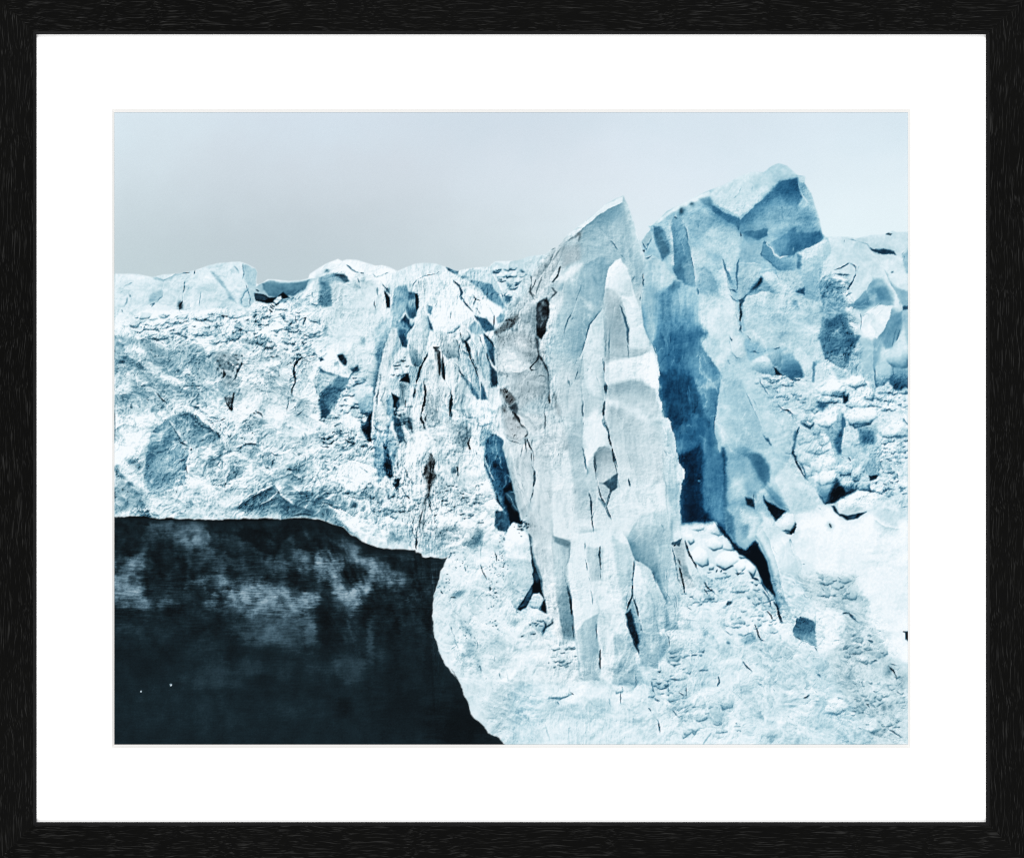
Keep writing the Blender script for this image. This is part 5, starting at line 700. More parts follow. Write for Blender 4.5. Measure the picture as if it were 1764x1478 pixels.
P('F', '80,850 100,800 250,830 300,860 345,1000 345,1180 300,1330 250,1478 230,1478 180,1250 130,1050', .8, -.5, s=2); E('F', '90,850 130,1050 180,1250 250,1478', 6, .6, .7, -1, 0)
for s_ in ('250,850 235,940', '160,1060 190,1120', '240,1150 260,1210', '210,1190 300,1290', '330,780 320,860'): K('F', s_, 1.8, .45, T=-.3)
P('F', '230,600 300,540 420,600 440,760 330,740 250,660', .86, -.45, s=4); P('F', '480,640 600,640 700,1000 720,1478 470,1478 440,1000', .86, -.35, s=6)
P('F', '590,700 640,800 690,1050 710,1200 680,1250 600,950', .76, -.4, s=4); P('F', '470,950 560,900 560,940 480,980', .72, 0, s=3); K('F', '420,810 470,875', 2, .35)
P('F', '720,1200 810,1200 830,1280 740,1300', .72, -.1, s=3); B('F', 690, 1230, 4, 4, .5, .7); B('F', 725, 1420, 4, 4, .55, .7); K('F', '690,1320 685,1400', 2, .4)
# second ridge left of the front spire
P('E', '945,985 870,1090 825,1150 790,1290 740,1430 735,1478 1000,1478 960,1200', .85, .05, s=2); E('E', '945,985 870,1090 825,1150 790,1290 730,1478', 8, .5, .8, 1, .3)
P('F', '735,0 1000,0 985,110 960,60 900,70 840,180 760,210 700,230 640,300 600,400 590,640 660,700 720,700 750,600 760,380 790,300 760,230 700,200', .84, 0, s=3, a=.8)
P('F', '770,240 840,150 900,70 945,55 960,110 955,390 900,430 830,380 800,330', .82, .05, s=2); E('F', '760,250 840,150 900,70 945,55', 4, .94, .8, 1)
for s_, w_, L in (('880,240 905,310', 2.6, .4), ('810,360 820,410', 2.6, .5), ('640,230 648,315', 2.4, .3), ('820,170 805,205', 2.2, .3), ('760,430 770,455', 5, .35), ('772,370 768,610', 2.6, .35), ('770,640 768,670', 1.6, .4), ('755,750 758,840 790,920 800,940', 2.4, .45), ('700,820 715,890', 1.6, .5), ('560,900 555,930', 2, .3), ('780,40 760,120', 1.5, .45), ('720,80 700,150', 2, .4), ('570,630 600,680', 2.6, .4)): K('F', s_, w_, L, T=.2)
P('F', '770,940 805,950 825,1080 800,1110', .6, .3, s=3); K('F', '765,850 790,920 800,1000 812,1090', 3, .45, T=.3); K('F', '820,1220 840,1330 850,1478', 2.4, .25); K('F', '885,1370 860,1440', 2.4, .35)
# front spire
FS = '1060,592 1090,580 1140,650 1180,760 1210,880 1250,1000 1290,1170 1350,1380 1420,1500 1420,1640 1450,1730 1440,1890 1450,1960 1530,2110 1545,2160 1600,2260 1640,2480 1600,2640 1610,2820 1640,3000 1640,3300 1400,3300 900,3300 880,2600 960,2000 950,1500 945,1200 950,820 970,740 995,650'
P('E', FS, .86, .05, s=1.5)
P('E', '995,650 1060,592 1090,580 1140,650 1180,760 1200,900 1150,910 1100,890 1040,840 960,830 970,740', L=(.93, .8), T=.1, g='1000,650 1220,800', s=2)
P('E', '960,830 1040,840 1100,920 1130,1040 1170,1180 1165,1400 1150,1478 960,1478 948,1100', .76, -.25, s=4); P('E', '1000,1100 1080,950 1120,1060 1150,1250 1150,1400 1010,1440', .68, -.25, s=6, a=.8)
P('E', '1190,905 1250,1010 1290,1170 1350,1380 1400,1478 1180,1478 1180,1180 1120,940', .86, .1, s=3); E('E', '1250,1000 1290,1170 1350,1380', 5, .76, .5, 1)
E('E', '950,830 946,1100 955,1478', 5, .66, .6, -1, 0)
K('E', '1090,970 1130,1080 1155,1200 1158,1300 1160,1430', 4.2, .32, T=.6); K('E', '1000,1180 995,1300 995,1478', 2.6, .42, T=.3); K('E', '955,1050 952,1400', 1.4, .6)
K('E', '1288,700 1292,760 1280,830 1265,880 1255,970', 4, .25, T=.1)
P('F', '1000,100 1170,80 1340,30 1420,170 1425,300 1180,290 980,330', .92, .03, s=3); P('F', '985,0 1340,0 1350,40 1170,80 990,110', .78, -.15, s=5)
P('F', '970,340 1180,292 1425,320 1450,420 1430,560 1300,610 1230,520 1120,440 970,410', .74, -.15, s=11); P('F', '970,430 1100,440 1220,520 1330,620 1400,740 1300,700 1150,600 970,560', .88, -.05, s=10)
P('F', '1000,600 1160,600 1320,700 1440,800 1330,880 1150,900 1040,880 1000,750', .78, -.2, s=14); P('F', '1060,960 1300,880 1440,900 1470,1200 1480,1478 1100,1478', .86, 0, s=12)
P('F', '1100,1000 1200,960 1250,1060 1160,1250 1090,1200', .8, -.15, s=8); P('F', '1350,1280 1490,1290 1510,1400 1490,1478 1200,1478', .74, .1, s=6)
P('F', '790,620 900,480 970,440 970,700 985,810 900,860 830,960 800,900 760,800', .9, -.1, s=6)
P('F', '1448,620 1500,660 1535,760 1540,815 1600,930 1640,1150 1605,1310 1610,1478 1500,1478 1490,1250 1455,1000', .86, .4, s=1.5); P('F', '1490,1180 1560,1190 1630,1170 1595,1300 1520,1290', .68, .5, s=3); P('F', '1500,1230 1590,1240 1600,1478 1510,1478', .8, .4, s=3)
K('F', '1450,640 1452,900 1480,1150 1505,1478', 1.8, .58, T=.4, tap=0); K('F', '1455,870 1475,895 1495,935', 4.5, .4, T=.6); K('F', '1460,850 1520,830', 1.6, .5, T=.5)
E('F', '1340,20 1420,170 1425,300 1455,400 1435,560 1450,620 1535,760 1640,1150 1605,1310', 3.5, .95, .7, 1, .1)
for s_, w_, L in (('945,75 950,160 945,250 970,330 970,400', 4.4, .2), ('965,450 955,540 948,600', 4, .2), ('948,600 955,650 985,720 995,760', 5, .45), ('985,740 1000,800 1030,900 1050,960 1068,1028', 4, .16), ('1062,1070 1075,1150 1095,1240', 2.4, .45), ('1165,1110 1178,1200', 3.4, .3), ('940,600 950,680', 4, .4)): K('F', s_, w_, L, T=.4)
for y in range(590, 720, 16): B('F', 955 + (y - 590) * .25, y, 1.6, 1.2, .3, .7)
P('F', '880,1020 870,900 920,850 990,850 1040,950 1062,1050 1020,1110 940,1160 900,1150', .66, -.4, s=3.5); E('F', '870,1030 870,910 910,850 980,845', 9, .52, .7, 1, -.3)
P('F', '895,1090 960,1030 1062,1000 1062,1080 1000,1120 950,1160 905,1150', .82, -.4, s=3); P('F', '910,1155 985,1155 1062,1080 1070,1140 1050,1200 1015,1235 985,1180', .36, -.2, s=2.5); P('F', '1035,1090 1068,1080 1065,1140 1020,1170', .18, 0, s=2)
K('F', '885,905 880,1060 892,1160 910,1250 930,1310 968,1345', 3, .2); K('F', '1005,1160 1000,1250 975,1340', 3, .2); P('F', '900,1290 960,1340 985,1310 960,1370', .4, .1, s=3); K('F', '960,1360 990,1430 1015,1478', 2, .35); K('F', '970,1390 1000,1478', 1.8, .35)
# ---- foot of the spire (tile G, L, N)
P('G', '850,0 1000,0 1060,240 1040,500 1020,900 1000,880 970,700 950,400 850,180', .82, -.45, s=2.5); P('G', '1050,0 1700,0 1700,170 1500,160 1300,150 1200,230 1060,210', .89, -.1, s=6)
P('G', '1060,230 1120,240 1210,290 1205,420 1150,520 1110,560 1060,400', .76, -.3, s=3); K('G', '1080,235 1150,265 1210,300', 5, .5, T=-.1, soft=2.2); K('G', '1205,300 1200,420', 2.6, .45)
P('G', '1215,170 1330,200 1360,520 1390,630 1420,870 1290,980 1230,720 1190,560', .91, 0, s=4)
P('G', '1110,580 1180,560 1210,680 1235,850 1252,1125 1150,1110 1100,860', .66, .1, s=3.5); E('G', '1185,600 1215,720 1235,860 1250,1120', 8, .45, .7, 1, .2)
K('G', '1155,440 1148,520 1190,620 1218,790 1235,950 1248,1130', 3.2, .1, T=.1); P('G', '970,700 1100,560 1110,900 1150,1110 1080,1080 1010,900', .84, -.4, s=4)
P('G', '1335,300 1460,300 1480,560 1390,600', .8, -.15, s=3); P('G', '1500,160 1640,200 1620,800 1540,860 1480,560', .89, 0, s=5); P('G', '1640,220 1760,200 1763,700 1700,860 1620,860 1620,500', .79, .25, s=3)
for s_, w_, L in (('1320,240 1335,380 1352,520', 2.4, .3), ('1468,300 1455,380 1468,480 1480,580', 3.4, .25), ('1360,560 1390,620', 2.6, .4), ('1395,700 1402,820', 1.5, .45), ('1390,0 1400,80 1420,200', 2.6, .25), ('1415,0 1405,60', 2.4, .3), ('1520,0 1570,95', 1.8, .35), ('1435,985 1445,1060', 2.4, .3), ('1465,1185 1470,1280 1465,1360', 4.4, .25), ('1700,700 1700,860', 2.4, .4), ('1630,1290 1635,1370', 1.2, .6)): K('G', s_, w_, L, T=.3)
P('G', '1275,1000 1350,930 1440,895 1430,1000 1450,1130 1470,1200 1465,1360 1350,1430 1285,1420', .76, .2, s=3); P('G', '1470,890 1540,880 1560,1000 1470,1010', .84, .1, s=3); E('G', '1510,875 1470,890 1435,985', 4, .5, .7, -1, .3)
P('G', '1560,880 1680,900 1740,1100 1763,1300 1763,1478 1590,1478 1560,1100', .85, .15, s=4); P('G', '1590,1310 1763,1260 1763,1478 1590,1478', .76, .25, s=4)
# pillar block and slot
P('G', '850,200 900,240 940,300 960,480 980,680 990,760 940,700 880,730 830,830 780,860 740,850 790,770 860,680 890,600 880,440 855,260', L=(.3, .07), T=.3, g='880,230 930,500', s=2); P('G', '890,450 940,440 950,560 930,620 890,600', .2, .2, s=3)
P('G', '650,290 670,180 700,110 725,95 790,145 840,215 860,290 890,500 885,600 850,680 790,780 740,850 700,790 665,620', L=(.95, .8), T=.05, g='700,150 800,800', s=1.6); E('G', '665,620 700,790 745,850 800,770 885,600', 5, .66, .7, -1, .2); E('G', '650,290 665,620 700,790', 3, .62, .7, 1, .1)
P('G', '740,850 800,790 880,640 885,700 840,810', .36, .2, s=2.5); P('G', '970,770 1000,750 1015,878 950,855', .1, .2)
C('G', '860,800 890,710 940,697 980,740 970,800 940,850 890,830', .86, .66, 4); C('G', '830,890 860,830 930,840 980,900 1000,990 960,1070 900,1010 840,940', .9, .66, 6); C('G', '975,900 990,880 1040,885 1055,960 1000,1000', .9, .6, 3, 0, .15)
for k in range(14):
    a_ = k * 1.7; B('G', 800 + 40 * math.sin(a_ * 3), 100 + 5 * k, 2, 1.5, .15, .8, 0, -.5)
# snow apron at the left
P('G', '150,400 440,440 650,300 660,620 720,840 830,930 1000,1080 1270,1150 1290,1478 250,1478 75,1200 25,900', .92, -.03, s=6)
for x, y, rx, ry, L, a, an in ((240, 710, 12, 5, .6, .8, -20), (600, 310, 10, 10, .72, .6, 0), (420, 230, 8, 12, .55, .7, 20), (330, 1040, 6, 10, .62, .7, -30), (280, 950, 8, 14, .74, .6, -20), (560, 1150, 18, 6, .8, .6, 0), (430, 1330, 5, 12, .62, .6, -15), (730, 960, 6, 6, .66, .6, 0), (120, 640, 10, 5, .84, .5, 0), (370, 800, 6, 14, .8, .5, -30), (620, 560, 10, 16, .84, .5, 0), (640, 1300, 16, 8, .84, .5, 0), (900, 1300, 10, 6, .82, .5, 30), (1120, 1190, 12, 8, .78, .5, 0), (350, 1180, 6, 12, .7, .5, -20), (1150, 1130, 10, 4, .66, .6, 0)):
    B('G', x, y, rx, ry, L, a, an, .1)
for s_, w_, L in (('440,460 465,530 497,600', 2.4, .25), ('555,335 575,400 580,440', 2.4, .2), ('160,950 185,1010 200,1060', 2.2, .25), ('210,850 260,930 300,980', 2, .45), ('325,780 332,830', 2.4, .25), ('180,1190 230,1160', 2, .35), ('390,1060 410,1130 415,1200', 1.8, .4), ('260,1260 300,1310', 2.2, .35), ('430,1320 450,1390', 2.4, .35), ('590,1380 610,1440', 1.6, .4), ('300,1340 290,1420', 2, .35), ('560,1250 565,1300', 1.4, .5), ('180,745 240,745', 3, .2), ('290,490 310,520', 4, .25), ('200,1040 260,1240', 1.6, .5), ('95,690 110,715', 2.4, .3), ('410,770 480,680', 1.2, .6), ('445,250 440,420', 1.8, .6), ('790,1090 812,1075', 2, .3), ('1310,1410 1312,1450', 2, .4), ('760,1100 775,1200', 1, .7), ('655,1380 680,1478', 1.6, .66)): K('G', s_, w_, L, T=.1)
P('G', '570,0 640,0 690,90 665,180 590,165 545,130', .38, .25, s=2.5)
rs = np.random.RandomState(5)
for cx, cy, sx, sy, n in ((530, 690, 20, 60, 34), (230, 420, 50, 40, 24), (560, 480, 50, 60, 26), (620, 300, 16, 70, 22), (560, 960, 40, 50, 12), (145, 610, 20, 40, 12), (1160, 1310, 50, 20, 14), (300, 1060, 60, 60, 14), (790, 130, 40, 40, 14), (640, 470, 10, 40, 10)):
    for _ in range(n):
        B('G', cx + rs.randn() * sx, cy + rs.randn() * sy, .45 + rs.rand() * .9, .4 + rs.rand() * .7, .32, .8, rs.rand() * 180, -.3)
# tile L: facet and flutes under the front spire
P('L', '150,620 260,450 300,370 480,310 510,330 512,410 488,460 500,560 520,660 540,700 500,880 490,1000 430,1100 390,960 340,880 270,850 215,825 170,720', L=(.72, .8), T=.3, g='200,650 500,900', s=2)
P('L', '155,630 200,600 300,640 280,740 210,800 170,720', .58, .35, s=6, a=.8); E('L', '155,620 170,720 215,825 340,880 390,950', 5, .35, .8, -1, .4)
P('L', '300,360 480,310 510,400 440,430 320,440', .7, .1, s=5); P('L', '380,250 500,260 512,320 300,370', .8, .05, s=5); B('L', 370, 570, 14, 6, .6, .7, 0, .2); K('L', '440,515 460,560 450,600', 3, .5, T=.3)
P('L', '510,400 600,300 620,500 615,610 540,670 520,600 490,470', .79, .3, s=2); E('L', '490,460 512,600 530,680', 4, .6, .7, -1, .3); P('L', '530,680 620,610 600,640 550,700', .25, .1, s=1.5)
P('L', '60,640 150,630 215,830 200,1120 150,1250 140,1320 60,1300', .84, .15, s=3); K('L', '218,830 205,980 200,1110', 3.4, .35, T=.4)
P('L', '222,835 270,860 350,1000 345,1100 380,1200 440,1420 460,1478 290,1478 250,1300 215,1130', .86, .1, s=2); P('L', '340,880 400,1000 420,1060 490,1200 490,1240 470,1400 440,1410 380,1180 350,1000', .76, .3, s=2); E('L', '340,880 385,960 410,1060 480,1160 490,1240', 4, .35, .8, -1, .4)
K('L', '340,880 385,960 405,1050 440,1100', 3.4, .3, T=.4); K('L', '370,800 380,930', 2.2, .4); P('L', '490,1240 560,1300 590,1420 470,1430 480,1330', .62, .3, s=3)
for s_ in ('490,880 490,980 520,1030', '520,1010 560,1140 600,1300', '470,980 480,1100 540,1210', '560,1190 580,1290', '540,720 570,900 560,1000'): K('L', s_, 2, .42, T=.3); 
for s_ in ('480,880 530,740 560,900 520,1000', '560,1080 600,1200 605,1310 560,1290'): P('L', s_, .82, .25, s=2)
P('L', '540,700 590,670 620,620 660,700 700,850 780,1010 760,1060 640,1060 600,960', .78, -.3, s=3); P('L', '560,720 610,660 640,780 660,950 640,1020 590,1000', .72, -.3, s=3)
K('L', '598,870 620,950 640,1040 648,1115', 6, .06, T=-.2); K('L', '590,820 620,880', 3, .3); K('L', '555,700 575,690', 5, .12)
P('L', '620,870 690,880 720,1000 640,960', .62, -.2, s=3)
P('L', '690,740 760,900 790,1000 830,1100 780,1100 710,1020 660,850 650,720', .84, .1, s=2); K('L', '650,640 670,740 720,820 760,900 800,1000', 4.6, .2, T=.4); K('L', '800,1000 830,1040 880,1090 935,1135', 3.4, .25, T=.3); K('L', '820,1070 850,1120', 2, .3)
# spire: ridges and shaded planes
E('F', '975,345 1180,292 1425,322', 20, .66, .8, 1, -.1, sf=7); E('F', '970,425 1100,440 1220,520 1330,620 1420,720', 16, .68, .7, -1, -.1, sf=8); E('F', '970,450 1100,465 1220,545 1330,645', 12, .93, .7, 1, 0, sf=8)
E('F', '1000,610 1160,620 1320,720 1430,820', 16, .72, .6, 1, -.1, sf=10); E('F', '985,60 1170,82 1340,35', 6, .66, .6, -1, -.1)
E('F', '1480,1478 1490,1300 1470,1150 1448,900 1445,640', 8, .72, .6, 1, .2)
E('E', '1000,1470 1005,1200 1040,1000 1100,925', 9, .62, .5, -1, -.1); E('E', '1100,920 1140,1050 1170,1180 1168,1440', 10, .62, .5, 1, -.2); E('E', '1100,915 1160,930 1200,1010', 5, .94, .7, -1, 0)
E('E', '945,1000 950,820 970,740 995,650 1060,592', 9, .6, .8, 1 if 0 else -1, .3)
E('E', '1140,85 1215,290 1242,395 1300,560 1300,640', 5, .88, .6, 1, .1)
E('E', '600,1300 640,1120 690,1000 745,860', 8, .68, .5, -1, .2); E('E', '560,980 600,830 640,700 740,600', 10, .9, .5, 1, -.2)
E('E', '340,700 300,870 230,950 120,1080 20,1200', 6, .9, .6, -1, -.4); E('E', '355,960 365,1080 350,1240', 10, .6, .6, 1, -.4)
for x0, y0, x1, y1 in ((560, 470, 340, 830), (520, 540, 400, 720), (640, 440, 420, 860), (470, 620, 370, 760), (250, 900, 130, 1030), (300, 930, 170, 1080)):
    E('E', f'{x0},{y0} {(x0 + x1) // 2 + 14},{(y0 + y1) // 2} {x1},{y1}', 4, .6, .7, 1, -.4)
E('F', '590,640 700,700 690,1050 720,1250', 8, .7, .5, 1, -.2); E('F', '230,540 320,610 420,760', 7, .66, .6, 1, -.4); E('F', '40,190 100,215 220,215 300,170', 6, .55, .6, 1, -.5)
E('F', '130,1050 200,1250 260,1478', 9, .66, .5, -1, -.4); E('F', '460,700 440,1000 470,1478', 7, .7, .5, 1, -.3); E('F', '600,880 660,1100 700,1250', 8, .9, .5, -1, -.1)
E('F', '765,280 770,640 755,850', 9, .68, .6, 1, .1); E('F', '945,60 950,250 970,390 955,600', 7, .7, .6, 1, .2); E('F', '985,715 1030,900 1068,1030', 8, .72, .5, 1, 0)
E('G', '1060,230 1050,500 1020,800', 7, .68, .5, 1, -.3); E('G', '1345,300 1356,520 1395,640', 6, .7, .5, -1, .1); E('G', '1640,210 1620,500 1610,860', 9, .7, .5, -1, .2); E('G', '1280,1000 1275,1420', 6, .68, .5, -1, .2); E('G', '1460,895 1450,1100 1470,1340', 6, .92, .5, -1, .1)
E('G', '650,300 662,620 700,790', 4, .95, .6, -1, 0); E('G', '840,220 862,290 890,500 885,600', 7, .76, .6, 1, .2)
E('L', '60,640 75,900 60,1250', 8, .8, .5, -1, .2); E('L', '222,840 350,1000 345,1100 385,1210 455,1430', 8, .66, .6, -1, .3); E('L', '345,890 420,1060 490,1210', 7, .9, .6, 1, .1)
rs = np.random.RandomState(44)
lumps('G', 1150, 1250, 110, 90, 18, 8, 30, .93, .05, .45, .75); lumps('G', 900, 1000, 60, 80, 8, 10, 30, .93, .05, .4, .7)

# columns at the foot of the spire
P('G', '1640,220 1760,190 1763,560 1740,900 1763,1478 1650,1478 1640,1000 1610,860', .74, .25, s=7, a=.85)
P('G', '1280,1010 1360,935 1440,895 1432,1000 1450,1130 1470,1200 1462,1370 1350,1440 1288,1425', .70, .2, s=3, a=.9); E('G', '1280,1010 1360,935 1440,895', 5, .6, .6, 1, .2)
P('G', '1445,1010 1500,960 1570,1000 1580,1200 1570,1420 1480,1440 1470,1200', .84, .1, s=5)
P('N', '632,800 820,785 822,915 760,905 640,890', .68, .25, s=4, a=.9); P('N', '640,560 720,540 800,640 815,790 640,800', .78, .2, s=6, a=.8); P('N', '640,0 760,60 745,300 740,420 690,560 640,500', .84, .1, s=6, a=.7)
P('N', '340,390 480,320 490,480 515,740 440,840 350,840', .71, .2, s=4, a=.9); P('N', '520,420 600,400 640,620 600,800 530,750', .85, .05, s=6, a=.7)
P('L', '70,660 150,640 210,830 200,1120 150,1240', .78, .2, s=5, a=.7); P('L', '225,880 290,900 345,1010 340,1120 300,1200 235,1130', .87, .05, s=4, a=.8); P('L', '300,1140 350,1110 390,1220 450,1430 340,1440 270,1280', .75, .3, s=5, a=.85)
P('L', '400,960 480,900 490,1000 470,1120 420,1060', .7, .3, s=4, a=.8); P('L', '385,1030 480,1160 490,1240 465,1390 440,1400 385,1200', .72, .3, s=4, a=.8)
E('L', '480,890 470,1000 540,1220 600,1320', 7, .62, .6, 1, .3); E('L', '560,900 590,1010 640,1110', 6, .6, .5, 1, .1)
E('N', '800,0 850,290 890,455', 6, .55, .6, -1, .4); E('N', '745,310 760,420 830,560 848,630', 10, .5, .7, -1, .4); E('N', '1005,450 1025,690', 7, .56, .6, -1, .4); E('N', '822,700 825,910', 6, .55, .5, -1, .3)
# upper spire: darker planes to the left of the front ridge
P('E', '760,930 860,1060 810,1160 780,1290 740,1400 640,1440 640,1150 700,980', .69, .25, s=6, a=.75); P('E', '880,1000 945,985 950,1100 900,1200 860,1130', .78, .2, s=5, a=.7)
P('F', '480,40 600,60 700,100 690,240 600,420 520,360 490,200', .76, -.05, s=8, a=.7); P('F', '640,330 750,300 760,400 740,560 640,640 600,500', .79, 0, s=7, a=.7); P('F', '610,900 690,1060 705,1200 640,1300 600,1100', .75, -.15, s=6, a=.7)
P('F', '830,1000 870,1060 880,1200 840,1330 810,1250', .76, -.05, s=5, a=.7); P('F', '700,1320 820,1300 850,1478 700,1478', .8, -.1, s=8, a=.7)
P('F', '330,900 440,960 470,1300 430,1478 330,1478 350,1200', .79, -.35, s=8, a=.7)

K('E', '948,985 870,1090 825,1150 790,1290 735,1440', 2.6, .34, T=.3); E('E', '948,985 870,1090 825,1150 790,1290 735,1440', 14, .56, .7, 1, .3)
E('E', '745,600 740,470 640,520 590,640', 8, .68, .6, 1, -.2); E('E', '735,830 700,900 610,970', 8, .66, .6, -1, .2); E('E', '930,565 945,650 925,760 905,815', 12, .6, .6, 1, .3); E('E', '850,715 905,815', 8, .58, .6, 1, .3)
K('E', '1290,640 1300,560 1240,395 1215,290 1155,112', 1.6, .9)
E('E', '470,910 480,1050 460,1200 400,1280', 9, .88, .6, -1, -.3); E('E', '365,960 360,1100 352,1240', 7, .45, .6, 1, -.4)
E('F', '420,110 470,200 480,330 500,480 560,640', 12, .66, .5, 1, -.3); E('F', '600,640 560,480 560,380', 8, .66, .4, 1, -.3)
E('F', '840,160 780,240 760,300 775,480 770,620', 9, .66, .6, 1, .1); E('F', '640,300 600,400 590,600 640,700', 9, .9, .5, -1, -.1)
E('F', '700,720 720,900 760,1060 800,1200', 10, .7, .5, 1, -.1); E('F', '870,1190 850,1300 860,1478', 8, .7, .5, 1, 0); E('F', '480,640 500,800 470,1000 480,1200', 10, .9, .5, -1, -.3)
E('F', '1062,1080 1090,1200 1100,1478', 14, .72, .5, 1, -.1); E('F', '1440,560 1448,760 1460,1000 1490,1280 1500,1478', 14, .72, .6, 1, .1)
E('G', '1060,0 1065,230 1050,420 1040,700', 10, .66, .6, 1, -.3); E('G', '1215,170 1200,420 1155,520', 8, .6, .6, 1, -.1); E('G', '1330,200 1360,520 1395,700 1425,870', 9, .74, .6, 1, .1); E('G', '1500,160 1485,560 1540,860', 10, .74, .5, 1, .1); E('G', '1640,220 1615,520 1620,860 1560,880', 8, .94, .6, 1, 0)
# ---- front of the spire, its columns and hollows, traced once more over everything behind
P('Z', '440,60 450,170 460,188 456,252 482,270 492,320 517,400 506,460 500,520 512,578 490,592 482,480 466,330 448,240', .87, .3, s=1.2); P('Z', '470,445 505,440 500,500 480,500', .72, .5, s=4); E('Z', '458,250 470,340 478,450 484,590', 6, .68, .7, -1, .3); E('Z', '456,252 482,270 492,320 517,400 506,460', 3, .96, .7, 1, .1); K('Z', '458,335 472,345', 2.5, .45, T=.5); E('Z', '462,330 475,390 490,400', 6, .7, .6, 1, .4)
P('Z', '150,345 205,335 218,420 214,588 165,574 155,450', .89, -.2, s=4); P('Z', '216,255 240,268 256,400 236,475 216,420 205,340', .76, -.1, s=4); P('Z', '242,250 300,262 278,335 250,400 244,330', .9, 0, s=3); P('Z', '180,120 240,130 236,250 190,250 170,190', .8, -.2, s=6); P('Z', '105,325 150,300 160,400 156,560 112,545', .83, -.35, s=4)
P('Z', '250,70 300,85 300,200 270,190 245,130', .86, 0, s=3); E('Z', '300,90 298,190 300,250', 6, .66, .7, 1, .1); E('Z', '245,75 235,140 205,170 200,230', 7, .66, .6, 1, .1)
P('Z', '310,225 360,218 410,252 458,330 462,430 350,420 330,340', L=(.77, .84), T=-.2, g='340,250 420,420', s=6); P('Z', '310,205 360,195 410,225 430,262 400,256 350,225', .87, 0, s=9); P('Z', '306,190 380,182 450,212 456,250 425,262 400,232 350,208', .78, -.1, s=9); P('Z', '340,440 460,430 478,500 400,520 340,560 310,500', .89, 0, s=7)
P('Z', '276,345 300,328 326,345 336,398 300,430 280,420', L=(.66, .8), T=-.3, g='290,335 315,420', s=2.5); E('Z', '278,420 274,370 280,345 302,330', 6, .5, .7, 1, -.2); P('Z', '296,430 336,402 336,440 318,452', .32, .1, s=1.8); P('Z', '282,425 300,432 316,452 308,485 292,462', .76, -.1, s=2); K('Z', '276,352 274,385 282,430 292,470 308,492', 2.6, .3); K('Z', '320,445 316,470 308,492', 2.4, .25); K('Z', '306,488 322,535', 2, .35)
P('Z', '366,598 400,520 470,500 482,560 479,690 430,664 384,634', L=(.66, .8), T=.2, g='390,620 450,530', s=2); E('Z', '362,570 368,600 384,636 430,668 462,720', 9, .5, .75, -1, .3); P('Z', '440,600 482,580 478,760 455,700', .76, .25, s=4)
P('Z', '204,645 215,600 240,566 290,556 350,556 366,590 384,640 380,720 360,772 330,840 326,962 240,962 226,850 214,760', .9, .05, s=1.6)
P('Z', '322,575 368,600 382,690 356,780 342,700', .8, .2, s=4); P('Z', '250,600 298,606 296,690 262,695', .79, 0, s=3); P('Z', '222,838 250,800 286,780 281,830 291,930 286,962 240,962 228,885', .73, .15, s=2.2); P('Z', '328,830 386,868 386,976 322,972', .75, .2, s=3); P('Z', '288,790 326,820 326,948 294,930', .89, .05, s=3)
E('Z', '204,645 214,760 226,850 240,962', 4, .95, .6, -1, 0); E('Z', '366,590 384,640 380,720 358,776', 5, .7, .6, 1, .2)
P('Z', '358,782 374,768 392,820 402,862 393,892 372,842', .18, .4, s=1.8); K('Z', '381,640 376,740 360,780 371,832 391,885', 4, .15, T=.4)
P('Z', '383,645 420,690 436,760 451,850 446,930 402,920 391,870 402,850 380,780', L=(.9, .7), T=.25, g='400,670 420,900', s=1.6); K('Z', '380,738 394,790 406,836', 3, .22, T=.4); P('Z', '376,742 392,800 404,840 400,860 374,775', .66, .4, s=2.5); E('Z', '420,690 436,760 451,850 446,930', 5, .6, .6, 1, .3)
P('Z', '396,642 430,666 471,760 466,824 446,802 432,740 402,682', .8, .25, s=1.8); E('Z', '430,666 471,760 466,824', 6, .5, .75, -1, .4); E('Z', '471,760 466,824', 7, .5, .7, 1, .4)
P('Z', '470,690 500,640 506,780 480,830 470,770', .76, .3, s=4); K('Z', '485,600 500,680 515,720', 2.5, .4); P('Z', '488,590 512,578 505,600', .3, .2, s=1.5)
P('Z', '162,588 206,600 200,642 195,672 214,770 219,856 186,832 170,740', L=(.78, .6), T=0, g='165,700 212,740', s=2.2); K('Z', '194,668 210,762 218,852', 3.4, .1, T=.1); P('Z', '160,572 208,592 204,606 166,590', .56, -.1, s=2.5); P('Z', '100,556 156,568 166,740 186,840 150,762 134,700 110,620', .8, -.35, s=3); E('Z', '156,568 166,740 186,840', 6, .88, .6, 1, -.2); E('Z', '96,560 112,640 134,720 150,780', 5, .9, .5, -1, -.2)
for s_, w_, L in (('100,338 110,400 106,470', 3, .15), ('240,155 242,250', 2.6, .35), ('302,95 300,150 304,190', 3.4, .2), ('302,205 298,255', 3, .2), ('298,255 312,290 322,340 336,410', 3.6, .18), ('240,330 248,360 252,395', 2.6, .4), ('256,440 268,520 272,565', 2.6, .25), ('246,580 254,668', 2.4, .3), ('288,600 292,690', 3.2, .22), ('264,715 268,760', 1.8, .45), ('282,790 280,850', 2.2, .35), ('290,880 289,935', 3.8, .22), ('366,10 366,88', 3, .35), ('370,420 371,440', 3, .35), ('306,20 304,90', 2, .45), ('235,105 222,150', 2, .4), ('205,148 208,165', 2.2, .4)): K('Z', s_, w_, L, T=.25)
E('Z', '150,110 152,160 150,210', 5, .4, .7, 1, -.2); E('Z', '35,300 60,400 95,520', 8, .9, .5, -1, -.3)
rs = np.random.RandomState(73)
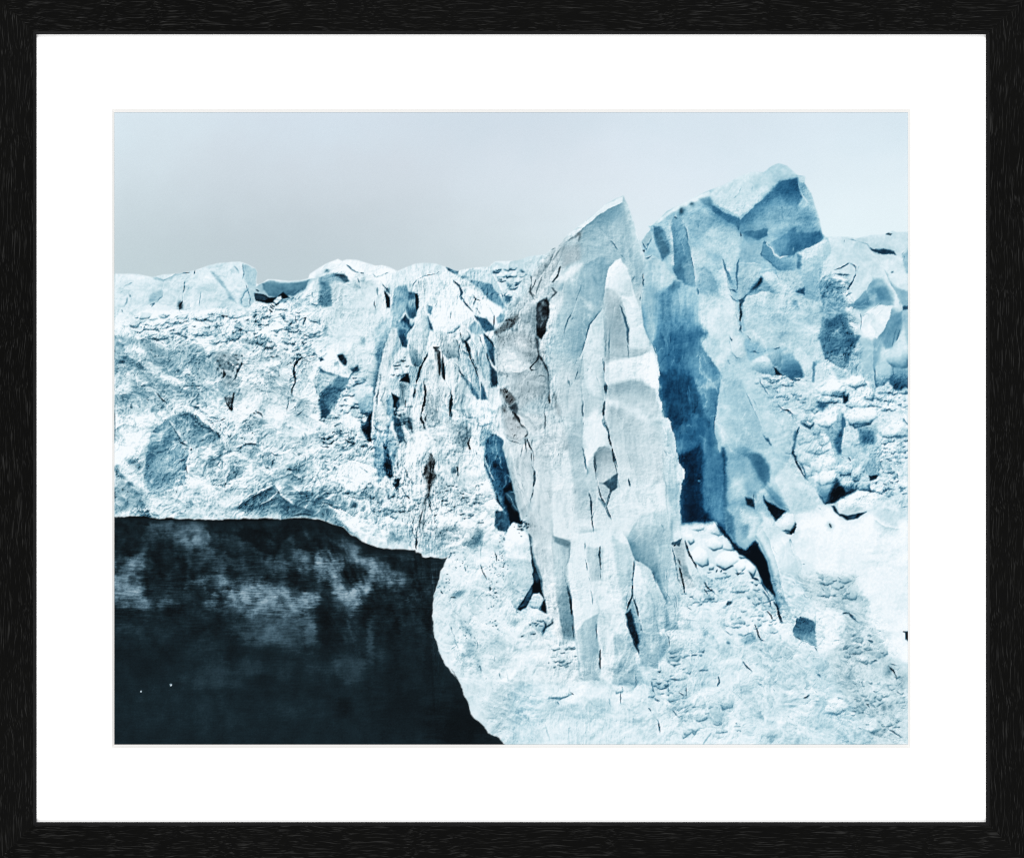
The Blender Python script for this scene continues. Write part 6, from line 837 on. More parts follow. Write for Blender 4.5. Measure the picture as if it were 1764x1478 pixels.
ledges(800, 1120, 40, 110, 40, 62, 14, 10, 46, 4, .66, .45, .1); ledges(850, 1010, 50, 50, 20, 60, 25, 8, 30, 4, .68, .45, 0); ledges(870, 1210, 60, 60, 26, 55, 20, 10, 40, 5, .7, .4, .1); ledges(960, 1220, 60, 40, 14, 20, 30, 12, 44, 5, .74, .4, .1)
ledges(900, 560, 40, 90, 26, 70, 25, 8, 40, 5, .55, .45, -.5); ledges(920, 460, 40, 50, 18, -58, 10, 14, 60, 4, .6, .5, -.4); ledges(900, 700, 30, 60, 14, 70, 25, 8, 34, 5, .6, .4, -.5); ledges(930, 860, 40, 120, 20, 84, 6, 20, 80, 5, .7, .4, -.3)
ledges(1000, 560, 50, 120, 16, 80, 10, 12, 50, 4, .68, .35, .1); ledges(1100, 800, 50, 130, 12, 70, 30, 14, 50, 7, .76, .35, -.1); ledges(1060, 1080, 70, 80, 16, 84, 8, 16, 60, 5, .72, .4, .2)
# ---------------------------------------------------------------- surface texture of the ice
TX('n', 'T', '190,560 560,500 860,700 880,960 190,900', .10); TX('n', 'T', '200,470 440,450 440,530 200,560', .03, 6)
TX('n', 'T', '520,470 840,450 860,700 560,700', .038); TX('r', 'T', '190,535 560,500 560,610 330,600 190,590', .55, 8); TX('d', 'T', '190,590 560,610 560,900 190,900', .07)
TX('r', 'T', '580,640 680,640 720,720 720,840 560,780', .5, 10); TX('n', 'T', '550,750 740,720 840,860 770,960 550,880', .13); TX('v', 'T', '690,570 870,560 850,760 690,780', .045, 10)
TX('r', 'T', '830,450 930,440 900,520 860,540', .6, 5); TX('n', 'T', '860,500 960,420 960,800 870,760', .05, 8)
TX('f', 'T', '930,380 1090,345 1180,900 1180,1170 940,1170', .036, 8); TX('v', 'T', '870,720 1000,720 1000,950 900,930', .02); TX('n', 'T', '750,950 950,930 1000,1160 1100,1170 1100,1285 860,1285 740,1050', .055); TX('d', 'T', '750,980 900,980 930,1285 860,1285 750,1100', .06)
TX('n', 'T', '1110,380 1420,280 1440,600 1280,640 1110,520', .02); TX('f', 'T', '1110,380 1430,290 1440,620 1400,900 1200,940 1130,560', .03); TX('v', 'T', '1100,520 1220,520 1250,900 1130,900', .04, 10)
TX('n', 'T', '1280,500 1420,500 1430,620 1300,620', .045, 8); TX('n', 'T', '1410,470 1460,470 1490,640 1420,640', .13, 6)
TX('r', 'T', '1300,640 1440,640 1380,760', .5, 8); TX('r', 'T', '1520,660 1565,640 1565,860 1510,860', .6, 8); TX('n', 'T', '1300,650 1565,640 1565,900 1380,860', .06, 8)
TX('n', 'T', '1040,990 1340,990 1480,1100 1565,1285 1000,1285', .05); TX('r', 'T', '1160,1000 1290,1040 1360,1100 1330,1285 1100,1285 1130,1120', .35, 14); TX('r', 'T', '1380,980 1480,990 1565,1140 1565,1285 1400,1285 1330,1100', .45, 14)
TX('n', 'T', '1480,880 1565,880 1565,1090 1490,1040', .012, 10); TX('d', 'T', '1330,980 1480,1000 1565,1140 1565,1285 1350,1285', .05)
TX('n', 'T', '1120,700 1170,740 1240,880 1180,900', .02, 6)

def norm(h): return (h - h.mean()) / (h.std() + 1e-6)
def relief(h, ox, oy, occ=.6, r=6):
    """tone of an uneven surface under open sky: brighter where it tips up, darker in its hollows"""
    i = np.roll(np.roll(h, oy, 0), ox, 1)
    return norm(norm(h - i) + occ * norm(h - blur(h, r)))
def sample(a, dx, dy):
    jx = np.clip(np.arange(W)[None] + dx * S, 0, W - 1.001); jy = np.clip(np.arange(H)[:, None] + dy * S, 0, H - 1.001)
    i0 = jy.astype(np.int32); j0 = jx.astype(np.int32); fy = (jy - i0).astype(f32); fx = (jx - j0).astype(f32)
    return (a[i0, j0] * (1 - fx) + a[i0, j0 + 1] * fx) * (1 - fy) + (a[i0 + 1, j0] * (1 - fx) + a[i0 + 1, j0 + 1] * fx) * fy
w1 = fbm(gx, gy, 60, 3, 7); w2 = fbm(gx, gy, 60, 3, 8)
ax_, ay_ = gx + 14 * w1, gy + 14 * w2
# broken edges: the traced planes are pulled about by the roughness of the ice
RM = np.clip(.16 + ch['n'] * 6 + ch['d'] * 4 + ch['v'] * 1.5 + ch['r'] * .6, .16, 1)
gate = np.clip(fbm(gx, gy, 60, 3, 401) * 1.6 + .75, .35, 1.6)
ddx = RM * gate * 7 * fbm(gx, gy, 26, 5, 402, .66); ddy = RM * gate * 7 * fbm(gx, gy, 26, 5, 403, .66)
cm = np.clip(1 - np.hypot((gx - 1175) / 75, (gy - 690) / 170) ** 2, 0, 1) ** .5
ddx += cm * 16 * fbm(gx, gy * .5, 40, 5, 405, .6); ddy += cm * 30 * fbm(gx, gy * .5, 40, 5, 406, .6)
ch['w'] = np.zeros((H, W), f32); ch['z'] = ch['w'].copy()
TX('w', 'T', '1100,420 1230,330 1340,270 1430,420 1450,620 1400,720 1420,880 1280,960 1150,900 1120,600', 1, 16); TX('w', 'T', '1400,420 1580,400 1580,640 1420,640', .8, 12)
TX('z', 'T', '900,480 1080,330 1120,600 1190,900 1180,1170 930,1180 880,760', 1, 14)
ddx += (ch['w'] * 3.2 + ch['z'] * .8) * fbm(gx, gy, 16, 5, 407, .7); ddy += (ch['w'] * 3.2 + ch['z'] * .8) * fbm(gx, gy, 16, 5, 408, .7)
Lm = sample(Lm, ddx, ddy); Tm = sample(Tm, ddx, ddy)
k_ = np.clip((gx - 1090) / 60, 0, 1) * .16 + .12; Lm = (1 - k_) * Lm + k_ * blur(Lm, 7.0); Lm += (.22 + .7 * (k_ - .12)) * (Lm - blur(Lm, 28)); Lm = np.clip(Lm, .02, 1); Lm = Lm + .075 * np.exp(-((Lm - .2) / .17) ** 2)
busy = blur(np.abs(Lm - blur(Lm, 5)), 9); busy = np.clip(busy / .07, 0, 1.6)
patch = np.clip(.62 + 1.0 * fbm(gx, gy, 110, 4, 404, .6) + .45 * busy, .15, 1.7)
hc = fbm(ax_, ay_, 120, 6, 11, .46, True); sc_ = relief(hc, 2, 4, .8, 24)
hn = fbm(ax_, ay_, 44, 6, 12, .58, True) + .5 * fbm(ax_, ay_, 30, 4, 13, .6); sn = relief(hn, 1, 2, .9, 7)
def facets(x, y, lams, seed):
    s = 0; wt = 1.0
    for o, lam in enumerate(lams):
        qx = x + .35 * lam * fbm(x, y, lam * .7, 3, seed + o, .6); qy = y + .35 * lam * fbm(x, y, lam * .7, 3, seed + o + 50, .6)
        f1, f2, dx, dy, idv = worley(qx, qy, lam, seed + o)
        an = idv * 6.283 * 7
        s = s + wt * (.5 * np.cos(an) * dx + (.55 + .5 * np.sin(an)) * -dy + .5 * (np.mod(idv * 13.7, 1) - .5) - .35 * np.clip(1 - (f2 - f1) / .10, 0, 1) * np.clip(2 * dy, 0, 1))
        wt *= .72
    return norm(s)
fc = facets(ax_, ay_ * 1.15, (46, 22, 11), 501); fv = facets(gx + 8 * w1, gy * .24 + 3 * w2, (30, 14), 531)
u_ = (ax_ * .88 + ay_ * .48); v_ = (-ax_ * .48 + ay_ * .88)
hd = fbm(u_ * .4, v_, 44, 6, 21, .54, True); sd_ = relief(hd, 1, 2)
u2 = (ax_ * .9 - ay_ * .44); v2 = (ax_ * .44 + ay_ * .9)
hd2 = fbm(u2 * .4, v2, 40, 6, 23, .54, True); sd2 = relief(hd2, 1, 2)
k_ = np.clip((600 - gx - 60 * w1) / 60, 0, 1) * np.clip((gy + 60 * w2 - 720) / 60, 0, 1)
sd_ = sd_ * (1 - k_) + sd2 * k_
hv = fbm(gx + 7 * w1 + .05 * gy, gy * .13 + 4 * w2, 26, 5, 31, .5) + .3 * fbm(gx + 5 * w1, gy * .5, 18, 4, 32, .55); sv = relief(hv, 2, 1)
hf = fbm(gx + 5 * w2 + .35 * gy, (gy - .4 * gx) * 1.5, 13, 4, 41, .6); sf = relief(hf, 1, 1, .2)
rub = 0
for lam, sd0, am in ((30, 51, 1.0), (16, 52, .8), (9, 53, .5)):
    qx = ax_ + .22 * lam * fbm(gx, gy, lam * .6, 3, sd0); qy = (ay_ + .22 * lam * fbm(gx, gy, lam * .6, 3, sd0 + 1)) * 1.3
    f1, f2, dx, dy, idv = worley(qx, qy, lam, sd0)
    edge = np.clip((f2 - f1) / .25, 0, 1)
    lump = -.28 * dx - .75 * dy
    g_ = np.clip(fbm(gx, gy, 60, 3, sd0 + 5) * 3 + .4, 0, 1) * np.clip((idv - .25) * 4, 0, 1)
    rub = rub + am * g_ * (.24 * lump + .12 * (idv - .6) - .36 * (1 - edge) ** 2 * np.clip(.2 + 1.2 * dy + .4 * dx, 0, 1))
# fine broken crust, its grain following the lie of the ice
TX('c', 'T', '190,560 560,500 700,640 860,760 780,960 560,890 190,900', .085); TX('c', 'T', '560,460 850,440 880,700 860,900 700,800 560,600', .06); TX('c', 'T', '740,960 940,930 1000,1160 1100,1180 1565,1285 860,1285 740,1060', .036)
TX('c', 'T', '1000,1150 1180,980 1300,1000 1480,980 1565,1180 1565,1285 1000,1285', .036); TX('c', 'T', '1300,640 1565,640 1565,880 1450,870', .05); TX('c', 'T', '1110,380 1430,300 1440,620 1300,640', .028); TX('c', 'T', '860,520 960,420 970,800 880,800', .06); TX('c', 'T', '1410,470 1460,480 1480,640 1420,640', .08); TX('c', 'T', '1480,880 1565,900 1565,1080 1500,1040', .012, 10)
TX('c', 'T', '200,470 440,455 440,520 200,540', .025, 6)
TX('v', 'T', '880,560 960,420 1090,360 1160,860 1170,1170 950,1170', .017, 12)
def crust(x, y, seed): return relief(fbm(x + 3 * w2, y + 3 * w1, 13, 4, seed, .62, True) + .5 * fbm(x, y, 8, 3, seed + 9, .6), 1, 1, .8, 3)
c_iso = crust(ax_, ay_, 601); c_dia = crust(u2 * .5, v2, 611); c_ver = crust(gx + 6 * w1, gy * .4, 621); c_dr = crust(u_ * .55, v_, 631)
kv = np.clip(1 - np.abs(gx - 760) / 170, 0, 1) * np.clip((980 - gy) / 80, 0, 1) + .8 * np.clip(1 - np.abs(gx - 1000) / 150, 0, 1); kv = np.clip(kv * 1.6, 0, 1)
kd = np.clip((640 - gx) / 120, 0, 1) * (1 - kv); kr = np.clip((gx - 1280) / 80, 0, 1) * np.clip((gy - 960) / 60, 0, 1)
cn = c_ver * kv + (1 - kv) * (kd * (.55 * c_dia + .55 * c_iso) + (1 - kd) * (kr * (.6 * c_dr + .5 * c_iso) + (1 - kr) * c_iso))
cn = np.where(cn < 0, cn * 1.15, cn * .6)
hb = fbm(gx + 14 * w1 + .06 * gy, gy * .11, 62, 4, 641, .5); svb = relief(hb, 3, 1, .5, 20)
tex = (ch['c'] * cn * np.clip(.45 + .9 * fbm(gx, gy, 95, 4, 650, .6) + .3 * busy, .15, 1.4) + ch['v'] * svb * .6 + ch['n'] * (.34 * sc_ + .40 * patch * sn + .42 * np.clip(patch, .4, 1.3) * fc) + ch['d'] * patch * sd_ * .45 + ch['v'] * (sv * .5 + fv * .7) + ch['f'] * patch * sf * .55 + ch['r'] * rub * .55 + .018 * sc_)
Lm -= .16 * Lm * (1 - Lm) + .015 + .16 * np.clip(ch['n'] + ch['d'], 0, .2)
amp = np.clip(.3 + 1.0 * Lm, .25, 1.1)
tex = tex + ch['c'] * 0
tex = np.where(tex > 0, tex * np.clip((1.02 - Lm) * 3.6, .1, 1), tex * 1.1)
Lm += (tex * amp).astype(f32)
# hairline cracks and pits, gathered where the ice is broken
rough = np.clip((ch['n'] + ch['d'] + .5 * ch['v'] - .03) * 9, 0, 1) * np.clip(busy + .25, 0, 1)
hair = np.abs(fbm(gx + 20 * w1, gy + 20 * w2, 46, 4, 61, .55)); g_ = np.clip(fbm(gx, gy, 55, 3, 62) * 3 - .1, 0, 1)
Lm -= (.34 * rough * g_ * np.clip(1 - hair / .02, 0, 1)).astype(f32)
pin = fbm(gx, gy * .8, 7, 3, 63, .6); g_ = np.clip(fbm(gx, gy, 80, 4, 64) * 2.6 + .15, 0, 1)
Lm -= (.5 * rough * g_ * np.clip((pin - .42) * 5, 0, 1)).astype(f32)
fl = fbm(gx * .8 + gy * .25, gy * 1.25, 5.5, 3, 65, .6); g_ = np.clip(fbm(gx, gy, 48, 4, 66) * 2.6 + .3, 0, 1.2)
Lm -= (.30 * rough * g_ * np.clip((fl - .25) * 4, 0, 1)).astype(f32)
dirt = np.clip(-Tm - .25, 0, .8); gr = fbm(gx, gy * .7, 6, 3, 660, .65); g_ = np.clip(fbm(gx, gy * .6, 40, 4, 661) * 2.4 + .35, 0, 1.2)
Lm -= (.55 * dirt * g_ * np.clip((gr - .12) * 3.5, 0, 1)).astype(f32)
late, LATE = LATE, None
for q_ in late: K(*q_, late=1)
Lm += .007 * norm(fbm(gx, gy, 5, 2, 71))
Lm = np.clip(Lm, .02, 1.0)
Lm += .42 * (Lm - blur(Lm, 1.4)) + .22 * (Lm - blur(Lm, 3)) + .11 * (Lm - blur(Lm, 18)) + .09 * (Lm - blur(Lm, 60))
mot = norm(fbm(gx + 6 * w1, gy + 6 * w2, 20, 5, 420, .68)); k_ = ch['w']
Lm = Lm * (1 - k_) + k_ * (.75 + (Lm - .77) * .84) + k_ * .02 * mot + .04 * k_ * np.exp(-((Lm - .15) / .15) ** 2)
Lm += (.045 - .04 * np.clip((gy - 930) / 80, 0, 1)) * (1 - k_) * (1 - ch['z']) * np.clip((Lm - .35) * 3, 0, 1)
Lm = Lm * (1 - ch['z']) + ch['z'] * (.81 + (Lm - .80) * .9)
Lm = np.clip(Lm, .015, .985)
# ---------------------------------------------------------------- tone -> ink colour
LV = np.array([0, .03, .15, .3, .45, .6, .75, .88, .95, 1.0])
PAL = {-1: [(4, 5, 6), (9, 10, 11), (44, 43, 42), (86, 87, 87), (124, 129, 130), (160, 169, 173), (191, 202, 208), (220, 229, 233), (238, 242, 243), (247, 249, 250)],
       0: [(2, 5, 8), (6, 11, 16), (20, 44, 60), (46, 86, 108), (86, 132, 151), (136, 173, 187), (184, 210, 218), (219, 234, 240), (234, 243, 248), (247, 251, 253)],
       1: [(1, 7, 16), (3, 15, 30), (9, 46, 76), (34, 92, 130), (82, 142, 174), (128, 181, 204), (172, 211, 224), (212, 232, 240), (230, 242, 247), (245, 250, 252)]}
def ink(L, T):
    out = np.zeros(L.shape + (3,), f32)
    for c in range(3):
        v = {k: np.interp(L, LV, [p[c] for p in PAL[k]]) for k in PAL}
        t = np.clip(T, -1, 1)
        out[..., c] = np.where(t < 0, v[0] * (1 + t) - v[-1] * t, v[0] * (1 - t) + v[1] * t)
    return out
Tm = np.where(Tm < 0, Tm * .75, Tm) - .14 * ch['z']; Tm = blur(Tm, 1.5) + .12 * fbm(gx, gy, 60, 4, 81)
rgb = ink(Lm, Tm)
# ---------------------------------------------------------------- sky: thin overcast, brighter to the right
SK = [(200, 200, 213, 229, 236), (550, 200, 208, 222, 231), (880, 200, 203, 218, 227), (1200, 200, 208, 224, 232), (1560, 200, 211, 228, 236), (200, 300, 209, 221, 228), (400, 320, 204, 213, 221), (650, 330, 206, 214, 222), (200, 400, 199, 209, 216), (400, 430, 192, 200, 208), (560, 430, 194, 202, 210), (700, 430, 200, 207, 215), (880, 420, 213, 220, 227), (880, 300, 212, 221, 230), (1000, 330, 219, 227, 235), (1200, 280, 219, 229, 238), (1130, 380, 226, 233, 241), (1480, 330, 226, 236, 242), (1500, 390, 230, 238, 244), (1400, 250, 216, 230, 238), (200, 460, 196, 205, 212)]
sw = np.zeros((H, W), f32); sc = np.zeros((H, W, 3), f32)
sx = gx + 30 * w1; sy = gy + 22 * w2
for x, y, *c in SK:
    k = np.exp(-(((sx - x) / 150) ** 2 + ((sy - y) / 75) ** 2)) + 1e-7
    sw += k; sc += k[..., None] * np.array(c, f32)
sky = sc / sw[..., None] * np.array([.988, 1.002, 1.001], f32) + (2.6 * fbm(gx * .4 + .3 * gy, gy, 110, 5, 91) + .5 * fbm(gx, gy, 3, 1, 92))[..., None]
sky[..., 0] += 2.4 * (330 - gy) / 130; sky[..., 1] += 1.6 * (gy - 330) / 130
q = SKYLINE
qs = np.concatenate([q, np.array([[1700, 400], [1700, 100], [100, 100], [100, 470]], f32)])
b, m = mask_poly(qs, .9, .25)
m = m[..., None]; rgb[b] = rgb[b] * (1 - m) + sky[b] * m
# ---------------------------------------------------------------- water: dark, with the ice mirrored in it
iceL = Lm
Lm = np.full((H, W), .125, f32); Tm = np.zeros((H, W), f32)
kx, ky = wx.copy(), wy.copy()
strk = fbm(gx * .12, gy, 3.4, 3, 301, .6)                      # ripples stretch sideways
wx = 9 * fbm(gx * .6, gy * 1.2, 24, 5, 302, .6) + 7 * strk * np.clip((gy - 930) / 120, .1, 1); wy = 6 * fbm(gx * .8, gy * .6, 22, 4, 303, .6)
tear = fbm(gx * .32 + 4 * strk, gy * 1.15, 17, 5, 311, .68) + .45 * fbm(gx, gy * .35, 22, 4, 312, .6)
def wblob(x, y, rx, ry, L, a, ang):
    c = pts('W', f'{x},{y}')[0]; b = box(c[None], max(rx, ry) * 2.4)
    if b is None: return
    ca, sa = math.cos(math.radians(ang)), math.sin(math.radians(ang))
    ex = gx[b] + .8 * wx[b] - c[0]; ey = gy[b] + .8 * wy[b] - c[1]
    e = np.sqrt(((ex * ca + ey * sa) / rx) ** 2 + ((ey * ca - ex * sa) / ry) ** 2) + .75 * tear[b]
    m = np.clip((1.35 - e) / 1.0, 0, 1); put(b, m * m * (3 - 2 * m) * min(a * 1.05, .95), L)
for x, y, rx, ry, L, a, an in ((300, 60, 60, 12, .2, .5, 0), (310, 130, 60, 20, .33, .8, 15), (220, 85, 40, 10, .3, .6, 10), (330, 110, 24, 30, .38, .7, -20), (90, 250, 36, 14, .38, .85, 0), (50, 350, 40, 26, .40, .8, 0), (120, 420, 50, 14, .33, .7, 0), (20, 270, 30, 20, .22, .8, 0), (230, 240, 36, 40, .12, .8, 0), (300, 260, 6, 30, .07, .7, 0), (330, 190, 20, 16, .27, .6, 0), (450, 240, 40, 16, .27, .6, 20), (560, 250, 16, 40, .14, .7, -20), (440, 330, 40, 14, .36, .7, 0), (600, 380, 56, 20, .47, .85, 0), (580, 420, 60, 20, .45, .8, 0), (720, 440, 50, 24, .42, .8, 0), (700, 370, 40, 14, .40, .7, 0), (620, 450, 60, 14, .40, .7, 0), (500, 520, 30, 40, .10, .7, 0), (640, 540, 50, 30, .30, .7, 0), (760, 540, 40, 40, .28, .7, 0), (840, 530, 14, 36, .32, .7, 0), (720, 250, 30, 16, .32, .7, 0), (800, 250, 20, 26, .38, .7, -10), (830, 400, 24, 14, .46, .8, 0), (800, 430, 16, 14, .45, .7, 0), (930, 270, 26, 30, .46, .8, -10), (900, 250, 14, 24, .40, .7, 0), (1000, 200, 24, 24, .30, .6, -20), (1020, 400, 30, 26, .48, .85, 0), (1060, 360, 18, 26, .46, .7, 0), (960, 330, 12, 30, .34, .6, 0), (1100, 260, 30, 16, .38, .7, 25), (1180, 300, 36, 14, .40, .8, 15), (1150, 340, 30, 16, .34, .6, 20), (1000, 300, 6, 16, .08, .8, 0), (1010, 350, 8, 10, .1, .7, 0), (700, 180, 60, 26, .12, .6, 20), (780, 320, 40, 16, .14, .6, 0), (860, 120, 40, 18, .14, .5, 0), (1080, 480, 12, 24, .05, .9, 0), (1060, 450, 14, 12, .1, .7, 0), (910, 500, 16, 44, .07, .9, 0), (940, 570, 24, 30, .08, .8, 0), (960, 440, 20, 18, .16, .7, 0), (1010, 560, 18, 20, .2, .6, 0), (1150, 430, 24, 40, .1, .7, 0), (1180, 560, 26, 60, .08, .7, 0), (1100, 600, 8, 40, .24, .7, 0), (1040, 700, 36, 30, .2, .7, 0), (940, 700, 40, 20, .19, .7, 0), (500, 640, 36, 22, .09, .8, 0), (680, 640, 36, 16, .11, .7, 0), (400, 640, 40, 30, .17, .6, 0), (420, 740, 70, 26, .19, .7, 0), (580, 700, 40, 20, .19, .6, 0), (650, 760, 36, 12, .10, .8, 0), (550, 820, 30, 14, .11, .7, 0), (680, 810, 20, 6, .1, .7, 0), (740, 720, 24, 20, .18, .6, 0), (890, 810, 30, 12, .1, .7, 15), (980, 880, 16, 20, .07, .9, 20), (820, 880, 60, 20, .17, .5, 0), (150, 640, 90, 40, .1, .7, 0), (100, 560, 80, 20, .15, .6, 0), (300, 700, 30, 12, .13, .6, 0), (300, 900, 140, 40, .16, .6, 0), (100, 980, 120, 30, .115, .6, 0), (1200, 760, 40, 60, .09, .7, 0), (1300, 400, 30, 60, .12, .6, 0), (1320, 700, 40, 80, .1, .6, 0), (1250, 900, 60, 50, .085, .7, 0), (1500, 950, 60, 60, .05, .8, 0), (1350, 560, 16, 50, .13, .5, 0), (1250, 200, 40, 16, .2, .6, 15), (1350, 260, 24, 30, .18, .6, 0), (1150, 640, 16, 30, .2, .5, 0)):
    wblob(x, y, rx, ry, L, a, an)
wmod = norm(fbm(gx + 4 * strk, gy * .8, 26, 5, 304, .62)); wrip = norm(fbm(gx * .09, gy, 3.0, 3, 305, .6))
xs = WATERLINE[:, 0]; o_ = np.argsort(xs[:34]); ywl = np.interp(gx[0], xs[:34][o_], WATERLINE[:34, 1][o_])[None].astype(f32)
dep = gy - ywl
mir = sample(blur(np.where(iceL > 0, iceL, 0), 2), 10 * strk * np.clip(dep / 120, .1, 1) + 5 * tear, -1.85 * dep + 8 * tear)
mir = mir - blur(mir, 30)
Lm = Lm * (1 + np.clip(1.7 * mir, -.5, .6) * np.exp(-(dep / 170) ** 2) * np.clip(dep / 14, 0, 1)) + .05 * np.clip(mir, 0, 1) * np.exp(-(dep / 120) ** 2)
band = np.exp(-((gy - 1010) / 80) ** 2)
Lm = .008 + .98 * Lm
Lm = Lm * (1 + .13 * wmod * (.4 + band) + .09 * wrip * (.2 + band)) + .004 * norm(fbm(gx, gy, 3, 2, 306))
vert = norm(fbm(gx + 5 * strk, gy * .16, 14, 4, 307)); Lm *= 1 + .07 * vert * np.clip((1060 - gy) / 130, 0, 1)
wx, wy = kx * .9, ky * .9
Lm = np.clip(Lm, .03, .62)
Lm += .3 * (Lm - blur(Lm, 2.5))
E('B', '-60,1195 130,1195 310,1202 380,1215 600,1216 1000,1222 1300,1218 1500,1207', 4.5, .015, .95, 1)
E('D', '-300,1015 0,1030 60,1035 210,1100 340,1195 470,1245 600,1275 720,1285 820,1290 920,1345 1085,1362', 6, .03, .9, 1, p=.9)
K('B', '-200,1190 130,1200 310,1207 380,1222 600,1223 1000,1229 1300,1225 1500,1212 1763,1222', 3.2, .01, .95, soft=1.2, tap=0)
P('W', '238,770 246,770 247,776 239,779', .97, 0, s=.8); P('W', '112,797 118,797 117,802 112,801', .95, 0, s=.7)
PALW = [(3, 5, 7), (5, 9, 12), (21, 36, 43), (62, 86, 99), (110, 138, 153), (146, 170, 182), (186, 204, 214), (220, 232, 239), (236, 244, 248), (248, 251, 253)]
water = np.stack([np.interp(Lm, LV, [p[c] for p in PALW]) for c in range(3)], -1).astype(f32)
wp = np.concatenate([WATERLINE, np.array([[880, 1330], [100, 1330], [100, 890]], f32)])
wx, wy = kx, ky
b, m = mask_poly(wp, .9, 1.5)
m = m[..., None]; rgb[b] = rgb[b] * (1 - m) + water[b] * m
rgb += (.8 * np.random.RandomState(3).randn(H, W))[..., None]      # paper grain
rgb = np.clip(rgb, 0, 255)
# ================================================================ the framed print as an object
import bpy, bmesh
from mathutils import Vector
sc = bpy.context.scene
col = sc.collection
U = .0004                                # metres per photograph pixel
CAM_D = 2.2                              # camera to print surface
CX, CY = 882.0, 739.0                    # picture centre
Z0 = .30                                 # height of the picture centre
def at(px, py, d):
    """photo pixel -> point d metres in front of the print plane"""
    k = U * (CAM_D - d) / CAM_D
    return Vector(((px - CX) * k, -d, Z0 - (py - CY) * k))

def link(name, me, mat, parent):
    o = bpy.data.objects.new(name, me); col.objects.link(o)
    me.materials.append(mat); o.parent = parent
    return o

def new_mat(name):
    m = bpy.data.materials.new(name); m.use_nodes = True
    nt = m.node_tree; bs = nt.nodes['Principled BSDF']
    return m, nt, bs

# printed paper: ink colour stored per vertex
m_print, nt, bs = new_mat('printed_paper')
at_n = nt.nodes.new('ShaderNodeAttribute'); at_n.attribute_name = 'ink'
nt.links.new(at_n.outputs['Color'], bs.inputs['Base Color'])
bs.inputs['Roughness'].default_value = .7; bs.inputs['Specular IOR Level'].default_value = .02

m_mat, nt, bs = new_mat('white_mat_board')
nz = nt.nodes.new('ShaderNodeTexNoise'); nz.inputs['Scale'].default_value = 900; nz.inputs['Detail'].default_value = 3
mx = nt.nodes.new('ShaderNodeMix'); mx.data_type = 'RGBA'
mx.inputs[6].default_value = (.955, .955, .95, 1); mx.inputs[7].default_value = (.975, .975, .97, 1)
nt.links.new(nz.outputs['Fac'], mx.inputs[0]); nt.links.new(mx.outputs[2], bs.inputs['Base Color'])
bp = nt.nodes.new('ShaderNodeBump'); bp.inputs['Strength'].default_value = .05; bp.inputs['Distance'].default_value = .0002
nt.links.new(nz.outputs['Fac'], bp.inputs['Height']); nt.links.new(bp.outputs['Normal'], bs.inputs['Normal'])
bs.inputs['Roughness'].default_value = .9; bs.inputs['Specular IOR Level'].default_value = .05

m_core, nt, bs = new_mat('mat_core_cut')
nz = nt.nodes.new('ShaderNodeTexNoise'); nz.inputs['Scale'].default_value = 500
mx = nt.nodes.new('ShaderNodeMix'); mx.data_type = 'RGBA'
mx.inputs[6].default_value = (.595, .585, .57, 1); mx.inputs[7].default_value = (.63, .62, .605, 1)
nt.links.new(nz.outputs['Fac'], mx.inputs[0]); nt.links.new(mx.outputs[2], bs.inputs['Base Color'])
bs.inputs['Roughness'].default_value = .95; bs.inputs['Specular IOR Level'].default_value = .02

